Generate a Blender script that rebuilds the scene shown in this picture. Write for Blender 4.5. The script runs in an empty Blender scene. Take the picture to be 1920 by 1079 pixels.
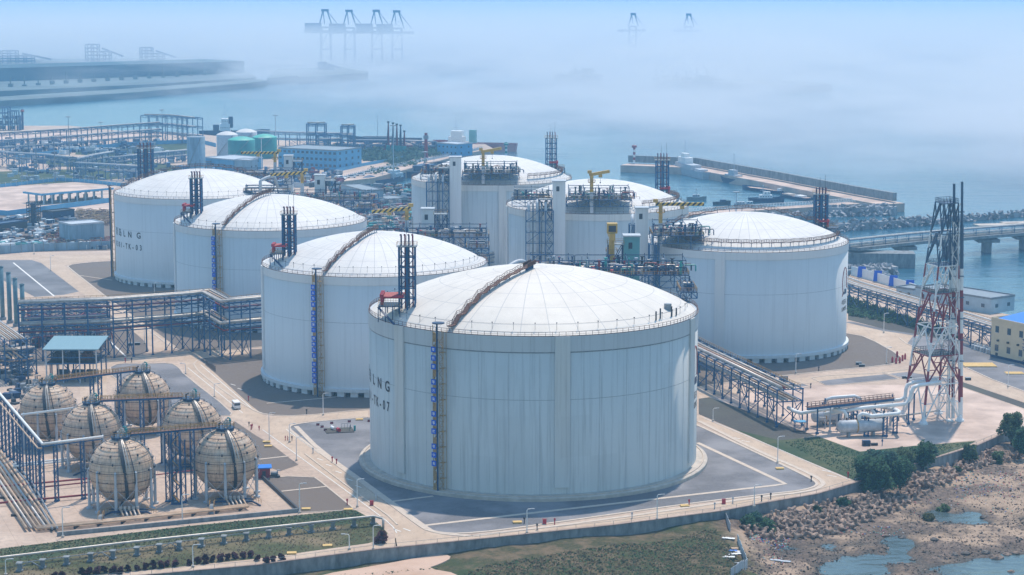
import bpy, math, random
from math import sin, cos, pi, radians as R_, atan2, hypot, sqrt
from mathutils import Vector, Matrix
from mathutils.geometry import tessellate_polygon
random.seed(7)
SC = bpy.context.scene
COL = SC.collection
# ------------------------------------------------------------------ camera, light, exposure
FPX, PITCH, CAMH = 3773.7, R_(8.561), 141.93
cam_d = bpy.data.cameras.new('camera'); cam = bpy.data.objects.new('camera', cam_d); COL.objects.link(cam)
cam.location = (0, 0, CAMH); cam.rotation_euler = (pi/2 - PITCH, 0, 0)
cam_d.sensor_width = 36.0; cam_d.lens = FPX * 36.0 / 1920.0; cam_d.clip_start = 1.0; cam_d.clip_end = 60000
SC.camera = cam
SUN_DIR = Vector((6.0, 20.0, 46.0)).normalized()      # towards the sun
sun_el = math.asin(SUN_DIR.z); sun_az = atan2(SUN_DIR.x, SUN_DIR.y)
w = bpy.data.worlds.new('World'); SC.world = w; w.use_nodes = True
nt = w.node_tree; bg = nt.nodes['Background']
sky = nt.nodes.new('ShaderNodeTexSky'); sky.sky_type = 'NISHITA'; sky.sun_disc = False
sky.sun_elevation = sun_el; sky.sun_rotation = sun_az; sky.air_density = 1.6; sky.dust_density = 0.6; sky.ozone_density = 2.0
hs = nt.nodes.new('ShaderNodeMix'); hs.data_type = 'RGBA'; hs.blend_type = 'MULTIPLY'; hs.inputs[0].default_value = 1.0
hs.inputs[7].default_value = (0.85, 1.01, 1.07, 1)
nt.links.new(sky.outputs[0], hs.inputs[6]); nt.links.new(hs.outputs[2], bg.inputs[0]); bg.inputs[1].default_value = 0.15
sd = bpy.data.lights.new('sun', 'SUN'); sd.energy = 3.7; sd.angle = R_(1.0); sd.color = (1.0, 0.88, 0.74)
so = bpy.data.objects.new('sun', sd); COL.objects.link(so); so.location = (0, 0, 400)
so.rotation_euler = (-SUN_DIR).to_track_quat('-Z', 'Y').to_euler()
SC.view_settings.view_transform = 'Standard'; SC.view_settings.look = 'None'
SC.view_settings.exposure = 0.2; SC.view_settings.gamma = 1.0
SC.cycles.volume_step_rate = 1.0; SC.cycles.volume_max_steps = 256
SC.cycles.volume_bounces = 2; SC.cycles.max_bounces = 5; SC.cycles.diffuse_bounces = 3; SC.cycles.glossy_bounces = 2; SC.cycles.transparent_max_bounces = 8

# ------------------------------------------------------------------ pixel of the photo -> point in the place
_c, _s = cos(PITCH), sin(PITCH)
def _ray(px, py):
    a = (px - 960) / FPX; b = -(py - 539.5) / FPX
    return a, _c + b * _s, -_s + b * _c
def G(px, py, z=0.0):
    a, dy, dz = _ray(px, py); t = (z - CAMH) / dz
    return Vector((a * t, dy * t, z))
def A(px, py, Y):
    a, dy, dz = _ray(px, py); t = Y / dy
    return Vector((a * t, Y, CAMH + dz * t))
def ZT(Y, py):
    a, dy, dz = _ray(960, py); return CAMH + dz / dy * Y

# ------------------------------------------------------------------ mesh collector
class MB:
    def __init__(s): s.v = []; s.f = []; s.m = []; s.mi = 0
    def add(s, vs, fs):
        n = len(s.v); s.v.extend(tuple(p) for p in vs)
        for f in fs: s.f.append(tuple(i + n for i in f)); s.m.append(s.mi)
        return s
    def box(s, x0, y0, z0, x1, y1, z1):
        return s.add([(x0,y0,z0),(x1,y0,z0),(x1,y1,z0),(x0,y1,z0),(x0,y0,z1),(x1,y0,z1),(x1,y1,z1),(x0,y1,z1)],
                     [(0,3,2,1),(4,5,6,7),(0,1,5,4),(1,2,6,5),(2,3,7,6),(3,0,4,7)])
    def cbox(s, c, l, w_, h, rz=0.0):          # centre of the base, length, width, height, turn
        ca, sa = cos(rz), sin(rz); vs = []
        for z in (0, h):
            for dx, dy in ((-l/2,-w_/2),(l/2,-w_/2),(l/2,w_/2),(-l/2,w_/2)):
                vs.append((c[0]+dx*ca-dy*sa, c[1]+dx*sa+dy*ca, c[2]+z))
        return s.add(vs, [(0,3,2,1),(4,5,6,7),(0,1,5,4),(1,2,6,5),(2,3,7,6),(3,0,4,7)])
    def beam(s, a, b, w_=0.2, h=None):
        a = Vector(a); b = Vector(b); d = b - a
        if d.length < 1e-6: return s
        h = h or w_; d.normalize()
        u = d.cross(Vector((0,0,1)))
        if u.length < 1e-3: u = Vector((1,0,0))
        u.normalize(); v = u.cross(d)
        vs = [p + u*i*w_/2 + v*j*h/2 for p in (a, b) for i, j in ((-1,-1),(1,-1),(1,1),(-1,1))]
        return s.add(vs, [(0,3,2,1),(4,5,6,7),(0,1,5,4),(1,2,6,5),(2,3,7,6),(3,0,4,7)])
    def tube(s, pts, r=0.2, n=8, cap=True):
        pts = [Vector(p) for p in pts]; k = len(pts); rr = r if isinstance(r, (list, tuple)) else [r]*k
        base = len(s.v); up = None
        for i, p in enumerate(pts):
            d = (pts[min(i+1,k-1)] - pts[max(i-1,0)])
            d = d.normalized() if d.length > 1e-9 else Vector((0,0,1))
            if up is None:
                up = d.cross(Vector((0,0,1)))
                if up.length < 1e-3: up = Vector((1,0,0))
            up = (up - d*up.dot(d))
            if up.length < 1e-4: up = d.orthogonal()
            up.normalize(); v = d.cross(up)
            for j in range(n):
                a = 2*pi*j/n; s.v.append(tuple(p + (up*cos(a) + v*sin(a))*rr[i]))
        for i in range(k-1):
            for j in range(n):
                a0 = base+i*n+j; a1 = base+i*n+(j+1)%n
                s.f.append((a0, a1, a1+n, a0+n)); s.m.append(s.mi)
        if cap:
            s.f.append(tuple(base+j for j in range(n))[::-1]); s.m.append(s.mi)
            s.f.append(tuple(base+(k-1)*n+j for j in range(n))); s.m.append(s.mi)
        return s
    def lathe(s, prof, c=(0,0,0), n=48, a0=0.0, a1=2*pi):
        base = len(s.v); full = abs(a1-a0-2*pi) < 1e-6; m = n if full else n+1
        for r, z in prof:
            for j in range(m):
                a = a0+(a1-a0)*j/n; s.v.append((c[0]+r*cos(a), c[1]+r*sin(a), c[2]+z))
        for i in range(len(prof)-1):
            for j in range(n):
                p = base+i*m+j; q = base+i*m+(j+1)%m
                s.f.append((p, q, q+m, p+m)); s.m.append(s.mi)
        return s
    def poly(s, pts, z=None):
        P3 = [Vector((p[0], p[1], p[2] if z is None else z)) for p in pts]
        tr = tessellate_polygon([P3])
        ar = sum((P3[i-1].x*P3[i].y - P3[i].x*P3[i-1].y) for i in range(len(P3)))
        n = len(s.v); s.v.extend(tuple(p) for p in P3)
        for t in tr:
            a, b, c = P3[t[0]], P3[t[1]], P3[t[2]]
            t2 = t if (b-a).cross(c-a).z > 0 else (t[0], t[2], t[1])
            s.f.append(tuple(i+n for i in t2)); s.m.append(s.mi)
        return s
    def prism(s, pts, z0, z1):
        k = len(pts); s.poly(pts, z1); n = len(s.v)
        for z in (z0, z1):
            for p in pts: s.v.append((p[0], p[1], z))
        ar = sum((pts[i-1][0]*pts[i][1] - pts[i][0]*pts[i-1][1]) for i in range(k))
        for i in range(k):
            j = (i+1) % k; q = (n+i, n+j, n+k+j, n+k+i)
            s.f.append(q if ar > 0 else q[::-1]); s.m.append(s.mi)
        return s
    def sphere(s, c, r, n=24, k=12, sz=1.0):
        prof = [(max(r*sin(pi*i/k), 1e-4), -r*sz*cos(pi*i/k)) for i in range(k+1)]
        return s.lathe(prof, c, n)
    def build(s, name, mats, parent=None, label=None, smooth=False, **props):
        me = bpy.data.meshes.new(name)
        off = Vector((0,0,0)); q = parent
        while q is not None: off += q.location; q = q.parent
        me.from_pydata([(a-off.x, b-off.y, c-off.z) for a, b, c in s.v], [], s.f)
        if not isinstance(mats, (list, tuple)): mats = [mats]
        for m in mats: me.materials.append(m)
        if len(mats) > 1: me.polygons.foreach_set('material_index', s.m)
        if smooth: me.polygons.foreach_set('use_smooth', [True]*len(me.polygons))
        me.update()
        o = bpy.data.objects.new(name, me); COL.objects.link(o); o.parent = parent
        if label: o['label'] = label
        for k, v in props.items(): o[k] = v
        return o
def thing(name, label, cat, loc=(0,0,0), group=None):
    o = bpy.data.objects.new(name, None); COL.objects.link(o); o.location = loc; o.empty_display_size = 1
    o['label'] = label; o['category'] = cat
    if group: o['group'] = group
    bpy.context.view_layer.update() if False else None
    return o
def struct(name, mb, mats, **k): return mb.build(name, mats, kind='structure', **k)
KIDS = {}
def copy_tree(o, loc, label=None, rz=None, scale=None, group=None, parent=None):
    c = o.copy(); COL.objects.link(c); c.parent = parent
    if loc is not None: c.location = loc
    if rz is not None: c.rotation_euler = (0, 0, rz)
    if scale is not None: c.scale = scale if isinstance(scale, (tuple, list)) else (scale,)*3
    if label: c['label'] = label
    if group: c['group'] = group
    for ch in list(o.children): copy_tree(ch, None, parent=c)
    return c

# ------------------------------------------------------------------ materials
def mat(name, col, rough=0.7, var=0.15, scale=1.0, metal=0.0, col2=None, bump=0.0, spec=0.4, detail=5, stretch=None, thr=None):
    m = bpy.data.materials.new(name); m.use_nodes = True; t = m.node_tree; b = t.nodes['Principled BSDF']
    b.inputs['Roughness'].default_value = rough; b.inputs['Metallic'].default_value = metal
    b.inputs['Specular IOR Level'].default_value = spec
    b.inputs['Base Color'].default_value = (*col, 1)
    if var or col2:
        g = t.nodes.new('ShaderNodeNewGeometry'); mp = t.nodes.new('ShaderNodeMapping')
        t.links.new(g.outputs['Position'], mp.inputs[0])
        mp.inputs['Scale'].default_value = stretch or (1, 1, 1)
        n = t.nodes.new('ShaderNodeTexNoise'); n.inputs['Scale'].default_value = scale; n.inputs['Detail'].default_value = detail
        n.inputs['Roughness'].default_value = 0.62
        t.links.new(mp.outputs[0], n.inputs['Vector'])
        r = t.nodes.new('ShaderNodeValToRGB'); t.links.new(n.outputs[0], r.inputs[0])
        lo, hi = thr or (0.3, 0.7)
        r.color_ramp.elements[0].position = lo; r.color_ramp.elements[1].position = hi
        c2 = col2 or tuple(x*(1-var*1.6) for x in col)
        c1 = col if col2 else tuple(min(1, x*(1+var)) for x in col)
        r.color_ramp.elements[0].color = (*c2, 1); r.color_ramp.elements[1].color = (*c1, 1)
        t.links.new(r.outputs[0], b.inputs['Base Color'])
        if bump:
            bp = t.nodes.new('ShaderNodeBump'); bp.inputs['Strength'].default_value = bump; bp.inputs['Distance'].default_value = 0.3
            t.links.new(n.outputs[0], bp.inputs['Height']); t.links.new(bp.outputs[0], b.inputs['Normal'])
    return m
class NB:   # tiny node helper
    def __init__(s, m): s.t = m.node_tree; s.b = s.t.nodes['Principled BSDF']
    def n(s, typ, **k):
        x = s.t.nodes.new(typ)
        for a, v in k.items(): setattr(x, a, v)
        return x
    def l(s, a, b): s.t.links.new(a, b)
    def math(s, op, a, b=None, c=None, clamp=False):
        x = s.n('ShaderNodeMath', operation=op); x.use_clamp = clamp
        for i, v in enumerate((a, b, c)):
            if v is None: continue
            if isinstance(v, (int, float)): x.inputs[i].default_value = v
            else: s.l(v, x.inputs[i])
        return x.outputs[0]
    def mix(s, f, a, b):
        x = s.n('ShaderNodeMix', data_type='RGBA')
        for i, v in ((0, f), (6, a), (7, b)):
            if isinstance(v, (int, float)): x.inputs[i].default_value = v
            elif isinstance(v, tuple): x.inputs[i].default_value = (*v, 1)
            else: s.l(v, x.inputs[i])
        return x.outputs[2]
    def noise(s, vec, scale, detail=4, rough=0.6, out=0):
        x = s.n('ShaderNodeTexNoise'); x.inputs['Scale'].default_value = scale; x.inputs['Detail'].default_value = detail
        x.inputs['Roughness'].default_value = rough; s.l(vec, x.inputs['Vector']); return x.outputs[out]
    def ramp(s, v, lo, hi): 
        x = s.n('ShaderNodeMapRange'); x.inputs[1].default_value = lo; x.inputs[2].default_value = hi; s.l(v, x.inputs[0]); return x.outputs[0]
    def vmul(s, vec, k):
        x = s.n('ShaderNodeMapping'); x.inputs['Scale'].default_value = k; s.l(vec, x.inputs[0]); return x.outputs[0]
def new(name, rough=0.7, spec=0.35):
    m = bpy.data.materials.new(name); m.use_nodes = True; h = NB(m); h.b.inputs['Roughness'].default_value = rough
    h.b.inputs['Specular IOR Level'].default_value = spec; return m, h

M = {}
M['blue'] = mat('blue_steel', (0.008, 0.085, 0.215), 0.45, 0.25, 0.6)
M['dblue'] = mat('dark_blue_steel', (0.008, 0.045, 0.12), 0.5, 0.3, 0.6)
M['brown'] = mat('rusty_rail_paint', (0.16, 0.075, 0.05), 0.7, 0.35, 2)
M['rail'] = mat('yellow_rail_paint', (0.42, 0.23, 0.06), 0.6, 0.3, 2)
M['yellow'] = mat('crane_yellow', (0.50, 0.31, 0.06), 0.5, 0.15, 1)
M['red'] = mat('red_paint', (0.42, 0.015, 0.035), 0.5, 0.2, 1)
M['dred'] = mat('dark_red_pipe', (0.24, 0.025, 0.035), 0.55, 0.2, 1)
M['grey'] = mat('grey_steel', (0.22, 0.25, 0.28), 0.5, 0.2, 0.8)
M['lgrey'] = mat('light_grey_paint', (0.45, 0.48, 0.52), 0.5, 0.12, 0.8)
M['dark'] = mat('dark_steel', (0.035, 0.04, 0.05), 0.6, 0.2, 1)
M['pipe'] = mat('aluminium_cladding', (0.50, 0.46, 0.42), 0.45, 0.2, 0.5, metal=0.2)
M['white'] = mat('white_paint', (0.78, 0.78, 0.77), 0.45, 0.06, 0.5)
M['tanpipe'] = mat('tan_pipe', (0.52, 0.36, 0.24), 0.55, 0.2, 0.4)
M['conc'] = mat('concrete_pale', (0.50, 0.44, 0.38), 0.9, 0.14, 0.35)
M['wallc'] = mat('weathered_concrete', (0.22, 0.24, 0.25), 0.9, 0.3, 0.5, stretch=(1, 1, .35))
M['black'] = mat('black_paint', (0.012, 0.014, 0.02), 0.5, 0)
M['signblue'] = mat('sign_blue', (0.004, 0.10, 0.62), 0.45, 0)
M['teal'] = mat('teal_paint', (0.03, 0.30, 0.30), 0.5, 0.15, 0.6)
M['glass'] = mat('dark_glass', (0.03, 0.06, 0.09), 0.12, 0, spec=0.8)
M['bluewall'] = mat('blue_render', (0.10, 0.33, 0.55), 0.7, 0.1, 0.3)
M['blueroof'] = mat('bright_blue_roof', (0.015, 0.17, 0.62), 0.4, 0.06, 0.3)
M['yslab'] = mat('yellow_slab', (0.62, 0.42, 0.16), 0.8, 0.15, 1)
M['skin'] = mat('skin', (0.45, 0.26, 0.18), 0.6, 0)
# ---- haze: one closed box of even, pale air round everything
def vol(name, col, dens, an=0.35):
    m = bpy.data.materials.new(name); m.use_nodes = True; t = m.node_tree; t.nodes.clear()
    o = t.nodes.new('ShaderNodeOutputMaterial'); v = t.nodes.new('ShaderNodeVolumePrincipled')
    v.inputs['Color'].default_value = (*col, 1); v.inputs['Density'].default_value = dens; v.inputs['Anisotropy'].default_value = an
    t.links.new(v.outputs[0], o.inputs['Volume']); return m, t, v
HAZE = 0.00017
hz, _, _ = vol('haze_air', (0.34, 0.67, 1.0), HAZE, 0.2)
MB().box(-9500, -300, -9, 9000, 30000, 165).build('haze', hz, kind='stuff')
# ================================================================== THE SETTING
SEA = -6.5
# ---- water
wm, h = new('sea_water', 0.16, 0.5)
g = h.n('ShaderNodeNewGeometry').outputs['Position']
n1 = h.noise(h.vmul(g, (1, 1, 1)), 0.35, 6, 0.65); n2 = h.noise(h.vmul(g, (.6, 1.8, 1)), 0.008, 6, .65)
h.l(h.mix(h.ramp(n2, .35, .65), (0.010, 0.070, 0.125), (0.024, 0.115, 0.175)), h.b.inputs['Base Color'])
sy = h.n('ShaderNodeSeparateXYZ'); h.l(g, sy.inputs[0]); h.l(h.mix(h.ramp(sy.outputs[1], 600, 720), (0.06, 0.09, 0.095), h.b.inputs['Base Color'].links[0].from_socket), h.b.inputs['Base Color'])
bp = h.n('ShaderNodeBump'); bp.inputs['Strength'].default_value = 0.5; bp.inputs['Distance'].default_value = 0.35
n3 = h.noise(h.vmul(g, (.5, 1.2, 1)), .07, 4); h.l(h.math('ADD', n1, h.math('MULTIPLY', n3, 6.0)), bp.inputs['Height']); h.l(bp.outputs[0], h.b.inputs['Normal']); M['sea'] = wm
mb = MB()
mb.poly([(-20000, -200), (20000, -200), (20000, 30000), (-20000, 30000)], SEA); struct('sea', mb, wm)

# ---- the made ground of the terminal, one slab with a concrete edge
def px(pts, z=0.0): return [G(a, b, z) for a, b in pts]
front = [(-420, 1145), (0, 1103), (245, 1081), (480, 1060), (700, 1031), (820, 1019), (900, 1011), (1150, 985), (1350, 959), (1440, 942), (1530, 927), (1604, 905), (1680, 880), (1760, 857), (1830, 836), (1885, 812), (2250, 725)]
right = [(2250, 680), (1920, 596), (1860, 584), (1790, 568), (1700, 547), (1650, 529), (1597, 512)]
land = px(front + right)
land += [Vector((140, 880, 0)), Vector((118, 930, 0)), Vector((100, 985, 0)), Vector((30, 1100, 0)), Vector((-20, 1105, 0))]
land += px([(800, 440), (776, 400), (745, 382), (700, 377), (640, 364), (610, 353), (640, 341), (700, 334), (770, 316), (880, 287), (925, 279), (905, 268), (850, 264), (700, 268), (480, 262), (330, 248), (240, 247), (130, 236), (0, 236), (-300, 250), (-900, 300)])
gm, h = new('ground_concrete', 0.92, 0.2)
g = h.n('ShaderNodeNewGeometry').outputs['Position']
a = h.noise(g, 0.05, 6, .65); b = h.noise(g, 0.6, 4, .7)
base = h.mix(h.ramp(a, .35, .65), (0.43, 0.32, 0.25), (0.56, 0.435, 0.345))
base = h.mix(h.ramp(b, .45, .8), base, (0.33, 0.26, 0.21)); st_ = h.noise(g, .16, 7, .75); base = h.mix(h.math('MULTIPLY', h.ramp(st_, .54, .7), .55), base, (0.27, 0.20, 0.16))
wv = h.n('ShaderNodeTexBrick'); wv.inputs['Scale'].default_value = 0.2; wv.inputs['Mortar Size'].default_value = 0.012; wv.offset = 0
wv.inputs['Color1'].default_value = wv.inputs['Color2'].default_value = (1, 1, 1, 1); wv.inputs['Mortar'].default_value = (.6, .58, .56, 1)
wv.inputs['Brick Width'].default_value = 1; wv.inputs['Row Height'].default_value = 1
mpn = h.n('ShaderNodeMapping'); mpn.inputs['Rotation'].default_value = (0, 0, R_(-22)); h.l(g, mpn.inputs[0]); h.l(mpn.outputs[0], wv.inputs['Vector'])
mx = h.n('ShaderNodeMix', data_type='RGBA', blend_type='MULTIPLY'); mx.inputs[0].default_value = .6
h.l(base, mx.inputs[6]); h.l(wv.outputs[0], mx.inputs[7]); h.l(mx.outputs[2], h.b.inputs['Base Color']); M['ground'] = gm
mb = MB(); mb.prism([(p.x, p.y) for p in land], -9.0, 0.0); struct('ground', mb, gm)
def gravel(name, c1, c2, sc=1.2, c3=None, big=(.42, .6)):
    m, h = new(name, 0.95, 0.15); g = h.n('ShaderNodeNewGeometry').outputs['Position']
    a = h.noise(g, sc, 8, .8); b = h.noise(g, 0.045, 5, .6)
    f_ = h.noise(g, .33, 6, .85); col = h.mix(h.ramp(a, .3, .7), c2, c1); col = h.mix(h.math('MULTIPLY', h.ramp(f_, .52, .75), .5), col, tuple(x*.72 for x in c2)); col = h.mix(h.ramp(b, *big), col, c3 or tuple(x*1.25 for x in c1)); h.l(col, h.b.inputs['Base Color'])
    bp = h.n('ShaderNodeBump'); bp.inputs['Strength'].default_value = .6; bp.inputs['Distance'].default_value = .2; h.l(a, bp.inputs['Height']); h.l(bp.outputs[0], h.b.inputs['Normal'])
    return m
M['gravel'] = gravel('grey_gravel', (0.20, 0.195, 0.205), (0.12, 0.12, 0.13))
M['gravel2'] = gravel('brown_gravel', (0.215, 0.185, 0.165), (0.12, 0.10, 0.09), 0.8, (0.165, 0.135, 0.115))
M['soil'] = gravel('dark_soil', (0.12, 0.11, 0.10), (0.06, 0.06, 0.055), 0.8, (0.10, 0.10, 0.085))
M['asph'] = gravel('asphalt', (0.17, 0.17, 0.18), (0.13, 0.13, 0.14), 0.5)
M['grass'] = gravel('lawn_green', (0.062, 0.09, 0.045), (0.035, 0.058, 0.028), 0.7, (0.12, 0.12, 0.062), (.48, .72))
M['scrub'] = gravel('scrub_grass', (0.12, 0.12, 0.055), (0.035, 0.05, 0.022), 0.45, (0.20, 0.155, 0.095), (.45, .62))
M['dirt'] = gravel('dirt_track', (0.50, 0.34, 0.25), (0.42, 0.28, 0.20), 0.2, (0.55, 0.39, 0.30))
M['yard'] = gravel('yard_pale_concrete', (0.50, 0.385, 0.32), (0.38, 0.285, 0.235), 0.15)
rm, h = new('road_concrete', 0.85, 0.25); g = h.n('ShaderNodeNewGeometry').outputs['Position']
a = h.noise(g, 0.09, 5, .6); b = h.noise(h.vmul(g, (1, .25, 1)), 0.8, 4, .6)
col = h.mix(h.ramp(a, .35, .65), (0.45, 0.335, 0.245), (0.54, 0.42, 0.32)); col = h.mix(h.ramp(b, .5, .85), col, (0.34, 0.265, 0.21)); c = h.noise(g, .22, 6, .75); col = h.mix(h.math('MULTIPLY', h.ramp(c, .55, .72), .45), col, (0.29, 0.22, 0.17)); h.l(col, h.b.inputs['Base Color']); M['road'] = rm
M['kerb'] = mat('pale_kerb_stone', (0.54, 0.45, 0.37), 0.85, 0.1, 0.7)
M['line'] = mat('road_line_paint', (0.72, 0.70, 0.66), 0.7, 0.15, 3)
def sheet(name, pts, m, z=0.02): return struct(name, MB().poly(px(pts, z)), M[m])
def strip(pts, w_, z, h_, mb=None):          # a band of width w_ along world points
    mb = mb or MB(); k = len(pts); L = []; Rr = []
    for i, p in enumerate(pts):
        d = (pts[min(i+1, k-1)] - pts[max(i-1, 0)]); d.z = 0; d.normalize(); n = Vector((-d.y, d.x, 0))
        L.append(p + n*w_/2); Rr.append(p - n*w_/2)
    for i in range(k-1):
        q = [Rr[i], Rr[i+1], L[i+1], L[i]]; base = len(mb.v)
        mb.add([(v.x, v.y, z) for v in q] + [(v.x, v.y, z+h_) for v in q], [(4,5,6,7),(0,1,5,4),(1,2,6,5),(2,3,7,6),(3,0,4,7)])
    return mb
def band(name, pts, w_, m, z=0.03, h_=0.012): return struct(name, strip(px(pts, 0), w_, z, h_), M[m])
def kerb(pts, w_=0.45, h_=0.14): return struct('kerb', strip(px(pts, 0), w_, 0.0, h_), M['kerb'])
def smooth(pts, it=2):
    for _ in range(it):
        q = [pts[0]]
        for i in range(len(pts)-1):
            a, b = pts[i], pts[i+1]
            q += [(a[0]*.75+b[0]*.25, a[1]*.75+b[1]*.25), (a[0]*.25+b[0]*.75, a[1]*.25+b[1]*.75)]
        pts = q + [pts[-1]]
    return pts
# gravel fields inside the kerbs
plotA = smooth([(690, 783), (600, 790), (545, 797), (540, 806), (600, 850), (700, 922), (788, 988), (806, 998), (880, 1003), (1100, 972), (1300, 944), (1440, 927), (1500, 921), (1530, 913), (1533, 905), (1500, 888), (1330, 808), (1300, 795)], 2)
sheet('gravel_field', plotA, 'gravel')
kerb(plotA[:-1], 0.9, 0.15)
plotB = smooth([(470, 655), (410, 666), (372, 674), (360, 686), (400, 720), (470, 768), (500, 779), (560, 781), (690, 768), (1000, 745)], 1)
sheet('gravel_field', plotB + [(1000, 650)], 'gravel2'); kerb(plotB, 0.7)
plotC = smooth([(210, 490), (160, 493), (125, 498), (132, 505), (200, 558), (280, 620), (322, 652), (345, 660), (420, 658), (520, 648)], 1)
sheet('gravel_field', plotC + [(600, 560), (420, 490)], 'gravel2'); kerb(plotC, 0.7)
sheet('parking_asphalt', [(-60, 491), (0, 488), (60, 488), (78, 494), (148, 547), (120, 553), (65, 557), (-60, 490)], 'asph')
band('parking_line', [(25, 493), (102, 556)], 0.8, 'line')
sheet('gravel_field', smooth([(50, 562), (150, 556), (190, 575), (225, 600), (288, 655), (255, 668), (190, 674), (60, 676)], 1), 'gravel2')
band('ground_line', [(176, 612), (236, 669)], 0.7, 'line', 0.04)
isl = smooth([(207, 689), (222, 682), (275, 683), (320, 681), (336, 690), (345, 703), (436, 773), (430, 782), (340, 775), (240, 725), (210, 706)], 1)
sheet('gravel_field', isl, 'gravel'); kerb(isl + [isl[0]])
p1_ = [(440, 790), (480, 817), (507, 832), (560, 872), (525, 884), (480, 868), (420, 810)]
p2_ = [(496, 898), (540, 894), (590, 896), (604, 906), (662, 953), (640, 958), (560, 962)]
sheet('gravel_field', p1_, 'gravel2'); sheet('gravel_field', p2_, 'gravel2'); kerb(p2_ + [p2_[0]], .5)
band('footpath', [(528, 922), (612, 913)], 1.0, 'kerb', 0.05, 0.05); band('footpath', [(486, 862), (540, 856)], 1.0, 'kerb', 0.05, 0.05)
plotH = smooth([(1310, 726), (1400, 713), (1540, 697), (1660, 686), (1692, 678), (1690, 668), (1625, 632), (1595, 627), (1500, 610)], 1)
sheet('gravel_field', plotH + [(1310, 600)], 'gravel2'); kerb(plotH, .7)
for q in ([(1415, 720), (1477, 714), (1500, 718), (1521, 726), (1449, 734)], [(1521, 709), (1550, 705), (1653, 700), (1685, 711), (1550, 724)],
          [(1655, 699), (1705, 693), (1780, 703), (1798, 716), (1720, 718)]):
    sheet('gravel_field', q, 'gravel'); kerb(q + [q[0]], .5)
sheet('gravel_field', [(1800, 715), (1925, 757), (1925, 768), (1800, 724)], 'soil')
plotR = [(1686, 634), (1712, 629), (1760, 634), (1850, 655), (1925, 690), (1925, 736), (1860, 712), (1790, 680), (1740, 662), (1700, 645)]
sheet('gravel_field', plotR, 'gravel'); kerb(plotR[-5:] + [plotR[0]], .6)
band('asphalt_strip', [(1590, 604), (1660, 620), (1715, 628)], 3.5, 'asph')
# footpaths across the front field
band('footpath', [(720, 943), (812, 931)], 1.1, 'kerb', 0.05, 0.05)
struct('footpath', strip(px([(788, 987), (1100, 951), (1452, 911), (1472, 908), (1462, 903), (1308, 831)]), 1.5, 0.05, 0.05), M['kerb'])
struct('footpath', strip(px([(500, 757), (600, 748), (690, 738)]), 0.8, 0.05, 0.05), M['kerb'])
struct('footpath', strip(px([(150, 517), (210, 526)]), 0.8, 0.05, 0.05), M['kerb'])
# roads
sheet('road', [(345, 675), (372, 672), (470, 760), (500, 783), (690, 770), (690, 781), (560, 792), (540, 800), (640, 880), (780, 987), (850, 1008), (820, 1018), (742, 1025), (738, 985), (685, 951), (560, 856), (480, 795), (430, 783), (440, 772), (350, 700)], 'road', 0.03)
sheet('road', [(850, 1008), (1130, 973), (1440, 928), (1530, 915), (1528, 902), (1310, 793), (1310, 780), (1470, 850), (1600, 905), (1440, 940), (1130, 984), (820, 1018)], 'road', 0.03)
sheet('road', [(1310, 736), (1400, 722), (1540, 704), (1690, 691), (1760, 693), (1925, 746), (1925, 757), (1800, 712), (1700, 698), (1560, 712), (1310, 748)], 'road', 0.03)
sheet('road', [(1590, 606), (1640, 615), (1712, 630), (1700, 646), (1925, 740), (1925, 752), (1735, 694), (1690, 668), (1625, 630), (1590, 625)], 'road', 0.034)
sheet('road', [(250, 1073), (480, 1049), (690, 1022), (742, 1009), (745, 1026), (700, 1030), (480, 1059), (245, 1080)], 'road', 0.03)
sheet('road', [(-60, 480), (110, 478), (210, 478), (210, 487), (160, 490), (120, 498), (330, 650), (300, 660), (70, 487), (-60, 486)], 'road', 0.03)
sheet('road', [(186, 674), (345, 660), (470, 655), (470, 663), (350, 675), (230, 681), (200, 690), (200, 760), (150, 760), (150, 690)], 'road', 0.026)
for q in ([(492, 806), (560, 856), (640, 914), (690, 951), (735, 985), (744, 1000)], [(537, 806), (600, 852)], [(352, 690), (440, 762), (455, 775)], [(376, 684), (475, 769)]):
    band('road_line', smooth(q, 1), 0.28, 'line', 0.06)
band('road_line', [(1320, 784), (1480, 851), (1590, 899)], 0.28, 'line', 0.06)
k = 0
for x, y in ((600, 862), (617, 873), (635, 886), (655, 900), (672, 913), (745, 995), (763, 994), (1380, 822), (1398, 828), (1560, 893), (1550, 884), (437, 722), (450, 730), (1665, 650), (1680, 660)):
    a = G(x, y); d = Vector((.62, -.78, 0)) if x < 1000 else Vector((.75, -.66, 0)); struct('lane_arrow', strip([a - d*1.6, a + d*1.6], 0.45, 0.06, 0.012), M['line'])
struct('pavement', strip(px(smooth([(555, 800), (600, 846), (700, 918), (792, 986), (815, 1000), (885, 1006)], 1)), 1.6, 0.0, 0.13), M['kerb'])
struct('pavement', strip(px(smooth([(1310, 790), (1420, 846), (1500, 880), (1540, 900), (1545, 911), (1510, 924), (1440, 930), (1130, 976), (885, 1006)], 1)), 1.5, 0.0, 0.13), M['kerb'])
struct('kerb', strip(px([(572, 852), (640, 904), (700, 948), (728, 968), (745, 985)]), 0.5, 0, .2), M['kerb'])
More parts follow.
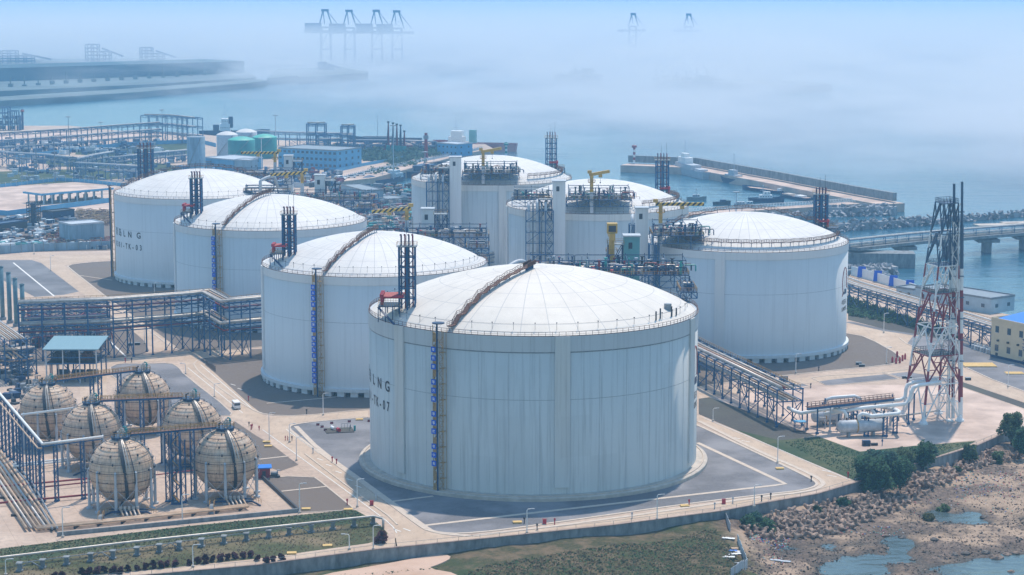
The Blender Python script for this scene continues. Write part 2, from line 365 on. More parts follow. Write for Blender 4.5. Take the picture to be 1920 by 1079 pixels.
# lawns and planted ground
sheet('lawn', [(-300, 1060), (0, 1029), (350, 987), (640, 958), (667, 957), (700, 975), (716, 988), (727, 1000), (722, 1010), (690, 1019), (480, 1048), (250, 1072), (-300, 1134)], 'scrub')
sheet('lawn', [(0, 1029), (350, 987), (640, 958), (667, 957), (698, 975), (640, 985), (350, 1015), (0, 1056)], 'grass', 0.03)
sheet('lawn', [(1462, 826), (1535, 819), (1612, 847), (1716, 836), (1760, 833), (1830, 827), (1812, 838), (1755, 856), (1680, 879), (1604, 902), (1450, 838), (1380, 806)], 'grass', 0.025)
sheet('soil_bed', [(1310, 735), (1440, 770), (1540, 816), (1460, 828), (1600, 893), (1604, 902), (1310, 777)], 'soil', 0.022)  # dark soil, with the shade below the racks put into its colour
sheet('regas_pad', [(1330, 745), (1420, 735), (1530, 722), (1790, 722), (1925, 770), (1925, 800), (1880, 812), (1828, 826), (1716, 836), (1612, 848), (1530, 818)], 'yard', 0.024)
sheet('planted_bank', [(1590, 575), (1700, 590), (1800, 640), (1740, 632), (1660, 618), (1590, 600)], 'soil', 0.02)
sheet('lawn', [(-400, 330), (0, 322), (120, 318), (230, 322), (300, 330), (120, 343), (0, 350), (-400, 360)], 'grass')
sheet('lawn', [(150, 277), (300, 267), (370, 268), (372, 290), (260, 298), (140, 290)], 'grass'); sheet('lawn', [(60, 300), (110, 293), (250, 300), (340, 312), (330, 322), (220, 318), (100, 312)], 'grass')
sheet('truck_yard', [(-300, 366), (0, 352), (110, 345), (240, 352), (260, 372), (210, 392), (0, 402), (-300, 410)], 'yard')
sheet('far_yard', [(-300, 250), (0, 248), (240, 250), (300, 255), (60, 270), (0, 268), (-300, 280)], 'yard')
sheet('red_ground', [(50, 262), (110, 253), (160, 255), (90, 263)], 'brown' , 0.04)
sheet('soil_bed', [(-300, 400), (210, 395), (210, 470), (-300, 480)], 'gravel2', 0.02)
sheet('quay_road', [(640, 340), (700, 332), (770, 314), (880, 285), (870, 276), (600, 335)], 'yard', 0.03)
sheet('planted_bank', [(600, 275), (860, 272), (860, 283), (740, 300), (600, 300)], 'grass', 0.03)

# ---- low ground, beach and tide pools: heights from levels met on the shore
import numpy as np
CP = [(-300,1125,-3.4),(0,1125,-3.4),(400,1090,-3.4),(800,1060,-3.2),(950,1030,-2.4),(1100,1020,-2.1),(1300,975,-2.0),(1340,970,-2.2),(1350,1040,-2.7),(1370,1075,-3.2),(1372,1000,-2.8),(1250,1180,-3.0),(700,1220,-3.4),(1000,1079,-2.6),
 (1420,1010,-5.0),(1410,1060,-5.4),(1440,960,-3.0),(1500,950,-2.4),(1600,930,-2.2),(1700,890,-2.2),(1760,878,-2.0),(1880,835,-2.0),(1960,815,-2.0),
 (1480,1012,-5.7),(1560,1005,-5.7),(1640,975,-5.6),(1720,935,-5.5),(1800,900,-5.4),(1900,860,-5.2),
 (1470,1030,-6.55),(1490,1033,-6.6),(1555,1027,-6.6),(1530,1030,-6.2),(1500,1060,-5.7),(1460,1075,-5.8),(1520,1045,-6.0),
 (1560,1072,-7.2),(1600,1062,-7.4),(1640,1055,-7.3),(1680,1035,-7.2),(1700,1020,-7.0),(1690,1050,-7.0),(1600,1090,-7.0),(1640,1075,-7.0),(1550,1100,-6.7),
 (1600,1030,-6.1),(1650,1025,-5.9),(1650,1038,-6.4),(1560,1050,-6.5),(1720,1005,-6.1),(1720,1035,-5.9),(1740,1012,-5.6),(1700,1065,-6.0),(1680,1085,-6.1),(1650,1100,-6.2),
 (1760,975,-7.2),(1790,973,-7.3),(1820,972,-7.2),(1770,965,-6.7),(1740,980,-6.2),(1835,980,-6.7),(1790,957,-5.8),(1860,968,-5.7),(1840,950,-5.8),(1800,990,-5.7),(1850,990,-5.5),(1750,992,-5.9),
 (1780,1020,-5.4),(1850,1020,-5.6),(1900,1010,-5.7),(1760,1050,-5.9),(1800,1046,-6.3),(1850,1040,-6.35),(1900,1033,-6.35),(1740,1079,-6.4),
 (1800,1079,-7.4),(1850,1065,-7.5),(1900,1055,-7.4),(1960,1060,-7.5),(1780,1066,-6.9),(1960,1100,-8),(1850,1120,-8),(1750,1130,-7.5),(1700,1130,-6.6),
 (1880,925,-5.2),(1930,900,-5.0),(1940,950,-6.0),(1920,975,-6.2),(2000,930,-5.3),(2100,880,-5),(2100,1000,-6.8),(2100,800,-2.5),(1700,965,-5.9),(1740,945,-5.8),(1830,920,-5.2)]
cps = np.array([[*G(a, b, z)] for a, b, z in CP])
gx = np.arange(-330, 330.1, 1.1); gy = np.arange(410, 740.1, 1.1); X, Y = np.meshgrid(gx, gy); num = np.zeros_like(X); den = np.zeros_like(X)
for x, y, z in cps:
    q = 1/(((X-x)**2 + (Y-y)**2*.7) + 4.0)**1.7; num += q*z; den += q
Z = num/den + .1
rs = np.random.RandomState(3)
def vn(X, Y, sc):
    N = rs.rand(256, 256); u = X/sc+900; v = Y/sc+900; iu = np.floor(u).astype(int); iv = np.floor(v).astype(int); fu = u-iu; fv = v-iv
    fu = fu*fu*(3-2*fu); fv = fv*fv*(3-2*fv); iu %= 255; iv %= 255
    return (N[iv, iu]*(1-fu)+N[iv, iu+1]*fu)*(1-fv)+(N[iv+1, iu]*(1-fu)+N[iv+1, iu+1]*fu)*fv-.5
Z = Z + vn(X, Y, 18)*.35 + vn(X, Y, 6)*.3 + vn(X, Y, 2.2)*.28
me = bpy.data.meshes.new('shore'); ny, nx = X.shape
vs = np.stack([X, Y, Z], -1).reshape(-1, 3); idx = np.arange(ny*nx).reshape(ny, nx)
fs = np.stack([idx[:-1, :-1], idx[:-1, 1:], idx[1:, 1:], idx[1:, :-1]], -1).reshape(-1, 4)
me.from_pydata(vs.tolist(), [], fs.tolist()); me.polygons.foreach_set('use_smooth', [True]*len(me.polygons)); me.update()
sm_, h = new('beach_and_scrub', 0.95, 0.15); P_ = h.n('ShaderNodeNewGeometry').outputs['Position']
sx = h.n('ShaderNodeSeparateXYZ'); h.l(P_, sx.inputs[0])
a = h.noise(P_, 0.9, 8, .78); b = h.noise(P_, 0.06, 5, .6); c = h.noise(P_, 0.2, 5, .6)
stone = h.mix(h.ramp(a, .35, .68), (0.06, 0.05, 0.045), (0.31, 0.23, 0.18))
sand = h.mix(h.ramp(a, .4, .7), (0.36, 0.26, 0.185), (0.47, 0.35, 0.26))
dry = h.mix(h.ramp(b, .46, .54), stone, sand)
wet = h.mix(h.ramp(a, .35, .65), (0.04, 0.038, 0.03), (0.13, 0.095, 0.07))
zz = h.math('ADD', sx.outputs[2], h.math('MULTIPLY', h.math('SUBTRACT', c, .5), 1.0))
shore = h.mix(h.ramp(zz, -6.45, -5.75), wet, dry)
gr = h.mix(h.ramp(a, .35, .7), (0.04, 0.05, 0.024), (0.135, 0.115, 0.06)); gr = h.mix(h.ramp(c, .45, .65), gr, (0.185, 0.135, 0.085))
gr = h.mix(h.ramp(b, .5, .62), gr, (0.05, 0.075, 0.03))
xe = h.math('ADD', h.math('MULTIPLY', sx.outputs[0], 1.0), h.math('ADD', h.math('MULTIPLY', h.math('SUBTRACT', c, .5), 14), h.math('MULTIPLY', sx.outputs[1], 0.18)))
h.l(h.mix(h.ramp(xe, 148, 156), gr, shore), h.b.inputs['Base Color'])
h.l(h.mix(h.ramp(zz, -6.5, -6.0), (0.3, 0.3, 0.3), (0.95, 0.95, 0.95)), h.b.inputs['Roughness'])
bp = h.n('ShaderNodeBump'); bp.inputs['Strength'].default_value = .9; bp.inputs['Distance'].default_value = .5; h.l(a, bp.inputs['Height']); h.l(bp.outputs[0], h.b.inputs['Normal'])
me.materials.append(sm_); o = bpy.data.objects.new('shore', me); COL.objects.link(o); o['kind'] = 'structure'
def shore_z(x, y):
    i = int((y-410)/1.1); j = int((x+330)/1.1)
    return float(Z[min(max(i, 0), ny-1), min(max(j, 0), nx-1)])
track = [(500, 1110), (600, 1078), (700, 1062), (800, 1043), (835, 1039), (848, 1046), (825, 1058), (800, 1066), (860, 1076), (900, 1110)]
tp = [G(a, b, -2.9) for a, b in smooth(track, 1)]
struct('dirt_track', MB().prism([(p.x, p.y) for p in tp], -4.6, -2.85), M['dirt'])

FOG = 0.0085
# ---- fog lying low over the far water
fm, t, v = vol('fog_air', (0.985, 0.97, 0.995), 0.004, 0.1)
class _N(NB):
    def __init__(s, t): s.t = t
h = _N(t); P_ = h.n('ShaderNodeNewGeometry').outputs['Position']
sx = h.n('ShaderNodeSeparateXYZ'); h.l(P_, sx.inputs[0])
nz = h.noise(h.vmul(P_, (1/260, 1/380, 1/45)), 1.0, 4, .6)
edge = h.math('DIVIDE', h.math('SUBTRACT', h.math('ADD', sx.outputs[1], h.math('MULTIPLY', sx.outputs[0], 2.3)), 1950.0), 1700.0)
e2 = h.math('MAXIMUM', h.math('MINIMUM', edge, 0.55), h.math('MINIMUM', h.math('DIVIDE', h.math('SUBTRACT', sx.outputs[1], 3250.0), 420.0), 1.1))
d = h.math('ADD', e2, h.math('MULTIPLY', h.math('SUBTRACT', nz, .5), 4.0))
top = h.ramp(sx.outputs[2], 82, 30)
d = h.math('SUBTRACT', h.math('MULTIPLY', h.math('MAXIMUM', d, 0.0), 1.0), 0.0)
h.l(h.math('MULTIPLY', h.math('MULTIPLY', d, top), FOG), v.inputs['Density'])
MB().box(-8000, 1500, -7.5, 8000, 28000, 90).build('fog_bank', fm, kind='stuff')
# ================================================================== STORAGE TANKS
def tankwall(name, streak=1.0, seed=0.0, tint=(0.64, 0.67, 0.69)):
    m, h = new(name, 0.75, 0.25); P_ = h.n('ShaderNodeNewGeometry').outputs['Position']
    a = h.noise(h.vmul(P_, (1, 1, .03)), 0.9, 5, .7); b = h.noise(h.vmul(P_, (1, 1, .5)), 0.07, 4, .6); c = h.noise(P_, 2.5, 3, .6)
    d = tuple(x*.62 for x in tint)
    col = h.mix(h.math('MULTIPLY', h.ramp(a, .5, .85), streak), tint, d)
    col = h.mix(h.math('MULTIPLY', h.ramp(b, .52, .7), .35*streak), col, tuple(x*.78 for x in tint))
    col = h.mix(h.math('MULTIPLY', h.ramp(c, .55, .8), .12), col, (.2, .22, .25))
    tc = h.n('ShaderNodeTexCoord'); sp = h.n('ShaderNodeSeparateXYZ'); h.l(tc.outputs['Object'], sp.inputs[0])
    ia = h.math('FLOOR', h.math('MULTIPLY', h.math('ADD', h.math('ARCTAN2', sp.outputs[1], sp.outputs[0]), .03), 36/(2*pi))); iz = h.math('FLOOR', h.math('MULTIPLY', sp.outputs[2], .085))
    cb = h.n('ShaderNodeCombineXYZ'); h.l(ia, cb.inputs[0]); h.l(iz, cb.inputs[1]); wn = h.n('ShaderNodeTexWhiteNoise'); h.l(cb.outputs[0], wn.inputs[0])
    col = h.mix(h.math('MULTIPLY', h.ramp(wn.outputs[0], .55, 1.0), 0.12*streak), col, tuple(x*.6 for x in tint))
    h.l(col, h.b.inputs['Base Color']); return m
M['wall'] = tankwall('tank_wall_paint', .5); M['wallold'] = tankwall('tank_wall_weathered', 1.15, tint=(0.60, 0.615, 0.61))
M['ringb'] = tankwall('ring_beam_streaked', 1.0, tint=(0.52, 0.56, 0.59))
def domemat(name, nm, rings, base=(0.68, 0.655, 0.63)):
    m, h = new(name, 0.6, 0.3); tc = h.n('ShaderNodeTexCoord'); sx = h.n('ShaderNodeSeparateXYZ'); h.l(tc.outputs['Object'], sx.inputs[0])
    x, y = sx.outputs[0], sx.outputs[1]; r = h.math('SQRT', h.math('ADD', h.math('MULTIPLY', x, x), h.math('MULTIPLY', y, y)))
    an = h.math('MULTIPLY', h.math('ADD', h.math('ARCTAN2', y, x), pi), nm/(2*pi)); fr = h.math('ABSOLUTE', h.math('SUBTRACT', h.math('FRACT', an), .5))
    wdt = h.math('MULTIPLY', h.math('DIVIDE', 1.0, h.math('MAXIMUM', r, .5)), nm/(2*pi)*0.13)
    ml = h.math('LESS_THAN', fr, wdt)
    rr = h.math('MULTIPLY', r, rings); f2 = h.math('ABSOLUTE', h.math('SUBTRACT', h.math('FRACT', rr), .5)); rl = h.math('LESS_THAN', f2, 0.11*rings)
    line = h.math('MULTIPLY', h.math('MAXIMUM', ml, rl), h.math('GREATER_THAN', r, 2.2))
    P_ = h.n('ShaderNodeNewGeometry').outputs['Position']; a = h.noise(P_, .12, 5, .65); b = h.noise(P_, .9, 5, .7)
    col = h.mix(h.ramp(a, .4, .75), base, tuple(q*.86 for q in base)); col = h.mix(h.math('MULTIPLY', h.ramp(b, .5, .8), .3), col, tuple(q*.7 for q in base))
    h.l(h.mix(h.math('MULTIPLY', line, .5), col, (.30, .31, .34)), h.b.inputs['Base Color']); return m
M['dome7'] = domemat('dome_paint_large', 36, 1/8.0, (0.69, 0.64, 0.58)); M['dome'] = domemat('dome_paint', 48, 1/7.0)
TK = {  # name: x, y, radius, rim height, dome rise
 7: (6.4, 595.6, 49.2, 46.0, 12.6), 5: (-50.05, 727.3, 41, 42.1, 10.7), 4: (-103.6, 859.0, 41, 42.1, 10.7), 3: (-153.2, 981.8, 41, 42.1, 10.6),
 8: (92.4, 790.9, 40.3, 42.1, 10.7), 9: (38.4, 902.4, 41, 44.1, 11.2), 10: (-10.5, 1028.6, 41, 44.1, 11.4)}
def domez(t, x, y):
    X0, Y0, Rr, hh, rise = TK[t]; r = hypot(x-X0, y-Y0); q = Rr-.6; S = (q*q+rise*rise)/(2*rise)
    return hh + rise - S + sqrt(max(S*S-r*r, 0)) if r < q else hh
def DG(t, px_, py_):
    X0, Y0, Rr, hh, rise = TK[t]; Y = Y0-Rr
    while Y < Y0+Rr*.6:
        p = A(px_, py_, Y)
        if hypot(p.x-X0, p.y-Y0) < Rr-.5 and p.z <= domez(t, p.x, p.y): return p
        Y += .25
    return A(px_, py_, Y0)
def CG(t, px_, py_):
    X0, Y0, Rr, hh, rise = TK[t]; Y = Y0-Rr
    while Y < Y0+Rr:
        p = A(px_, py_, Y)
        if hypot(p.x-X0, p.y-Y0) <= Rr: break
        Y += .02
    return atan2(p.y-Y0, p.x-X0), p.z
GL = {}
def glyph(ch):
    if ch not in GL:
        c = bpy.data.curves.new('g', 'FONT'); c.body = ch; c.size = 1.0; c.resolution_u = 3; c.align_x = 'CENTER'; c.offset = 0.022 if ch.isascii() else 0.008
        o = bpy.data.objects.new('g', c); COL.objects.link(o); bpy.context.view_layer.update()
        m = bpy.data.meshes.new_from_object(o.evaluated_get(bpy.context.evaluated_depsgraph_get()))
        GL[ch] = ([tuple(v.co) for v in m.vertices], [tuple(p.vertices) for p in m.polygons])
        bpy.data.objects.remove(o); bpy.data.curves.remove(c); bpy.data.meshes.remove(m)
    return GL[ch]
def cyl_text(mb, chars, t, phs, z, size, wide=1.0, off=0.09):
    X0, Y0, Rr = TK[t][:3]
    for ch, ph in zip(chars, phs):
        v, f = glyph(ch); 
        mb.add([(X0+(Rr+off)*cos(ph+x*size*wide/Rr), Y0+(Rr+off)*sin(ph+x*size*wide/Rr), z+y*size) for x, y, _ in v], f)
def lerp(a, b, n): return [a+(b-a)*i/(n-1) for i in range(n)]
def dome_walk(t, pts, name, parent, w_=1.1, m1='brown', m2='brown', flights=None, up=1.3):
    """stepped walkway over the dome through world xy points"""
    path = []
    for i in range(len(pts)-1):
        a, b = pts[i], pts[i+1]; k = max(2, int((b-a).length/2.4))
        for j in range(k): path.append(a+(b-a)*j/k)
    path.append(pts[-1]); q = []
    for i, p in enumerate(path):
        z = domez(t, p.x, p.y)+up; q.append(Vector((p.x, p.y, z)))
    for i in range(1, len(q), 2): q[i].z = q[i-1].z+.15      # landings flat, flights between
    mb = MB(); ml = MB()
    for i in range(len(q)-1):
        a, b = q[i], q[i+1]; d = b-a; d.z = 0; d.normalize(); n = Vector((-d.y, d.x, 0))*w_/2
        mb.beam(a, b, w_, .28)
        for s in (-1, 1):
            mb.beam(a+n*s+Vector((0,0,1.1)), b+n*s+Vector((0,0,1.1)), .11); mb.beam(a+n*s+Vector((0,0,.6)), b+n*s+Vector((0,0,.6)), .07)
            for kx in (0, .5): c = a.lerp(b, kx)+n*s; mb.beam(c, c+Vector((0,0,1.1)), .09)
        if i % 2 == 0: ml.beam(a, Vector((a.x, a.y, domez(t, a.x, a.y))), .22)
    mb.build(name, M[m1], parent); ml.build('walkway_support', M['blue'], parent)
def make_tank(t, label, pil, wallm, big=False, pillars=True):
    X0, Y0, Rr, hh, rise = TK[t]; T = thing('storage_tank', label, 'storage tank', (X0, Y0, 0), 'domed gas storage tanks')
    z0 = 1.0 if big else 2.6
    band_h = 4.4 if big else 2.9
    mb = MB(); mb.lathe([(Rr, z0), (Rr, hh-band_h-.12), (Rr-.12, hh-band_h-.06), (Rr-.12, hh-band_h)], (X0, Y0, 0), 144)
    mb.build('wall', M[wallm], T, smooth=True)
    mb = MB(); mb.lathe([(Rr-.12, hh-band_h), (Rr+.12, hh-band_h+.02), (Rr+.12, hh-.02), (Rr-.9, hh), (Rr-.9, hh-.5)], (X0, Y0, 0), 144)
    mb.build('ring_beam', M['ringb'] if big else M[wallm], T)
    q = Rr-.6; S = (q*q+rise*rise)/(2*rise); n = 14; prof = []
    for i in range(n+1):
        r = q*(1-i/n); prof.append((max(r, .01), hh+rise-S+sqrt(S*S-r*r)+(.0 if i else -.3)))
    MB().lathe(prof, (X0, Y0, 0), 144).build('dome_roof', M['dome7' if big else 'dome'], T, smooth=True)
    # pilasters
    for a in pil:
        a = R_(a); mb = MB(); wd = 2.1 if big else 1.9; zb = 3.2 if big else 4.5
        k = 4; prof_ = []
        for zz in (zb, hh-.05):
            for j in range(k+1):
                an = a+(-.5+j/k)*2*wd/Rr; prof_.append((X0+(Rr+.55)*cos(an), Y0+(Rr+.55)*sin(an), zz))
            for an in (a-wd/Rr, a+wd/Rr): prof_.append((X0+(Rr-.1)*cos(an), Y0+(Rr-.1)*sin(an), zz))
        m_ = k+3; fs = [(j, j+1, m_+j+1, m_+j) for j in range(k)] + [(k, k+2, m_+k+2, m_+k), (k+1, 0, m_, m_+k+1)]
        fs += [tuple([k+1]+list(range(k+1))+[k+2])[::-1], tuple([m_+k+1]+list(range(m_, m_+k+1))+[m_+k+2])]
        mb.add(prof_, fs).build('pilaster', M[wallm], T)
    if big:
        # thin construction joints proud by a hair
        mb = MB(); mb.lathe([(Rr+3.4, 0), (Rr+3.4, .95), (Rr+3.1, 1.15), (Rr+.8, 1.25), (Rr-.3, 1.3)], (X0, Y0, 0), 144).build('base_apron', M['conc'], T)
        mb = MB(); mb.lathe([(Rr+2.35, 1.2), (Rr+2.35, 1.42), (Rr+2.1, 1.42), (Rr+2.1, 1.2)], (X0, Y0, 0), 144).build('apron_kerb', M['kerb'], T)
        mb = MB()
        for i in range(36):
            an = R_(i*10+1.5); p = (X0+(Rr-.02)*cos(an), Y0+(Rr-.02)*sin(an))
            mb.cbox((p[0], p[1], 1.4), .1, .1, hh-band_h-1.6, an)
        mb.build('joint_line', M['lgrey'], T)
        MB().lathe([(Rr-.05, 28.0), (Rr+.025, 28.03), (Rr+.025, 28.11), (Rr-.05, 28.14)], (X0, Y0, 0), 144).build('joint_ring', M['grey'], T)
        MB().lathe([(Rr+.05, hh-band_h-.3), (Rr+.05, hh-band_h-.02)], (X0, Y0, 0), 144).build('beam_joint_band', M['grey'], T)  # dark joint line below the ring beam, a thin grey band
    else:
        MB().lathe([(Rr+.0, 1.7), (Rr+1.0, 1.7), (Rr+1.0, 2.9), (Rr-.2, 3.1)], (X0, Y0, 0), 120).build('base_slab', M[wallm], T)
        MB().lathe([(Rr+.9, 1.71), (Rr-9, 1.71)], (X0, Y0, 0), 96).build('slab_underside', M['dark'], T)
        MB().lathe([(Rr-6, 0), (Rr-6, 1.7)], (X0, Y0, 0), 96).build('inner_shade', M['dark'], T) if False else None
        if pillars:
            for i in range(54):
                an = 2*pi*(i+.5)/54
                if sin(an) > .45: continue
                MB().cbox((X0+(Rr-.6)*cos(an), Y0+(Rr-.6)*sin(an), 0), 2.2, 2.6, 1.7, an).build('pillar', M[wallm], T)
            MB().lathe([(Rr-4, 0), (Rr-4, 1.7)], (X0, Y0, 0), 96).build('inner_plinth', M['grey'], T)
            MB().lathe([(Rr+.05, 26.0), (Rr+.03, 26.08)], (X0, Y0, 0), 120).build('joint_ring', M['grey'], T)
    # rim rail
    mb = MB(); npost = int(2*pi*Rr/(1.9 if big else 2.6))
    for i in range(npost):
        a = 2*pi*i/npost; x, y = X0+(Rr-.15)*cos(a), Y0+(Rr-.15)*sin(a); mb.cbox((x, y, hh), .1, .1, 1.15, a)
    for zz, tk in ((.5, .06), (1.12, .09)):
        mb.lathe([(Rr-.2, hh+zz), (Rr-.1, hh+zz), (Rr-.1, hh+zz+tk), (Rr-.2, hh+zz+tk), (Rr-.2, hh+zz)], (X0, Y0, 0), 96)
    mb.lathe([(Rr+.02, hh), (Rr+.16, hh), (Rr+.16, hh+.16), (Rr+.02, hh+.16)], (X0, Y0, 0), 96)
    mb.build('rim_railing', M['brown'], T)
    mb = MB()
    for i in range(0, 48):
        a = 2*pi*i/48; x, y = X0+(Rr-3.2)*cos(a), Y0+(Rr-3.2)*sin(a); z = domez(t, x, y); mb.cbox((x, y, z-.1), .08, .08, 1.9, a); mb.cbox((x, y, z+1.7), .28, .28, .25, a)
    X1 = Rr-3.2; zr = domez(t, X0+X1, Y0)+1.5; mb.lathe([(X1-.03, zr), (X1+.03, zr), (X1+.03, zr+.05), (X1-.03, zr+.05), (X1-.03, zr)], (X0, Y0, 0), 96)
    mb.build('rope_barrier', M['dark'], T)
    return T
t7 = make_tank(7, 'nearest and largest domed gas tank, weathered wall lettered 07, on a round concrete apron', [-90+8.8+60*k for k in range(6)], 'wallold', True)
t5 = make_tank(5, 'domed white tank just behind the largest one, its wall carrying sixteen blue sign boards', [-165, -75-200, 15], 'wall')
t4 = make_tank(4, 'domed white tank between the one lettered 03 and the second of the near row', [-164, -254, 16], 'wall')
t3 = make_tank(3, 'domed white tank lettered 03, farthest of the near row', [-254, 16], 'wall')
t8 = make_tank(8, 'domed white tank behind the tall red and white lattice tower and the regasification pipes', [-28-5+62, 160, 250], 'wall')
t9 = make_tank(9, 'middle tank of the seaward row, with a blue pipe tower and lift shaft in front', [-170, -60+170], 'wallold', pillars=False)
t10 = make_tank(10, 'farthest tank of the seaward row, beside the inner harbour basin', [-82, 8, 98], 'wallold', pillars=False)
V = Vector
def lead(t, pxs): return [DG(t, a, b) for a, b in pxs]
dome_walk(7, lead(7, [(842, 622), (870, 590), (900, 560), (945, 530), (985, 510)]) + [V((6.4, 593, 0))], 'roof_stair', t7, 1.5)
dome_walk(5, lead(5, [(606, 516), (640, 478), (670, 456)]) + [V((-49, 728, 0))], 'roof_stair', t5)
dome_walk(4, lead(4, [(418, 428), (450, 395), (475, 378)]) + [V((-103, 860, 0))], 'roof_stair', t4)
dome_walk(3, [V((-190.5, 978, 0)), V((-172, 985, 0)), V((-153, 986, 0)), V((-118, 990, 0))], 'roof_stair', t3)
dome_walk(8, [V((58, 800, 0)), V((75, 803, 0)), V((92, 801, 0)), V((108, 803, 0)), V((124, 804, 0))], 'roof_stair', t8)
X0, Y0 = 92.4, 790.9
dome_walk(8, [V((X0+36.5*cos(R_(a)), Y0+36.5*sin(R_(a)), 0)) for a in range(-135, -8, 6)], 'ring_walkway', t8, .8, up=1.5)
X0, Y0 = 38.4, 902.4
dome_walk(9, [V((X0+36.5*cos(R_(a)), Y0+36.5*sin(R_(a)), 0)) for a in range(-60, 30, 6)], 'ring_walkway', t9, .8, up=1.5)
X0, Y0 = -10.5, 1028.6
dome_walk(10, [V((X0+36.5*cos(R_(a)), Y0+36.5*sin(R_(a)), 0)) for a in range(-60, 40, 6)], 'ring_walkway', t10, .8, up=1.5)
# small pipes and a drum on the near dome, right side
mb = MB()
for a, b, hh in ((1230, 601, 2.6), (1238, 598, 3), (1259, 594, 3), (1268, 592, 2.2)):
    p = DG(7, a, b); mb.tube([p, p+V((0, 0, hh))], .22, 6)
mb.build('vent_stub', M['dark'], t7)
p = DG(7, 1252, 580); MB().lathe([(.01, -.3), (1.1, -.3), (1.1, 1.6), (.01, 1.7)], p, 12).build('dome_hatch', M['grey'], t7)
# lettering
mb = MB(); a0, z1 = CG(7, 701.4, 712); a1, _ = CG(7, 726.6, 723); d_ = (a1-a0)/2
cyl_text(mb, '青岛LNG', 7, [a0-2.3*d_, a0-1.15*d_, a0, a0+d_, a1], z1-1.4, 4.3)
a0, z2 = CG(7, 703, 748); a1, _ = CG(7, 728, 758); d_ = (a1-a0)/4
cyl_text(mb, '0301-TK-07', 7, [a0+d_*(i-5) for i in range(10)], z2-1.6, 3.9, .8)
mb.build('lettering', M['black'], t7)
mb = MB(); a0, z1 = CG(3, 219.5, 437); a1, _ = CG(3, 260, 437)
cyl_text(mb, '青岛LNG', 3, [a0, a0+(a1-a0)*.24, a0+(a1-a0)*.47, a0+(a1-a0)*.7, a1], z1-.6, 4.0)
a0, z2 = CG(3, 219, 459); a1, _ = CG(3, 264, 461)
cyl_text(mb, '0301-TK-03', 3, lerp(a0, a1, 10), z2-.4, 3.6, .8); mb.build('lettering', M['black'], t3)
def crest(t, pa, pz, s, T):
    X0, Y0, Rr = TK[t][:3]
    def c(u, v, o=.1): return V((X0+(Rr+o)*cos(pa+u/Rr), Y0+(Rr+o)*sin(pa+u/Rr), pz+v))
    pts = [(-4.4, -6.2), (-3.2, -4.6), (-3.6, -3.4), (-4.2, -1), (-4.1, 2.5), (-3.1, 5.4), (-1.2, 7.2), (.6, 7.3), (2.4, 5.8), (3.6, 3), (4, 0), (3.9, -3)]
    mb = MB(); mb.tube([c(u*s, v*s) for u, v in smooth(pts, 2)], .2*s, 5); mb.build('emblem_outline', M['dred'], T)
    mb = MB()
    for u0, v0, u1, v1 in ((-1.3, -4.8, -1.0, 5.6), (1.4, -2, 1.7, 4.5), (-2.6, -5.6, 3.8, -4.4), (-.6, -4.4, 3.6, -3.2)):
        q = [c(u0*s, v0*s), c(u1*s, v0*s), c(u1*s, v1*s), c(u0*s, v1*s)]; mb.add(q, [(0, 1, 2, 3)])
    mb.build('emblem_bars', M['dblue'], T)
    mb = MB(); cyl_text(mb, '中国石化', t, [pa+u*s/Rr for u in (-3.6, -1.2, 1.2, 3.6)], pz-10.2*s, 2.7*s)
    cyl_text(mb, 'SINOPEC', t, [pa+u*s/Rr for u in (-4, -2.7, -1.4, -.2, 1.3, 2.6, 3.9)], pz-13.4*s, 2.6*s); mb.build('company_lettering', M['black'], T)
a0, z1 = CG(8, 1584, 530); crest(8, a0, z1, .82, t8)
a0, z1 = CG(7, 1303.2, 690); crest(7, a0, z1, .9, t7)
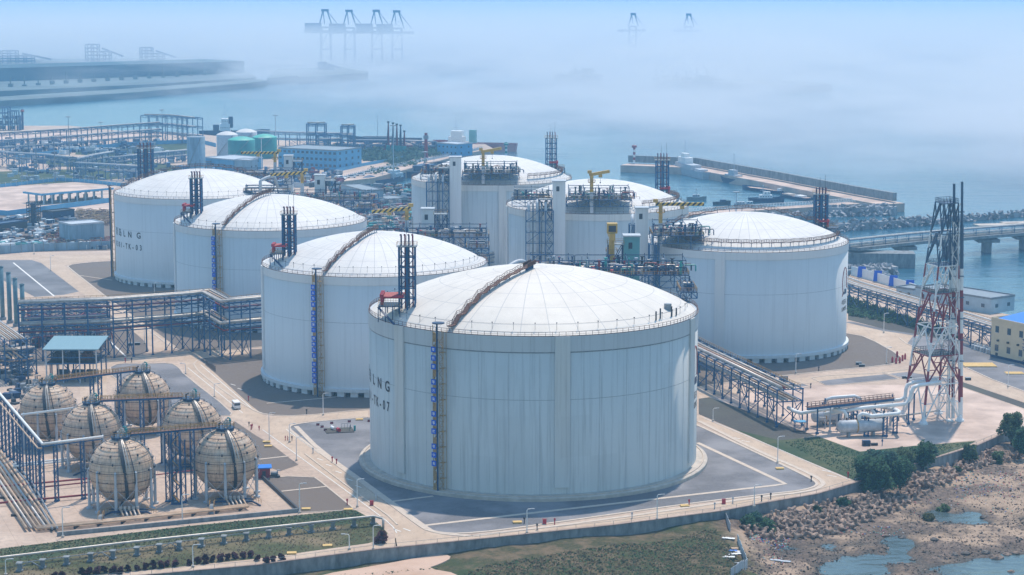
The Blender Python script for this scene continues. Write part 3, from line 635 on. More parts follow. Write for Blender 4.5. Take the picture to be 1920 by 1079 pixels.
# ---- stair towers on the walls
M['tan'] = mat('tan_mesh_panel', (0.44, 0.28, 0.12), 0.8, 0.25, 1.5)
def stair_tower(t, px_, py0, label, words, by, size, cap=True):
    X0, Y0, Rr, hh, rise = TK[t]; a, _ = CG(t, px_, 560 if t > 4 else 450)
    if px_ < 216: a = R_(-177)
    c = V((cos(a), sin(a), 0)); n = V((-sin(a), cos(a), 0)); B = V((X0, Y0, 0))+c*(Rr+1.6)
    T = thing('stair_tower', label, 'stair tower', B, 'ladder stair towers fixed to tank walls')
    top = hh+2.3; w2 = 1.45
    mb = MB(); 
    for s in (-1.0, -.12): mb.beam(B+n*s*w2+c*1.0, B+n*s*w2+c*1.0+V((0, 0, top)), .2)
    for k in range(0, int(top/2.2)):        # flights
        z = k*2.2; s0, s1 = ((-1, -.12) if k % 2 else (-.12, -1)); mb.beam(B+n*s0*w2+c*.6+V((0, 0, z)), B+n*s1*w2+c*.6+V((0, 0, z+2.2)), .8, .14)
        mb.beam(B+n*(-1)*w2+c*1+V((0, 0, z)), B+n*(-.12)*w2+c*1+V((0, 0, z)), .12)
    mb.build('left_flight_column', M['tan'], T)
    mb = MB()
    for k in range(int(top/3.3)):
        z = k*3.3+.6; q = [B+n*(-1)*w2+c*.95+V((0, 0, z)), B+n*(-.12)*w2+c*.95+V((0, 0, z)), B+n*(-.12)*w2+c*.95+V((0, 0, z+2.5)), B+n*(-1)*w2+c*.95+V((0, 0, z+2.5))]
        mb.add(q, [(0, 1, 2, 3)])
    mb.build('mesh_panel_row', M['tan'], T)
    mb = MB()
    for o1 in (.15, 1.1): mb.beam(B+n*o1*w2+c*.4, B+n*o1*w2+c*.4+V((0, 0, hh+.4)), .16)
    for o1 in (.15, 1.1): mb.beam(B+n*o1*w2-c*1.1, B+n*o1*w2-c*1.1+V((0, 0, hh+.4)), .14)
    nk = int(hh/1.5)
    for k in range(nk):
        z = k*1.5; e = (.15, 1.1) if k % 2 else (1.1, .15)
        mb.beam(B+n*e[0]*w2+c*.4+V((0, 0, z)), B+n*e[1]*w2+c*.4+V((0, 0, z+1.5)), .1); mb.beam(B+n*.15*w2+c*.4+V((0, 0, z)), B+n*1.1*w2+c*.4+V((0, 0, z)), .1)
        if k % 3 == 0: mb.cbox(B+n*.62*w2+V((0, 0, z))-c*.3, 1.5, 1.3, .12, a)
    mb.build('right_ladder_column', M['tan'], T)
    mb = MB(); mb.beam(B+c*1.1, B+c*1.1+V((0, 0, top+.4)), .5, .5); mb.build('centre_post', M['dblue'], T)
    if cap: MB().lathe([(.01, 0), (1.75, 0), (1.75, .3), (.01, .45)], B+c*.4+V((0, 0, top+.4)), 16).build('cap_disc', M['dblue'], T)
    for ch, yb in zip(words, by):
        pz = ZT(B.y-1.5, yb); bq = B-n*.78*w2+c*1.25; s = size
        mb = MB(); mb.cbox((bq.x-c.x*.0, bq.y, pz-s/2), .12, s, s, a); bd = mb.build('sign_board', M['signblue'], T)
        v, f = glyph(ch); k = s*.62; o2 = bq+c*.075
        MB().add([(o2.x+n.x*x*k, o2.y+n.y*x*k, pz-k*.36+y*k) for x, y, _ in v], f).build('sign_character', M['white'], bd)
    return T
stair_tower(7, 829, 612, 'brown ladder stair tower with twelve blue sign boards on the nearest tank wall', '零伤害零污染零事故零中毒', [657, 673, 689, 718, 734, 750, 778, 794.5, 810.5, 839, 855, 871], 1.55)
y5 = [500+q/4.32 for q in (170, 217, 262, 312, 380, 427, 474, 518, 586, 632, 678, 725, 795, 840, 885, 930)]
stair_tower(5, 600, 508, 'ladder stair tower with sixteen blue sign boards, on the second tank of the near row', '以人为本安全第一预防为主综合治理', y5, 1.65)
y4 = [448, 457, 467, 476, 489, 498.5, 508, 516.5, 530, 539.7, 548, 557, 571, 580, 589, 598]
stair_tower(4, 411, 420, 'ladder stair tower with blue sign boards half hidden behind the blue pipe bridge', '以人为本安全第一预防为主综合治理', y4, 1.65)
stair_tower(3, 212, 350, 'dark ladder stair tower without boards, at the outer edge of the tank lettered 03', '', [], 1.5)
# ---- relief valve towers
def relief(t, base, ztop, w_, label, plat=None, pipes=8):
    T = thing('relief_tower', label, 'relief valve tower', base, 'blue relief valve towers on the domes'); x, y, z0 = base; H_ = ztop-z0
    f = MB(); hw = w_/2; dd = 1.5
    cn = [(-hw, -dd), (hw, -dd), (hw, dd), (-hw, dd)]; tz = z0+H_*.84
    for dx, dy in cn+[(0, -dd), (0, dd)]:
        f.beam((x+dx, y+dy, domez(t, x+dx, y+dy)-.2), (x+dx, y+dy, tz), .46)
    nb = 6
    for k in range(1, nb+1):
        z = z0+(tz-z0)*k/nb; zp = z0+(tz-z0)*(k-1)/nb
        for i in range(4):
            a, b = cn[i], cn[(i+1) % 4]; f.beam((x+a[0], y+a[1], z), (x+b[0], y+b[1], z), .32)
        for (a, b) in ((cn[0], (0, -dd)), ((0, -dd), cn[1]), (cn[1], cn[2]), (cn[0], cn[3])):
            a, b = (a, b) if k % 2 else (b, a); f.beam((x+a[0], y+a[1], zp), (x+b[0], y+b[1], z), .22)
    f.build('frame', M['blue'], T)
    mb = MB(); mb.cbox((x, y, tz), w_+1.2, 2*dd+1.0, .2)
    mb.build('top_deck', M['grey'], T)
    mb = MB()
    for s in (-1, 1):
        mb.beam((x-hw-.6, y+s*(dd+.5), tz+1.2), (x+hw+.6, y+s*(dd+.5), tz+1.2), .1); mb.beam((x+s*(hw+.6), y-dd-.5, tz+1.2), (x+s*(hw+.6), y+dd+.5, tz+1.2), .1)
        for k in range(7): mb.beam((x-hw-.6+(w_+1.2)*k/6, y+s*(dd+.5), tz), (x-hw-.6+(w_+1.2)*k/6, y+s*(dd+.5), tz+1.2), .08)
    mb.build('deck_railing', M['rail'], T)
    for k in range(pipes//2):
        px_ = x-hw*.72+w_*.72*k/max(1, pipes//2-1)
        for yy in (-.6, .7):
            P1 = [(px_, y+yy, z0), (px_, y+yy, ztop-.6), (px_, y+yy-.25, ztop-.1), (px_-.2, y+yy-.9, ztop)]
            MB().tube(P1, .2, 6).build('vent_pipe', M['dred' if (k+(yy > 0)) % 2 else 'dblue'], T)
    mb = MB(); mb.beam((x+hw*.7, y+dd, tz), (x+hw*.7, y+dd, ztop+5), .12); mb.beam((x-hw*.1, y+dd, tz), (x-hw*.1, y+dd, ztop+4), .1); mb.build('lightning_rod', M['dark'], T)
    if plat:   # side platform with valves: dx range, dy range
        (dx0, dx1, dy0, dy1) = plat; zp = z0+.9
        mb = MB(); mb.box(x+dx0, y+dy0, zp, x+dx1, y+dy1, zp+.25)
        for i in range(4):
            for j in (0, 1):
                qx, qy = x+dx0+(dx1-dx0)*i/3, y+(dy0, dy1)[j]; mb.beam((qx, qy, zp), (qx, qy, domez(t, qx, qy)-.1), .25)
        mb.beam((x+dx0, y+dy0, zp), (x+dx0+5, y+dy0-6.5, domez(t, x+dx0+5, y+dy0-6.5)+.3), .7, .2)
        mb.build('side_platform', M['dblue'], T)
        mb = MB()
        for i in range(9):
            qx = x+dx0+(dx1-dx0)*i/8; mb.beam((qx, y+dy0, zp), (qx, y+dy0, zp+1.3), .09); mb.beam((qx, y+dy1, zp), (qx, y+dy1, zp+1.3), .09)
        for yy in (dy0, dy1): mb.beam((x+dx0, y+yy, zp+1.3), (x+dx1, y+yy, zp+1.3), .1); mb.beam((x+dx0, y+yy, zp+.7), (x+dx1, y+yy, zp+.7), .07)
        mb.beam((x+dx0, y+dy0, zp+1.3), (x+dx0, y+dy1, zp+1.3), .1)
        mb.build('platform_railing', M['rail'], T)
        for i in range(5):
            qy = y+dy0+.6+(dy1-dy0-1.2)*i/4
            mb = MB(); mb.tube([(x+dx0+1, qy, zp+.6), (x+dx0+1, qy, zp+2.3), (x+dx0+1.6, qy, zp+2.9), (x-hw*.4, qy, zp+2.9)], .36, 6); mb.cbox((x+dx0+1, qy, zp+2.7), 1.1, .8, 1.0); mb.build('relief_valve', M['red'], T)
    return T
p = DG(7, 764, 578); relief(7, p, ZT(p.y, 440), 4.6, 'blue relief valve tower with red pipes on the nearest dome', (-8.2, -2.0, -4.2, 4.0))
p = DG(5, 543, 480); relief(5, p, ZT(p.y, 388), 4.6, 'blue relief valve tower on the dome of the second tank in the near row', (-6.6, -2, -3.2, 3))
p = DG(4, 369, 402); relief(4, p, ZT(p.y, 322), 4.6, 'blue relief valve tower on the third dome of the near row', (-6.2, -2, -3.2, 3))
p = V((-180.5, 990, 0)); p.z = domez(3, p.x, p.y); relief(3, p, ZT(990, 268), 7.2, 'wide blue relief valve tower with four stacks on the dome of the tank lettered 03', None, 8)
p = V((124.6, 808, 0)); p.z = domez(8, p.x, p.y); relief(8, p, ZT(808, 352), 5.2, 'blue relief valve tower on the dome of the tank by the jetty', (1.5, 6.5, -4, 3))
p = V((69.2, 925, 0)); p.z = domez(9, p.x, p.y); relief(9, p, ZT(925, 288), 5.8, 'blue relief valve tower on the middle dome of the seaward row', (2, 7, -4, 3))
p = V((20.4, 1047, 0)); p.z = domez(10, p.x, p.y); relief(10, p, ZT(1047, 248), 5.6, 'blue relief valve tower on the farthest dome of the seaward row', (2, 7, -4, 3))
# ================================================================== SHAFTS, CRANES, PUMP DECKS
def rails(mb, pts, z, h_=1.15, sp=2.0, tk=.1):
    for i in range(len(pts)-1):
        a = V((pts[i][0], pts[i][1], z)); b = V((pts[i+1][0], pts[i+1][1], z)); k = max(1, int((b-a).length/sp))
        mb.beam(a+V((0, 0, h_)), b+V((0, 0, h_)), tk); mb.beam(a+V((0, 0, h_*.5)), b+V((0, 0, h_*.5)), tk*.7)
        for j in range(k+1): c = a.lerp(b, j/k); mb.beam(c, c+V((0, 0, h_)), tk)
def lift_shaft(x, y, w_, zt, label, m='wall', zb=0, plat=None, d=None):
    zq_=0; T = thing('lift_shaft', label, 'lift shaft', (x, y, zb), 'concrete lift shafts beside the tanks'); d = d or w_
    mb = MB(); mb.cbox((x, y, zb), w_, d, zt-zb-.5); mb.build('shaft_wall', M[m], T)
    MB().cbox((x, y, zt-.5), w_+.7, d+.7, .5).build('shaft_roof', M['lgrey'], T)
    mb = MB(); mb.cbox((x-w_*.1, y-d/2-.01, zt-4.5), 1.3, .12, 2.1); mb.build('landing_door', M['dark'], T)
    if plat:      # landing deck on one side, on a braced frame
        s, L, zp = plat; x0 = x+s*w_/2; x1 = x0+s*L
        mb = MB(); mb.box(min(x0, x1), y-d/2, zp, max(x0, x1), y+d/2, zp+.25); mb.build('landing_deck', M['grey'], T)
        mb = MB(); rails(mb, [(x0, y-d/2), (x1, y-d/2), (x1, y+d/2), (x0, y+d/2)], zp+.25); mb.build('landing_railing', M['rail'], T)
        mb = MB(); zq = zp-9
        for yy in (y-d/2+.2, y+d/2-.2):
            for xx in (x0+s*.4, x1-s*.3): mb.beam((xx, yy, zq), (xx, yy, zp), .35)
            mb.beam((x0+s*.4, yy, zq), (x1-s*.3, yy, zp-.2), .22); mb.beam((x1-s*.3, yy, zq), (x0+s*.4, yy, zp-.2), .22); mb.beam((x0, yy, zq+4.5), (x1, yy, zq+4.5), .2)
            mb.beam((x0+s*.4, y-d/2+.2, zq+.3), (x0+s*.4, y+d/2-.2, zq+.3), .2); mb.beam((x1-s*.3, y-d/2+.2, zq+.3), (x1-s*.3, y+d/2-.2, zq+.3), .2)
        mb.build('landing_frame', M['dblue'], T)
    return T
M['tealshade'] = mat('painted_teal_shade', (0.13, 0.34, 0.37), 0.6, 0.1, 0.3)  # teal tint of the shaded light put into this shaft's wall colour
lift_shaft(-27.7, 984, 5.6, 58.8, 'tall pale lift shaft in front of the farthest seaward tank', 'wall', plat=(-1, 5.5, 53))
lift_shaft(20.1, 858, 5.4, 59.2, 'tall pale lift shaft in front of the middle seaward tank', 'wall', plat=(-1, 6, 51))
lift_shaft(49.9, 770, 4.8, 57.4, 'pale lift shaft between the middle seaward tank and the tank by the jetty', 'wall')
p = A(1184, 465, 668); lift_shaft(p.x, 668, 5.2, ZT(668, 440), 'short-looking lift shaft with a shade-tinted teal front, just behind the nearest dome', 'tealshade', plat=(-1, 5.5, ZT(668, 458)))
p = A(802, 400, 790); lift_shaft(p.x, 790, 4.8, ZT(790, 390), 'pale lift shaft with side landing, left of the farthest seaward tank base', 'wall', plat=(1, 5.5, ZT(790, 402)))
p = A(600, 340, 917); lift_shaft(p.x, 917, 4.6, ZT(917, 327), 'pale lift shaft with braced landing, behind the third near-row dome', 'wall', plat=(1, 5, ZT(917, 339)))
p = A(541, 300, 1040); lift_shaft(p.x, 1040, 4.4, ZT(1040, 291), 'small pale lift shaft with landing, in front of the blue office block', 'wall', plat=(1, 5, ZT(1040, 303)))
hm, h = new('hazard_stripes', 0.5); tc = h.n('ShaderNodeTexCoord'); sx = h.n('ShaderNodeSeparateXYZ'); h.l(tc.outputs['Object'], sx.inputs[0])
u = h.math('ADD', sx.outputs[0], h.math('MULTIPLY', sx.outputs[2], -1.0)); st = h.math('LESS_THAN', h.math('FRACT', h.math('MULTIPLY', u, .5)), .5)
h.l(h.mix(st, (0.62, 0.40, 0.06), (0.02, 0.025, 0.03)), h.b.inputs['Base Color']); M['hazard'] = hm
def jib_crane(x, y, zb, zt, dx, dy, label, stripe=True, rise=0):
    T = thing('jib_crane', label, 'crane', (x, y, zb), 'yellow jib cranes on the tank decks')
    mb = MB(); mb.cbox((x, y, zb), 1.5, 1.5, (zt-zb)*.55); mb.build('lower_mast', M['lgrey'], T)
    z1 = zb+(zt-zb)*.55
    mb = MB(); mb.lathe([(.75, 0), (.75, zt-z1), (.01, zt-z1+.1)], (x, y, z1), 12); mb.lathe([(.01, 0), (1.5, 0), (1.5, .25), (.01, .25)], (x, y, zt-3.4), 12); mb.build('upper_mast', M['yellow'], T)
    mb = MB(); rails(mb, [(x-1.5, y-1.5), (x+1.5, y-1.5), (x+1.5, y+1.5), (x-1.5, y+1.5), (x-1.5, y-1.5)], zt-3.2, 1.1, 1); mb.build('service_railing', M['rail'], T)
    e = V((x+dx, y+dy, zt+rise)); s = V((x-dx*.12, y-dy*.12, zt))
    MB().beam(s, e, 1.1, 1.25).build('jib', M['hazard' if stripe else 'yellow'], T)
    mb = MB(); c = s.lerp(e, .55); mb.cbox((c.x, c.y, c.z-1.9), 1.6, 1.3, 1.2); mb.build('hoist_trolley', M['yellow'], T)
    mb = MB(); mb.tube([(c.x, c.y, c.z-1.8), (c.x, c.y, c.z-4)], .07, 5); mb.sphere((c.x, c.y, c.z-4.2), .3, 8, 5); mb.build('hook_cable', M['dark'], T)
    mb = MB(); mb.cbox((s.x, s.y, zt+.6), 1.8, 1.5, 1.3); mb.build('slewing_motor', M['yellow'], T)
def jc(px_, pyt, pyb, Y, dxp, label, dy=0, stripe=True, rise=0):
    p = A(px_, pyb, Y); q = A(px_+dxp, pyt, Y); jib_crane(p.x, Y, p.z, ZT(Y, pyt), q.x-p.x, dy, label, stripe, rise)
jc(906, 285, 345, 988, 34, 'yellow jib crane on the pump deck of the farthest seaward tank', 3, False, 1.5)
jc(1109, 328, 400, 862, 34, 'yellow jib crane on the pump deck of the middle seaward tank', 3, False, 1.2)
jc(1238, 383, 462, 763, 82, 'black and yellow striped jib crane on the tank deck by the jetty')
jc(763, 391, 440, 778, -66, 'striped jib crane behind the second dome of the near row', 0, True, -1.4)
jc(567, 324, 368, 905, -60, 'striped jib crane behind the third dome of the near row', 0, True, -1.0)
jc(516, 287, 326, 1030, -64, 'striped jib crane in front of the green tanks', 0)
# crane seen end-on behind the near dome
x = A(1147, 450, 660).x
T = thing('jib_crane', 'yellow jib crane seen end on, mast and box head right behind the nearest dome', 'crane', (x, 660, 48), 'yellow jib cranes on the tank decks')
MB().tube([(x, 660, 46), (x, 660, 59)], .95, 12).build('upper_mast', M['yellow'], T)
MB().box(x-.9, 655, 59, x+.9, 672, 61).build('jib', M['yellow'], T); MB().box(x-1.7, 656.5, 61, x+1.7, 660, 64.3).build('slewing_motor', M['yellow'], T)
MB().box(x-1.2, 656.3, 61.6, x+1.2, 656.5, 63.6).build('end_window', M['dark'], T)
mb = MB(); rails(mb, [(x-1.8, 658), (x+1.8, 658), (x+1.8, 662), (x-1.8, 662), (x-1.8, 658)], 54.5, 1.1, 1); mb.build('service_railing', M['rail'], T)
PUMPM = ['dblue', 'dblue', 'grey', 'dred', 'pipe', 'lgrey', 'dark', 'blue', 'blue', 'teal']
def pump_deck(t, x0, y0, x1, y1, z, label, seed, dens=1.0, legs=True, depth=3.0, tall=4.0):
    rr = random.Random(seed); T = thing('pump_deck', label, 'pump deck', ((x0+x1)/2, (y0+y1)/2, z), 'pump decks over the tank rims')
    mb = MB(); mb.box(x0, y0, z-.3, x1, y1, z); mb.build('deck_floor', M['dblue'], T)
    mb = MB(); nx = max(3, int((x1-x0)/4.5)); 
    for i in range(nx+1):
        x = x0+(x1-x0)*i/nx
        for y in (y0+.2, y1-.2):
            zb = z-depth; zl = domez(t, x, y) if hypot(x-TK[t][0], y-TK[t][1]) < TK[t][2]-.7 else z-depth
            mb.beam((x, y, min(zl, zb)), (x, y, z-.3), .32)
            if i < nx:
                xn = x0+(x1-x0)*(i+1)/nx; mb.beam((x, y, zb), (xn, y, zb), .22)
                a, b = ((x, zb), (xn, z-.3)) if i % 2 else ((x, z-.3), (xn, zb)); mb.beam((a[0], y, a[1]), (b[0], y, b[1]), .18)
        mb.beam((x, y0, zb), (x, y1, zb), .2)
    mb.build('deck_truss', M['blue'], T)
    mb = MB(); rails(mb, [(x0, y0), (x1, y0), (x1, y1), (x0, y1), (x0, y0)], z, 1.2, 1.8); mb.build('deck_railing', M['rail'], T)
    n = int((x1-x0)*(y1-y0)/11*dens)
    for i in range(n):
        x = rr.uniform(x0+1, x1-1); y = rr.uniform(y0+1, y1-1); hh = rr.uniform(1.3, tall); r = rr.uniform(.18, .42); m = rr.choice(PUMPM)
        mb = MB(); k = rr.random()
        if k < .45: mb.tube([(x, y, z), (x, y, z+hh)], r, 6); mb.lathe([(.01, 0), (r*1.7, 0), (r*1.7, .25), (.01, .25)], (x, y, z+hh*.6), 6); mb.lathe([(.01, 0), (r*1.8, 0), (r*1.8, .3), (.01, .3)], (x, y, z+hh), 6); nm = 'pump_column'
        elif k < .75: L = rr.uniform(1.5, 5); mb.tube([(x, y, z), (x, y, z+hh*.6), (x+.4, y, z+hh*.7), (x+L, y, z+hh*.7), (x+L+.3, y, z+hh*.55), (x+L+.3, y, z)], r*.6, 6); nm = 'connecting_pipe'
        elif k < .9: mb.cbox((x, y, z), rr.uniform(.8, 1.8), rr.uniform(.6, 1.2), rr.uniform(.8, 2)); nm = 'control_box'
        else: mb.tube([(x, y, z), (x, y, z+hh*.5)], .14, 5); mb.lathe([(.01, 0), (.7, .1), (.7, .3), (.01, .5)], (x, y, z+hh*.5), 8); nm = 'valve_wheel'; m = 'red' if rr.random() < .5 else 'pipe'
        mb.build(nm, M[m], T)
    for j in range(3):
        y = y0+(y1-y0)*(j+1)/4; zz = z+rr.uniform(.9, 1.8); MB().tube([(x0+1, y, zz), (x1-1.5, y, zz)], .3, 8).build('header_pipe', M[('grey', 'pipe', 'grey')[j]], T)
    mb = MB(); k = max(2, int((x1-x0)/6))
    for i in range(k+1):
        x = x0+1+(x1-x0-2)*i/k; mb.beam((x, y1-.6, z), (x, y1-.6, z+tall+.6), .22); mb.beam((x, y0+.8, z), (x, y0+.8, z+tall), .2); mb.beam((x, y0+.8, z+tall), (x, y1-.6, z+tall), .2); mb.beam((x, y0+.8, z+tall*.5), (x, y1-.6, z+tall*.5), .2)
    for zz in (z+tall*.5, z+tall): mb.beam((x0+1, y0+.8, zz), (x1-1, y0+.8, zz), .24); mb.beam((x0+1, y1-.6, zz), (x1-1, y1-.6, zz), .24)
    mb.build('gantry_frame', M['dblue'], T)
    return T
pump_deck(10, -45, 986.5, -30, 1004, 50.0, 'crowded pump deck at the left of the farthest seaward tank', 1, 2.2)
pump_deck(10, -24.5, 986, 3.5, 999, 50.0, 'crowded pump deck right of the lift shaft on the farthest seaward tank', 2, 2.6, tall=5)
pump_deck(9, 0, 861.5, 17, 876, 50.5, 'crowded pump deck left of the lift shaft on the middle seaward tank', 3, 2.2)
pump_deck(9, 23.5, 860.5, 51.5, 873, 50.5, 'crowded pump deck right of the lift shaft on the middle seaward tank', 4, 2.6, tall=5)
pump_deck(8, 53.5, 760, 73, 778, 47.5, 'pump deck at the inland edge of the tank by the jetty', 5, 2.4)
pump_deck(7, 5, 641, 57, 656, 49.5, 'long blue pump deck running behind the nearest dome', 6, 2.6, depth=4.2, tall=4.6)
pump_deck(5, -50, 768, -9, 782, 45.8, 'pump deck behind the second dome of the near row', 7, 1.0, depth=4, tall=3.6)
pump_deck(4, -100, 900, -63, 914, 46.0, 'pump deck behind the third dome of the near row', 8, 1.0, depth=4, tall=3.4)
pump_deck(3, -150, 1020, -112, 1034, 45.4, 'pump deck behind the dome of the tank lettered 03', 9, .9, depth=4, tall=3.2)
pump_deck(3, -128, 955, -106, 959, 44.6, 'narrow pipe deck at the front right rim of the tank lettered 03', 10, .9, depth=1.5, tall=2.6)
pump_deck(7, 51.5, 607, 56.5, 622, 49.2, 'small red railed deck on the right rim of the nearest tank', 11, .5, depth=2, tall=2.2)
pump_deck(5, -17, 742, -8.6, 752, 45.0, 'small railed deck on the right rim of the second near-row tank', 12, .6, depth=2, tall=2.2)
pump_deck(4, -68, 876, -61, 886, 45.0, 'small railed deck on the right rim of the third near-row tank', 13, .6, depth=2, tall=2.2)
def arc_pipe(t_, pts, r, label):
    o = MB().tube([V(q) for q in pts], r, 12).build('overhead_pipe', M['lgrey'], None, label=label, smooth=True, category='pipe'); o['group'] = 'large curved pipes between the tanks'
def arcpts(px0, py0, px1, Y, zr, k=8):
    a = A(px0, py0, Y); b = A(px1, py0, Y); out = [(a.x, Y, a.z-6)]
    for i in range(k+1):
        u = i/k; out.append((a.x+(b.x-a.x)*u, Y+u*5, a.z+zr*sin(pi*(.12+.88*u)*.62)))
    return out+[(b.x+1.5, Y+6, a.z-3)]
arc_pipe(7, arcpts(950, 508, 982, 662, 2.6), .8, 'large curved grey pipe left of the crest of the nearest dome')
arc_pipe(7, arcpts(985, 508, 1008, 668, 2.2), .8, 'large curved grey pipe right at the crest of the nearest dome')
arc_pipe(5, arcpts(828, 452, 860, 785, 4), 1.1, 'large curved grey pipe behind the right side of the second dome')
arc_pipe(5, arcpts(850, 455, 888, 790, 4.2), 1.1, 'rightmost large curved grey pipe behind the second dome')
arc_pipe(4, arcpts(488, 342, 512, 918, 2.2), .7, 'large curved pale pipe behind the third dome')
# blue pipe towers in front of the two seaward tanks
def pipe_tower(x0, x1, y, zt, label, n=5):
    T = thing('pipe_tower', label, 'pipe tower', ((x0+x1)/2, y, 0), 'blue pipe towers against the tank walls'); d = 5.0
    f = MB(); xs = [x0, x0+(x1-x0)*.5, x1-(x1-x0)*.28, x1]
    for x in xs:
        for yy in (y, y+d): f.beam((x, yy, 0), (x, yy, zt), .38)
    nk = int(zt/4.6)
    for k in range(nk+1):
        z = zt*k/nk
        for yy in (y, y+d): f.beam((x0, yy, z), (x1, yy, z), .26)
        for x in (x0, x1): f.beam((x, y, z), (x, y+d, z), .24)
        if k < nk:
            z2 = zt*(k+1)/nk
            a, b = (xs[2], xs[3]) if k % 2 else (xs[3], xs[2]); f.beam((a, y, z), (b, y, z2), .22); f.beam((b, y, z), (a, y, z2), .16)
            if k % 2: f.beam((xs[0], y, z), (xs[1], y, z2), .2)
    f.build('steel_frame', M['blue'], T)
    for i in range(n):
        x = x0+1.2+(x1-x0)*.62*i/(n-1); r = .62 if i % 2 == 0 else .38
        MB().tube([(x, y+1.6, 0), (x, y+1.6, zt+1.5+.5*(i % 3)), (x, y+2.2, zt+2.5+.5*(i % 3)), (x, y+4.5, zt+2.8+.5*(i % 3)), (x+.5, y+8.5, zt+2.8+.5*(i % 3))], r, 10).build('riser_pipe', M['lgrey' if i % 2 == 0 else 'grey'], T, smooth=True)
    mb = MB()
    for k in range(int(zt/3.2)):
        z = k*3.2; a, b = (xs[2]+.4, xs[3]-.3) if k % 2 else (xs[3]-.3, xs[2]+.4); mb.beam((a, y+2.8, z), (b, y+2.8, z+3.2), .9, .16)
    mb.build('stair_flights', M['dblue'], T); 
pa = A(986, 480, 856).x; pb = A(1037, 480, 856).x; pipe_tower(pa, pb, 853, 46.5, 'blue steel pipe tower at the wall of the middle seaward tank')
pa = A(800, 430, 980).x; pb = A(842, 430, 980).x; pipe_tower(pa, pb, 979, 46.5, 'blue steel pipe tower at the wall of the farthest seaward tank')
pa = A(1180, 430, 775).x; pb = A(1193, 430, 775).x; pipe_tower(pa, pb, 773, 50, 'narrow blue stair tower left of the lift shaft by the middle seaward tank', 2)
pa = A(1216, 440, 766).x; pb = A(1234, 440, 766).x; pipe_tower(pa, pb, 760, 44, 'narrow blue pipe tower at the inland edge of the tank by the jetty', 2)
# ================================================================== SPHERES
sm, h = new('sphere_weathered_cladding', 0.6, 0.35); tc = h.n('ShaderNodeTexCoord'); sx = h.n('ShaderNodeSeparateXYZ'); h.l(tc.outputs['Object'], sx.inputs[0])
P_ = h.n('ShaderNodeNewGeometry').outputs['Position']
el = h.math('ARCSINE', h.math('DIVIDE', h.math('SUBTRACT', sx.outputs[2], 10.4), 8.85)); az = h.math('ARCTAN2', sx.outputs[1], sx.outputs[0])
fr = h.math('FRACT', h.math('MULTIPLY', el, 7.6)); l1 = h.math('LESS_THAN', fr, .07)
fa = h.math('FRACT', h.math('MULTIPLY', az, 36/(2*pi))); l2 = h.math('LESS_THAN', fa, .05)
str_ = h.noise(h.vmul(P_, (1, 1, .12)), 1.1, 5, .7); blot = h.noise(P_, .35, 5, .65)
col = h.mix(h.ramp(str_, .42, .72), (0.66, 0.47, 0.33), (0.34, 0.23, 0.165)); col = h.mix(h.ramp(blot, .5, .72), col, (0.58, 0.49, 0.40))
col = h.mix(h.math('MULTIPLY', h.math('MAXIMUM', l1, h.math('MULTIPLY', l2, .6)), .75), col, (0.07, 0.055, 0.05)); h.l(col, h.b.inputs['Base Color']); M['sphere'] = sm
SR, SZ = 8.85, 10.4
def lattice(mb, x, y, z0, z1, w_=1.0, tk=.16, step=1.6):
    hw = w_/2
    for dx, dy in ((-hw, -hw), (hw, -hw), (hw, hw), (-hw, hw)): mb.beam((x+dx, y+dy, z0), (x+dx, y+dy, z1), tk)
    k = max(1, int((z1-z0)/step))
    for i in range(k):
        za, zb = z0+(z1-z0)*i/k, z0+(z1-z0)*(i+1)/k; s = 1 if i % 2 else -1
        mb.beam((x-hw*s, y-hw, za), (x+hw*s, y-hw, zb), tk*.7); mb.beam((x-hw*s, y+hw, za), (x+hw*s, y+hw, zb), tk*.7)
        mb.beam((x-hw, y-hw*s, za), (x-hw, y+hw*s, zb), tk*.7); mb.beam((x+hw, y-hw*s, za), (x+hw, y+hw*s, zb), tk*.7)
    mb.cbox((x, y, z0-.02), w_+.5, w_+.5, .35)
    return mb
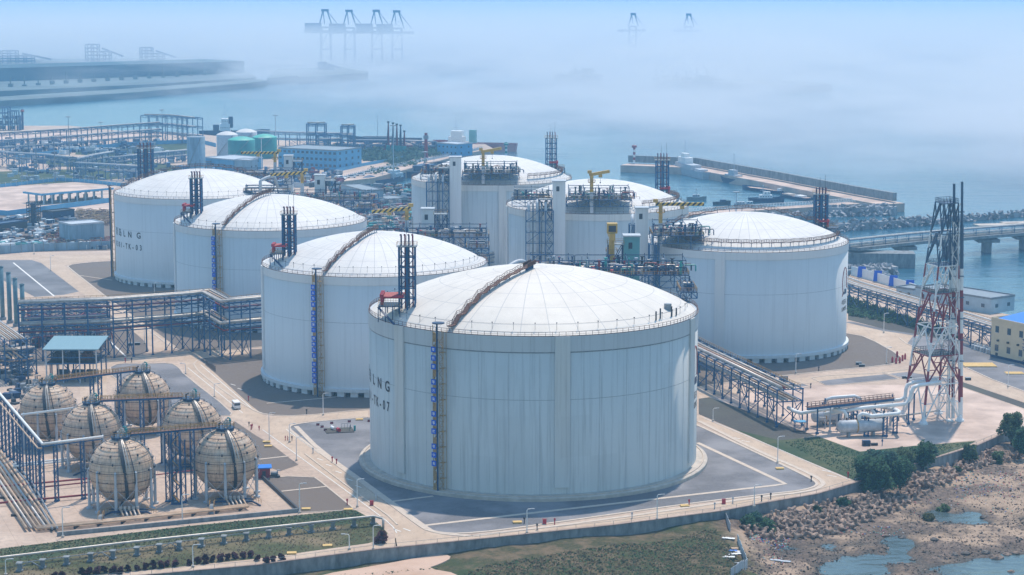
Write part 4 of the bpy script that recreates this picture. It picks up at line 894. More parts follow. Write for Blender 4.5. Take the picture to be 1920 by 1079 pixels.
def make_sphere(label, pos, turn=0):
    T = thing('sphere_tank', label, 'spherical tank', (0, 0, 0), 'weathered spherical tanks'); c = (0, 0, SZ)
    MB().sphere(c, SR, 48, 24).build('shell', M['sphere'], T, smooth=True)
    for i, e in enumerate((-50, -30, -12, 4, 20, 35, 50, 64)):
        r = (SR+.42)*cos(R_(e)); z = SZ+(SR+.42)*sin(R_(e)); mb = MB()
        mb.lathe([(r-.07, z), (r, z+.07), (r+.07, z), (r, z-.07), (r-.07, z)], (0, 0, 0), 40)
        nb = max(6, int(r*1.7))
        for j in range(nb):
            a = 2*pi*(j+.3*(i % 3))/nb; ro = SR*cos(R_(e)); zo = SZ+SR*sin(R_(e))
            mb.beam((ro*cos(a), ro*sin(a), zo), (r*cos(a), r*sin(a), z), .16)
            if j % 2 == 0 and e > 0: mb.cbox(((ro+.1)*cos(a), (ro+.1)*sin(a), zo-.25), .34, .34, .6, a)
        mb.build('spray_ring', M['dark'], T)
    # curled pipe loops standing off the flanks
    mb = MB()
    for s in (-1, 1):
        for k in range(7):
            e = R_(-20+k*13); cx_, cz = (SR+.35)*cos(e)*s, SZ+(SR+.35)*sin(e)
            mb.tube([(cx_+.75*cos(2*pi*j/8), -.9+.4*sin(2*pi*j/8)+(k % 2), cz+.75*sin(2*pi*j/8)) for j in range(9)], .05, 4)
    mb.tube([((SR+.4)*cos(pi*i/20), 0, SZ+(SR+.4)*sin(pi*i/20)) for i in range(21)], .05, 4); mb.build('flank_pipe_loops', M['lgrey'], T)
    for i in range(10):
        a = 2*pi*(i+.5)/10; x, y = (SR+.1)*cos(a), (SR+.1)*sin(a)
        mb = MB(); mb.tube([(x, y, .3), (x, y, SZ-3.2)], .42, 10); mb.tube([(x, y, SZ-3.2), (x, y, SZ+.6), (x*.93, y*.93, SZ+1.2)], .34, 10); mb.lathe([(.01, 0), (.95, 0), (.95, .45), (.01, .45)], (x, y, 0), 10)
        lg = mb.build('leg', M['lgrey'], T)
        a2 = 2*pi*(i+1.5)/10; x2, y2 = (SR+.1)*cos(a2), (SR+.1)*sin(a2)
        mb = MB(); mb.beam((x, y, .9), (x2, y2, SZ-3.6), .11); mb.beam((x2, y2, .9), (x, y, SZ-3.6), .11); mb.build('cross_brace', M['lgrey'], T)
    mb = MB(); zt = SZ+SR
    mb.lathe([(.01, .25), (2.7, .25), (2.7, .45), (.01, .45)], (0, 0, zt), 20); mb.lathe([(2.5, -.9), (2.5, .3)], (0, 0, zt), 20); mb.build('crown_platform', M['dblue'], T)
    mb = MB(); ring = [(2.65*cos(2*pi*j/14), 2.65*sin(2*pi*j/14)) for j in range(15)]; rails(mb, ring, zt+.45, 1.2, 1.2, .09); mb.build('crown_railing', M['rail'], T)
    rr = random.Random(5)
    for k in range(6):
        x, y = rr.uniform(-1.6, 1.6), rr.uniform(-1.6, 1.6); mb = MB(); hh = rr.uniform(1.2, 3); mb.tube([(x, y, zt+.4), (x, y, zt+hh), (x+rr.uniform(-.8, .8), y-.4, zt+hh+.3)], .2, 6); mb.cbox((x, y, zt+hh*.7), .7, .6, .5)
        mb.build('crown_valve', M[('pipe', 'lgrey', 'teal', 'pipe', 'dark', 'pipe')[k]], T)
    # two pale pipes and a caged ladder running down the face
    for j, (da, rad) in enumerate(((-78, .17), (-73, .17), (-66, .13))):
        pts = [V(((SR+.5)*cos(R_(e))*cos(R_(da+(90-e)*.10)), (SR+.5)*cos(R_(e))*sin(R_(da+(90-e)*.10)), SZ+(SR+.5)*sin(R_(e)))) for e in range(84, -64, -8)]
        MB().tube(pts[:10] if j < 2 else pts, rad, 6).build('feed_pipe' if j < 2 else 'drain_pipe', M['pipe' if j < 2 else 'dark'], T)
    pts = [V(((SR+.45)*cos(R_(e))*cos(R_(-84+(90-e)*.12)), (SR+.45)*cos(R_(e))*sin(R_(-84+(90-e)*.12)), SZ+(SR+.45)*sin(R_(e)))) for e in range(84, -50, -7)]
    mb = MB(); 
    for i in range(len(pts)-1): mb.beam(pts[i], pts[i+1], .9, .12)
    mb.build('ladder_strip', M['dark'], T)
    MB().tube([(0, 0, SZ-SR), (0, 0, 1.0), (0, -2, .6), (0, -SR, .6)], .35, 8).build('bottom_outlet', M['dark'], T)
    return T
S_ = {}
for k, (n, a, b, lab) in enumerate((('F1', 228, 880, 'weathered sphere tank nearest the camera, left of the pair behind the lawn'), ('F2', 423, 862, 'weathered sphere tank beside the small red hut'),
        ('M1', 173, 811, 'weathered sphere tank in the middle pair, next to the white overhead pipe corner'), ('M2', 360, 803, 'weathered sphere tank in the middle pair, next to the gravel island'),
        ('B1', 91, 772, 'weathered sphere tank below the blue roofed compressor shed'), ('B2', 268, 748, 'weathered sphere tank of the back pair, nearest the road crossing'))):
    p = G(a, b, SZ); S_[n] = p
    if k == 0: SP0 = make_sphere(lab, p); SP0.location = (p.x, p.y, 0)
    else: copy_tree(SP0, (p.x, p.y, 0), lab, rz=(0, .12, -.08, .2, -.15, .1)[k])
def bridge(p0, p1, z, label, cols, ext0=0):
    d = (p1-p0); d.z = 0; d.normalize(); a = p0+d*2.7; b = p1-d*2.7; n = V((-d.y, d.x, 0))*.75
    T = thing('walkway_bridge', label, 'walkway bridge', (a.x, a.y, z), 'railed bridges joining the sphere crowns'); a.z = b.z = z
    MB().beam(a, b, 1.5, .5).build('bridge_deck', M['blue'], T); MB().beam(a+V((0, 0, .3)), b+V((0, 0, .3)), 1.7, .08).build('walkway_plating', M['brown'], T)
    mb = MB(); rails(mb, [(a.x+n.x, a.y+n.y), (b.x+n.x, b.y+n.y)], z+.25, 1.2, 1.4); rails(mb, [(a.x-n.x, a.y-n.y), (b.x-n.x, b.y-n.y)], z+.25, 1.2, 1.0, .15); mb.build('bridge_railing', M['rail'], T)
    for f in cols: q = a.lerp(b, f); lattice(MB(), q.x, q.y, 0, z-.25, 1.1, .2).build('lattice_column', M['blue'], T)
    return T
zt = SZ+SR+.6
bridge(S_['F1'], S_['F2'], zt, 'railed walkway bridge joining the two nearest sphere crowns', (.42, .5, .72)); bridge(S_['M1'], S_['M2'], zt, 'railed walkway bridge joining the middle pair of spheres', (.25, .5, .75))
bridge(S_['B1'], S_['B2'], zt, 'railed walkway bridge joining the back pair of spheres', (.45, .55, .8))
q = S_['F1'].lerp(S_['F2'], .47); T = thing('stair_tower', 'blue lattice stair tower between the two nearest spheres', 'stair tower', (q.x+1.5, q.y-2, 0))
mb = MB(); lattice(mb, q.x+1.8, q.y-2.6, 0, zt, 2.4, .24, 2.4); lattice(mb, q.x+3.6, q.y-1.6, 0, zt-2, 1.2, .2, 1.8); mb.build('tower_frame', M['blue'], T)
mb = MB()
for k in range(8): z = k*2.4; s = 1 if k % 2 else -1; mb.beam((q.x+1.8-s*1, q.y-2.6, z), (q.x+1.8+s*1, q.y-2.6, z+2.4), 1.3, .15)
mb.build('stair_flights', M['rail'], T)
# elevated white pipe on lattice columns
T = thing('elevated_pipe', 'white overhead pipe bending round the corner on many blue lattice columns', 'elevated pipe', G(80, 941)); zp = 17.0
path = [G(-60, 672, zp), G(0, 739, zp), G(80, 833, zp), G(193, 819, zp)]
MB().tube(path, .38, 10).build('white_pipe', M['white'], T, smooth=True)
MB().tube([path[1]+V((-1.2, -.8, -1)), path[2]+V((-1.2, -.6, -1)), path[2]+V((0, -1, -1))], .22, 8).build('brown_pipe', M['tanpipe'], T)
MB().tube([G(40, 778, zp), G(150, 764, zp), S_['M1']+V((0, 0, SR+1.5))], .33, 10).build('branch_pipe', M['white'], T, smooth=True)
for a, b in ((81, 941), (107, 940), (157, 936), (72, 927), (54, 905), (60, 915), (41, 890), (36, 882), (30, 868), (22, 862), (15, 857), (8, 848), (1, 842), (-8, 830)):
    p = G(a, b); lattice(MB(), p.x, p.y, 0, zp-.4, .95, .2, 1.5).build('lattice_column', M['blue'], T)
mb = MB(); mb.beam(path[1]+V((0, 0, -.7)), path[2]+V((0, 0, -.7)), .5, .5); mb.beam(path[2]+V((0, 0, -.7)), path[3]+V((0, 0, -.7)), .25, .3); mb.build('carrier_beam', M['blue'], T)
# ground pipes of the sphere yard
def pipe_run(pts_list, r, m, label, sleepers=None, name='ground_pipes', group=None, z=1.0, sadm='dark'):
    base = pts_list[0][0]; T = thing(name, label, 'pipe run', (base.x, base.y, 0), group)
    for i, pts in enumerate(pts_list): MB().tube([V((p.x, p.y, z)) for p in pts], r, 8).build('pipe', M[m if isinstance(m, str) else m[i % len(m)]], T, smooth=True)
    if sleepers:
        for p, L, an in sleepers: MB().cbox((p.x, p.y, 0), L, .6, z-r-.02, an).build('sleeper', M[sadm], T)
    return T
def off(pts, k):
    out = []
    for i, p in enumerate(pts):
        d = (pts[min(i+1, len(pts)-1)]-pts[max(i-1, 0)]); d.z = 0; d.normalize(); out.append(p+V((-d.y, d.x, 0))*k)
    return out
L1 = [G(68, 997), G(200, 984), G(465, 955)]
pipe_run([off(L1, k) for k in (-1.0, 0, 1.0)], .34, 'tanpipe', 'three tan pipes on sleepers along the lawn side of the sphere yard', [(G(x, 997-(x-68)*.106), 3.4, 1.45) for x in range(100, 465, 44)])
L2 = [G(-30, 842), G(0, 884), G(76, 995)]
pipe_run([off(L2, k) for k in (-3.6, -2.4, -1.2, 0, 1.2, 2.4, 3.6)], .38, ('tanpipe', 'pipe', 'tanpipe', 'tanpipe', 'pipe', 'tanpipe', 'tanpipe'), 'seven tan and silver pipes running towards the camera beside the sphere yard', [(G(x, y), 10, 0.05) for x, y in ((6, 893), (34, 935), (56, 968))])
L3 = [G(25, 870), G(60, 910), G(108, 998)]
pipe_run([L3, off(L3, -1.3)], .3, 'grey', 'two dark grey pipes right of the tan pipe bundle')
pipe_run([[G(-20, 921), G(165, 904)]], .28, 'dred', 'upper dark red pipe crossing the tan pipe bundle', name='fire_main'); pipe_run([[G(-20, 952), G(190, 932)]], .3, 'dred', 'lower dark red pipe crossing the tan pipe bundle', name='fire_main')
pipe_run([[G(85, 920), G(300, 896), G(400, 884)]], .2, 'dred', 'thin dark red pipe passing behind the nearest sphere', name='fire_main')
pipe_run([[G(25, 880), G(140, 868), G(200, 862)], [G(25, 884), G(140, 872), G(200, 866)]], .32, 'white', 'two white pipes behind the lattice columns', z=1.4)
for n_, lab in (('F1', 'pipe manifold in front of the nearest sphere'), ('F2', 'pipe manifold in front of the sphere by the red hut'), ('M1', 'pipe manifold in front of the middle sphere near the white pipe'), ('M2', 'pipe manifold in front of the middle sphere near the gravel')):
    c = S_[n_]+V((4, -SR-1.5, 0)); T = thing('pipe_manifold', lab, 'pipe manifold', (c.x, c.y, 0), 'valve manifolds at the foot of the spheres')
    for i in range(5):
        x = c.x-2.4+i*1.15; mb = MB(); mb.tube([(x-1.4, c.y+3.5, 1.3), (x, c.y, 1.5), (x+1.4, c.y-4.2, 1.0)], .26, 8); mb.build('branch_pipe', M['pipe' if i % 2 else 'tanpipe'], T, smooth=True)
        MB().tube([(x-.25, c.y+.9, 1.5), (x-.25, c.y+.9, 2.4)], .42, 8).build('valve', M['pipe'], T)
    mb = MB(); mb.beam((c.x-5, c.y+.6, .9), (c.x+4.6, c.y+.6, .9), .5); mb.beam((c.x-5, c.y+.6, .9), (c.x-7.5, c.y-1.2, .1), .4); mb.beam((c.x+4.6, c.y+.6, .9), (c.x+7, c.y-1, .1), .4); mb.beam((c.x-6, c.y+2.4, 1.2), (c.x+4.6, c.y+2.4, 1.2), .8, .3); mb.build('saddle_frame', M['dblue'], T)
    mb = MB(); rails(mb, [(c.x+4, c.y+2.4), (c.x+7.2, c.y-1)], .8, 1.1, 1); rails(mb, [(c.x-5, c.y+2.6), (c.x-7.6, c.y-1)], .8, 1.1, 1); mb.build('step_railing', M['rail'], T)
T = thing('dike_wall', 'low bluish dike wall round the sphere yard', 'low wall', G(107, 1006))
strip(px([(107, 1006), (330, 984), (560, 961)]), .5, 0, 1.1).build('wall_run', M['wallc'], T); strip(px([(560, 961), (491, 897), (470, 880)]), .5, 0, 1.1).build('wall_run', M['dark'], T)
for a, b, lab in ((193, 970, 'yellow stile over the tan pipes near the nearest sphere'), (400, 950, 'yellow stile over the tan pipes near the red hut sphere')):
    p = G(a, b+6); T = thing('pipe_stile', lab, 'stile', p); mb = MB(); mb.cbox((p.x, p.y-2.2, 1.8), 1.2, 2.2, .15); mb.beam((p.x, p.y-3.3, 1.9), (p.x+.3, p.y-5, .1), 1.1, .15); mb.beam((p.x, p.y-1.1, 1.9), (p.x-.3, p.y+1, .1), 1.1, .15); mb.build('steps', M['grey'], T)
    mb = MB()
    for s in (-.6, .6): rails(mb, [(p.x+s, p.y-3.3), (p.x+s, p.y-1.1)], 1.9, 1.1, 1); mb.beam((p.x+s, p.y-3.3, 3), (p.x+s+.3, p.y-5, 1.1), .1); mb.beam((p.x+s, p.y-1.1, 3), (p.x+s-.3, p.y+1, 1.1), .1)
    mb.build('stile_railing', M['rail'], T)
# red hut
p = G(494, 895); T = thing('hut', 'small dark red hut with a bright blue roof beside a sphere', 'hut', p)
MB().cbox((p.x, p.y, 0), 3.8, 3.6, 3.0, .15).build('hut_wall', mat('hut_red', (0.27, 0.035, 0.05), .7, .15), T); MB().cbox((p.x, p.y, 3.0), 4.8, 4.6, .3, .15).build('roof', M['blueroof'], T)
MB().cbox((p.x+.4, p.y-1.85, .1), 1.0, .12, 2.1, .15).build('door', M['dark'], T)
p = G(514, 895); T = thing('pump_skid', 'grey pump skid beside the small red hut', 'pump skid', p); mb = MB(); mb.cbox(p, 3.2, 2.2, .5, .3); mb.build('skid_base', M['dark'], T)
MB().tube([p+V((-1, 0, 1.1)), p+V((1.1, .2, 1.1))], .6, 10).build('pump_body', M['grey'], T); MB().tube([p+V((1, 0, .4)), p+V((1, 0, 2.1)), p+V((1.8, -.4, 2.1))], .18, 6).build('outlet_pipe', M['lgrey'], T)
# ================================================================== PIPE RACKS
def rack(label, path, W, levels, bay, pipes, m='blue', legs=True, braces=True, rail=None, group='steel pipe racks', tk=.42, foot=True):
    T = thing('pipe_rack', label, 'pipe rack', (path[0].x, path[0].y, 0), group); k = len(path)
    for i in range(k-1):
        a, b = path[i], path[i+1]; d = b-a; L = d.length; d = d.normalized(); n = V((-d.y, d.x, 0))*W/2; nb = max(1, round(L/bay))
        for j in range(nb + (1 if i == k-2 else 0)):
            c = a.lerp(b, j/nb); f = MB()
            for s in (-1, 1):
                q = c+n*s; f.beam((q.x, q.y, 0), (q.x, q.y, levels[-1]+.2), tk)
                if foot: f.cbox((q.x, q.y, 0), .9, .9, .5)
            for z in levels: f.beam(V((c.x, c.y, z))-n*1.06, V((c.x, c.y, z))+n*1.06, tk*.8)
            if braces and j % 3 == 1: f.beam(V((c.x, c.y, .3))-n, V((c.x, c.y, levels[0]))+n, .22); f.beam(V((c.x, c.y, .3))+n, V((c.x, c.y, levels[0]))-n, .22)
            f.build('portal_frame', M[m], T)
        for z in levels:
            f = MB()
            for s in (-1, 1): 
                A1, B1 = V((a.x, a.y, z))+n*s, V((b.x, b.y, z))+n*s; f.beam(A1, B1, tk*.7)
                if z != levels[0]:
                    zl = z-1.7; f.beam(A1-V((0, 0, 1.7)), B1-V((0, 0, 1.7)), tk*.5)
                    for j in range(nb*2):
                        c0, c1 = A1.lerp(B1, j/(nb*2)), A1.lerp(B1, (j+1)/(nb*2)); 
                        if j % 2: c0, c1 = c1, c0
                        f.beam(c0, c1-V((0, 0, 1.7)), tk*.4)
            f.build('side_truss', M[m], T)
        if braces:
            f = MB()
            for s in (-1, 1):
                for j in range(0, nb, 3):
                    c0, c1 = a.lerp(b, j/nb)+n*s, a.lerp(b, (j+1)/nb)+n*s; f.beam((c0.x, c0.y, .3), (c1.x, c1.y, levels[0]), .2); f.beam((c1.x, c1.y, .3), (c0.x, c0.y, levels[0]), .2)
            f.build('side_brace', M[m], T)
    for li, o, r, pm in pipes:
        pts = []
        for i, p in enumerate(path):
            if 0 < i < k-1:
                d0 = (p-path[i-1]); d1 = (path[i+1]-p); d0.z = d1.z = 0; n0 = V((-d0.y, d0.x, 0)).normalized(); n1 = V((-d1.y, d1.x, 0)).normalized(); nn = (n0+n1); nn = nn/max(.3, nn.dot(n0)); pts.append(p+nn*o)
            else:
                d0 = (path[1]-path[0]) if i == 0 else (path[-1]-path[-2]); d0.z = 0; n0 = V((-d0.y, d0.x, 0)).normalized(); pts.append(p+n0*o)
        z = levels[li]+tk*.4+r
        MB().tube([V((q.x, q.y, z)) for q in pts], r, 8).build('pipe', M[pm], T, smooth=True)
    if rail:
        mb = MB(); n = None; pp = []
        for i in range(k):
            d0 = (path[min(i+1, k-1)]-path[max(i-1, 0)]); d0.z = 0; d0.normalize(); q = path[i]+V((-d0.y, d0.x, 0))*rail; pp.append((q.x, q.y))
        rails(mb, pp, levels[-1]+.2, 1.2, 2.2, .12); mb.build('walkway_railing', M['rail'], T)
    return T
def flat(pts): return [V((p.x, p.y, 0)) for p in px(pts)]
P4 = [(1, -2.8, .6, 'pipe'), (1, -1.2, .35, 'pipe'), (1, .2, .35, 'tanpipe'), (1, 1.6, .45, 'pipe'), (1, 3.0, .3, 'grey'), (0, -2.7, .62, 'pipe'), (0, -1.2, .3, 'tanpipe'), (0, .1, .45, 'grey'), (0, 1.4, .3, 'tanpipe'), (0, 2.8, .4, 'pipe')]
rack('long two storey blue pipe bridge in front of the third and second near-row tanks', flat([(38, 676), (209, 669), (352, 657), (392, 652), (424, 672), (500, 664), (620, 655)]), 8, [10.5, 13.5, 19, 22], 8.5, [(li+1+(li > 0), o_, r_, m_) for li, o_, r_, m_ in P4]+[(0, -1, .3, 'dred'), (0, 1.5, .35, 'grey'), (2, 0, .35, 'dred'), (2, 2, .3, 'grey')], rail=3.8, tk=.5)
rack('blue pipe rack between the compressor shed and the left border', flat([(-80, 640), (-20, 676), (32, 718)]), 8, [8.5, 15.5], 9, [(1, x, .35, 'tanpipe' if i % 2 else 'pipe') for i, x in enumerate((-3, -2, -1, 0, 1, 2, 3))]+[(0, x, .3, 'tanpipe') for x in (-2, 0, 2)])
rack('low blue pipe rack left of the compressor shed', flat([(-60, 702), (30, 705), (62, 700)]), 5, [5, 9.5], 8, [(1, -1.5, .35, 'pipe'), (1, .2, .3, 'tanpipe'), (1, 1.6, .3, 'pipe'), (0, 0, .35, 'tanpipe')])
rack('blue pipe rack behind the compressor shed under the grey equipment', flat([(45, 640), (120, 637), (205, 633)]), 9, [4.5, 9.0, 14], 8.5, [(2, -2, .4, 'pipe'), (2, 0, .3, 'tanpipe'), (2, 2, .4, 'grey'), (1, -3, .4, 'grey'), (1, 1.5, .3, 'dred'), (0, 2, .4, 'pipe')])
rr = random.Random(9)
T = thing('vaporizer_block', 'dense block of dark process equipment and pipes below the long blue bridge', 'process unit', G(110, 630))
for i in range(46):
    p = G(rr.uniform(50, 185), rr.uniform(600, 655)); hh = rr.uniform(2.5, 10); k = rr.random(); mb = MB()
    if k < .4: mb.tube([p, p+V((0, 0, hh))], rr.uniform(.25, .6), 7); nm = 'vertical_pipe'
    elif k < .7: mb.cbox(p, rr.uniform(1.5, 4), rr.uniform(1.5, 3), hh*.5); nm = 'equipment_casing'
    else: mb.tube([p, p+V((0, 0, hh*.6)), p+V((rr.uniform(2, 6), 0, hh*.6)), p+V((rr.uniform(6, 7), 0, 0))], .3, 7); nm = 'looped_pipe'
    mb.build(nm, M[rr.choice(['dark', 'dblue', 'grey', 'dark', 'pipe', 'blue', 'dred'])], T)
for k, (a, b, t_) in enumerate(((5.5, 600, 501), (19, 606, 512), (31, 612, 523), (44, 618, 534))):
    p = G(a, b); T = MB(); T.tube([p, V((p.x, p.y, ZT(p.y, t_)))], .95, 14); T.lathe([(.95, 0), (1.1, .05), (1.1, .3), (.7, .35)], V((p.x, p.y, ZT(p.y, t_))), 14)
    R0 = thing('exhaust_stack', ('tallest grey exhaust stack at the left border', 'second of four grey exhaust stacks', 'third of four grey exhaust stacks', 'shortest grey exhaust stack, next to the pipe bend')[k], 'stack', p, 'row of four grey exhaust stacks')
    T.build('stack_tube', mat('stack_teal_grey', (0.10, 0.20, 0.25), .5, .15, .5) if k == 0 else bpy.data.materials['stack_teal_grey'], R0, smooth=True)
    mb = MB(); mb.lathe([(.01, 0), (1.5, 0), (1.5, 1.2), (.01, 1.2)], p, 12); mb.build('stack_foot', M['grey'], R0)
# compressor shed
T = thing('compressor_shed', 'open blue steel shed with a pale teal sheet roof above dark compressors', 'shed', G(136, 718))
c4 = [G(88, 719), G(184, 717)]; x0, x1 = c4[0].x, c4[1].x; y0 = c4[0].y; y1 = y0+17
mr, h = new('teal_sheet_roof', .5, .3); P_ = h.n('ShaderNodeNewGeometry').outputs['Position']; h.l(h.mix(h.noise(h.vmul(P_, (3, .05, 1)), 1, 2), (0.15, 0.27, 0.32), (0.21, 0.34, 0.385)), h.b.inputs['Base Color'])
mb = MB(); mb.add([(x0-1, y0-1, 12.6), (x1+1, y0-1, 12.6), (x1+1, y1+1, 14.2), (x0-1, y1+1, 14.2), (x0-1, y0-1, 12.3), (x1+1, y0-1, 12.3), (x1+1, y1+1, 13.9), (x0-1, y1+1, 13.9)], [(0, 1, 2, 3), (7, 6, 5, 4), (0, 4, 5, 1), (1, 5, 6, 2), (2, 6, 7, 3), (3, 7, 4, 0)]); mb.build('roof', mr, T)
for i in range(4):
    for j in range(3):
        x, y = x0+(x1-x0)*i/3, y0+(y1-y0)*j/2; mb = MB(); mb.beam((x, y, 0), (x, y, 12.4+.8*j), .42); mb.build('column', M['blue' if j else 'lgrey'], T)
mb = MB()
for z in (7.2, 9.4, 12): 
    for y in (y0, (y0+y1)/2, y1): mb.beam((x0, y, z), (x1, y, z), .35)
    for i in range(4): x = x0+(x1-x0)*i/3; mb.beam((x, y0, z), (x, y1, z), .3)
mb.beam((x0+(x1-x0)/3, y0, .3), (x0+(x1-x0)*2/3, y0, 7), .25); mb.beam((x0+(x1-x0)*2/3, y0, .3), (x0+(x1-x0)/3, y0, 7), .25); mb.build('cross_beams', M['blue'], T)
MB().box(x0, y0, 7.3, x1, y1, 7.5).build('upper_floor', M['dark'], T)
for i in range(3):
    x = x0+3+i*5.2; mb = MB(); mb.cbox((x, y0+7, 7.5), 3.2, 6, 2.6); mb.tube([(x, y0+4, 8), (x, y0+4, 11), (x+2, y0+4, 11)], .3, 7); mb.build('compressor', M[('dark', 'dblue', 'brown')[i]], T)
    mb = MB(); mb.tube([(x, y0+5, 2.6), (x+4, y0+5, 2.6)], 1.6, 12); mb.build('lower_drum', M['dark'], T)
for i in range(6):
    x = x0+1+i*3.1; MB().tube([(x, y0+1.5, .2), (x, y0+1.5, 6.8)], .2, 6).build('riser_pipe', M['pipe' if i % 2 else 'dblue'], T)
T = thing('valve_skid', 'cluster of grey blowers and dark pipes in front of the compressor shed', 'process unit', G(66, 745))
for i in range(12):
    p = G(rr.uniform(52, 84), rr.uniform(728, 752)); mb = MB(); mb.cbox(p, 1.6, 1.4, rr.uniform(1, 3.5)); mb.tube([p, p+V((0, 0, 4.5)), p+V((1.4, 0, 4.5))], .2, 6); mb.build('blower', M[rr.choice(['dark', 'grey', 'dblue', 'pipe'])], T)
for a, b, z_, w_, lab in ((115, 668, 3, 7, 'white instrument cabin behind the compressor shed'), (143, 660, 3.2, 8, 'wide white instrument cabin right of the other cabin behind the shed')):
    p = G(a, b); T = thing('instrument_cabin', lab, 'cabin', p); MB().cbox(p, w_, 4, z_).build('cabin_wall', M['white'], T); MB().cbox(p+V((0, 0, z_)), w_+.4, 4.4, .25).build('roof', M['lgrey'], T); MB().cbox(p+V((1, -2.05, .1)), 1, .1, 2).build('door', M['dark'], T)
# pipe racks of the far left
L_ = [(1, -2, .35, 'lgrey'), (1, 0, .45, 'pipe'), (1, 2, .35, 'grey'), (0, -1.5, .4, 'lgrey'), (0, 1.5, .4, 'grey')]
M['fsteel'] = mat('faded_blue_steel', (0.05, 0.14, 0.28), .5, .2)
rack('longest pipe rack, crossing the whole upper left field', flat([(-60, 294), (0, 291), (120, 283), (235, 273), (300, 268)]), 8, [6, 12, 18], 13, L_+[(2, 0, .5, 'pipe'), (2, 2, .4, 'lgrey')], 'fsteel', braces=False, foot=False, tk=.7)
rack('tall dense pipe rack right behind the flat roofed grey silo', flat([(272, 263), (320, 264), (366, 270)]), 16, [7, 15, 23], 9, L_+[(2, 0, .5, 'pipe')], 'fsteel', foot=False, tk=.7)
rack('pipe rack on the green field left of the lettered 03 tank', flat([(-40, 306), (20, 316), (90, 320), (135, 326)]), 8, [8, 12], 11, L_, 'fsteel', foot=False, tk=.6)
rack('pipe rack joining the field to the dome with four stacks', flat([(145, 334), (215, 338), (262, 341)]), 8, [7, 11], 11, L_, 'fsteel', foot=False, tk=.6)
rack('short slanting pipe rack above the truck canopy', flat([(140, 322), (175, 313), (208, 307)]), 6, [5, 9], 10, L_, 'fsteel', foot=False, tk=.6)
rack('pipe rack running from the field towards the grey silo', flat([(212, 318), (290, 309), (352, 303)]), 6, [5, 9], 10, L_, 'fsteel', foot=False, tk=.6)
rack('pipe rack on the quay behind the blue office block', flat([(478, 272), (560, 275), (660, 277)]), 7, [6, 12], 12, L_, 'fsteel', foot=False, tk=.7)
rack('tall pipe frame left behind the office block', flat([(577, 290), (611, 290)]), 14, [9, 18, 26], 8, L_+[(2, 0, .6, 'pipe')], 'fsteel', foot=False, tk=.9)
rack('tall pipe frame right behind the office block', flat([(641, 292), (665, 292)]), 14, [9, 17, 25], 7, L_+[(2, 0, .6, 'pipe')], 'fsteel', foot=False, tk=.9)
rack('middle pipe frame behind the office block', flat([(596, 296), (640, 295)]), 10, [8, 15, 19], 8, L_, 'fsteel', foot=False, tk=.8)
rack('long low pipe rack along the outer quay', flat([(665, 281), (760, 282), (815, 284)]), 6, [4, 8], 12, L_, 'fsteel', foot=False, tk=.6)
# right side
rack('blue pipe rack running from behind the nearest tank to the regasification skids', flat([(1240, 672), (1316, 715), (1480, 800)]), 9, [8.3, 12.3], 7.6, [(1, -3.2, .6, 'pipe'), (1, -1.8, .3, 'dred'), (1, -.6, .3, 'tanpipe'), (1, .8, .4, 'pipe'), (0, -2.6, .45, 'pipe'), (0, -1, .45, 'pipe'), (0, .8, .4, 'tanpipe'), (0, 2.5, .4, 'pipe')], rail=3.6)
rack('long low pipe rack along the seawall behind the tank by the jetty', flat([(1560, 556), (1608, 575), (1700, 604), (1860, 655), (1960, 690)]), 9, [6.5, 9.5], 9, [(1, -3, .45, 'pipe'), (1, -1.8, .35, 'tanpipe'), (1, -.8, .45, 'pipe'), (1, .4, .3, 'pipe'), (1, 1.4, .4, 'tanpipe'), (1, 2.8, .6, 'pipe'), (0, -2, .4, 'grey'), (0, 1, .4, 'pipe')], rail=4.2)
rack('low pipe rack between the tank rows', flat([(690, 640), (780, 560), (880, 520), (960, 505)]), 7, [6, 10], 12, P4[:6], foot=False)
# ================================================================== REGASIFICATION YARD AND LATTICE TOWER
def pt(a, b, Y): return A(a, b, Y)
T = thing('flare_tower', 'tall red and white lattice tower carrying three stacks beside the seawall', 'lattice tower', G(1750, 790))
Lb, Fb, Rb = G(1692, 782), G(1731, 796), G(1799, 790); Bb = Lb+Rb-Fb
ztp = ZT(648, 381)
def scl(p, px_, py_): q = A(px_, py_, p.y); return q
top4 = [A(1754, 381, 652), A(1771, 385, 645), A(1797, 383, 648)]; top4 = [V((q.x, q.y, ztp)) for q in top4]; top4.append(top4[0]+top4[2]-top4[1])
bot4 = [Lb, Fb, Rb, Bb]; lv = [0]+[ZT(648, y) for y in (718, 665, 612, 549, 498, 438)]+[ztp]
M['stacktop'] = mat('stack_top_blue_grey', (0.05, 0.10, 0.17), .5, .1); M['towred'] = mat('tower_red', (0.27, 0.03, 0.045), .5, .15); band_m = ['white', 'towred', 'white', 'towred', 'white', 'dblue', 'white', 'dblue']
def cpt(i, z): return bot4[i].lerp(top4[i], z/ztp)
for i in range(4):
    mb = MB()
    for k in range(len(lv)-1):
        zm = (lv[k]+lv[k+1])/2
        for a_, b_, mi in ((lv[k], zm, 0), (zm, lv[k+1], 1)):
            mb.mi = [0, 1][(k + mi) % 2] if k < 5 else ([2, 0][mi] if k < 6 else 2); mb.tube([cpt(i, a_), cpt(i, b_)], .42-.03*k, 8, cap=False)
    mb.mi = 0; mb.lathe([(.01, 0), (1.6, 0), (1.5, .5), (.9, 1.2), (.5, 2.2)], bot4[i], 12)
    mb.build('tower_leg', [M['white'], M['towred'], M['stacktop']], T)
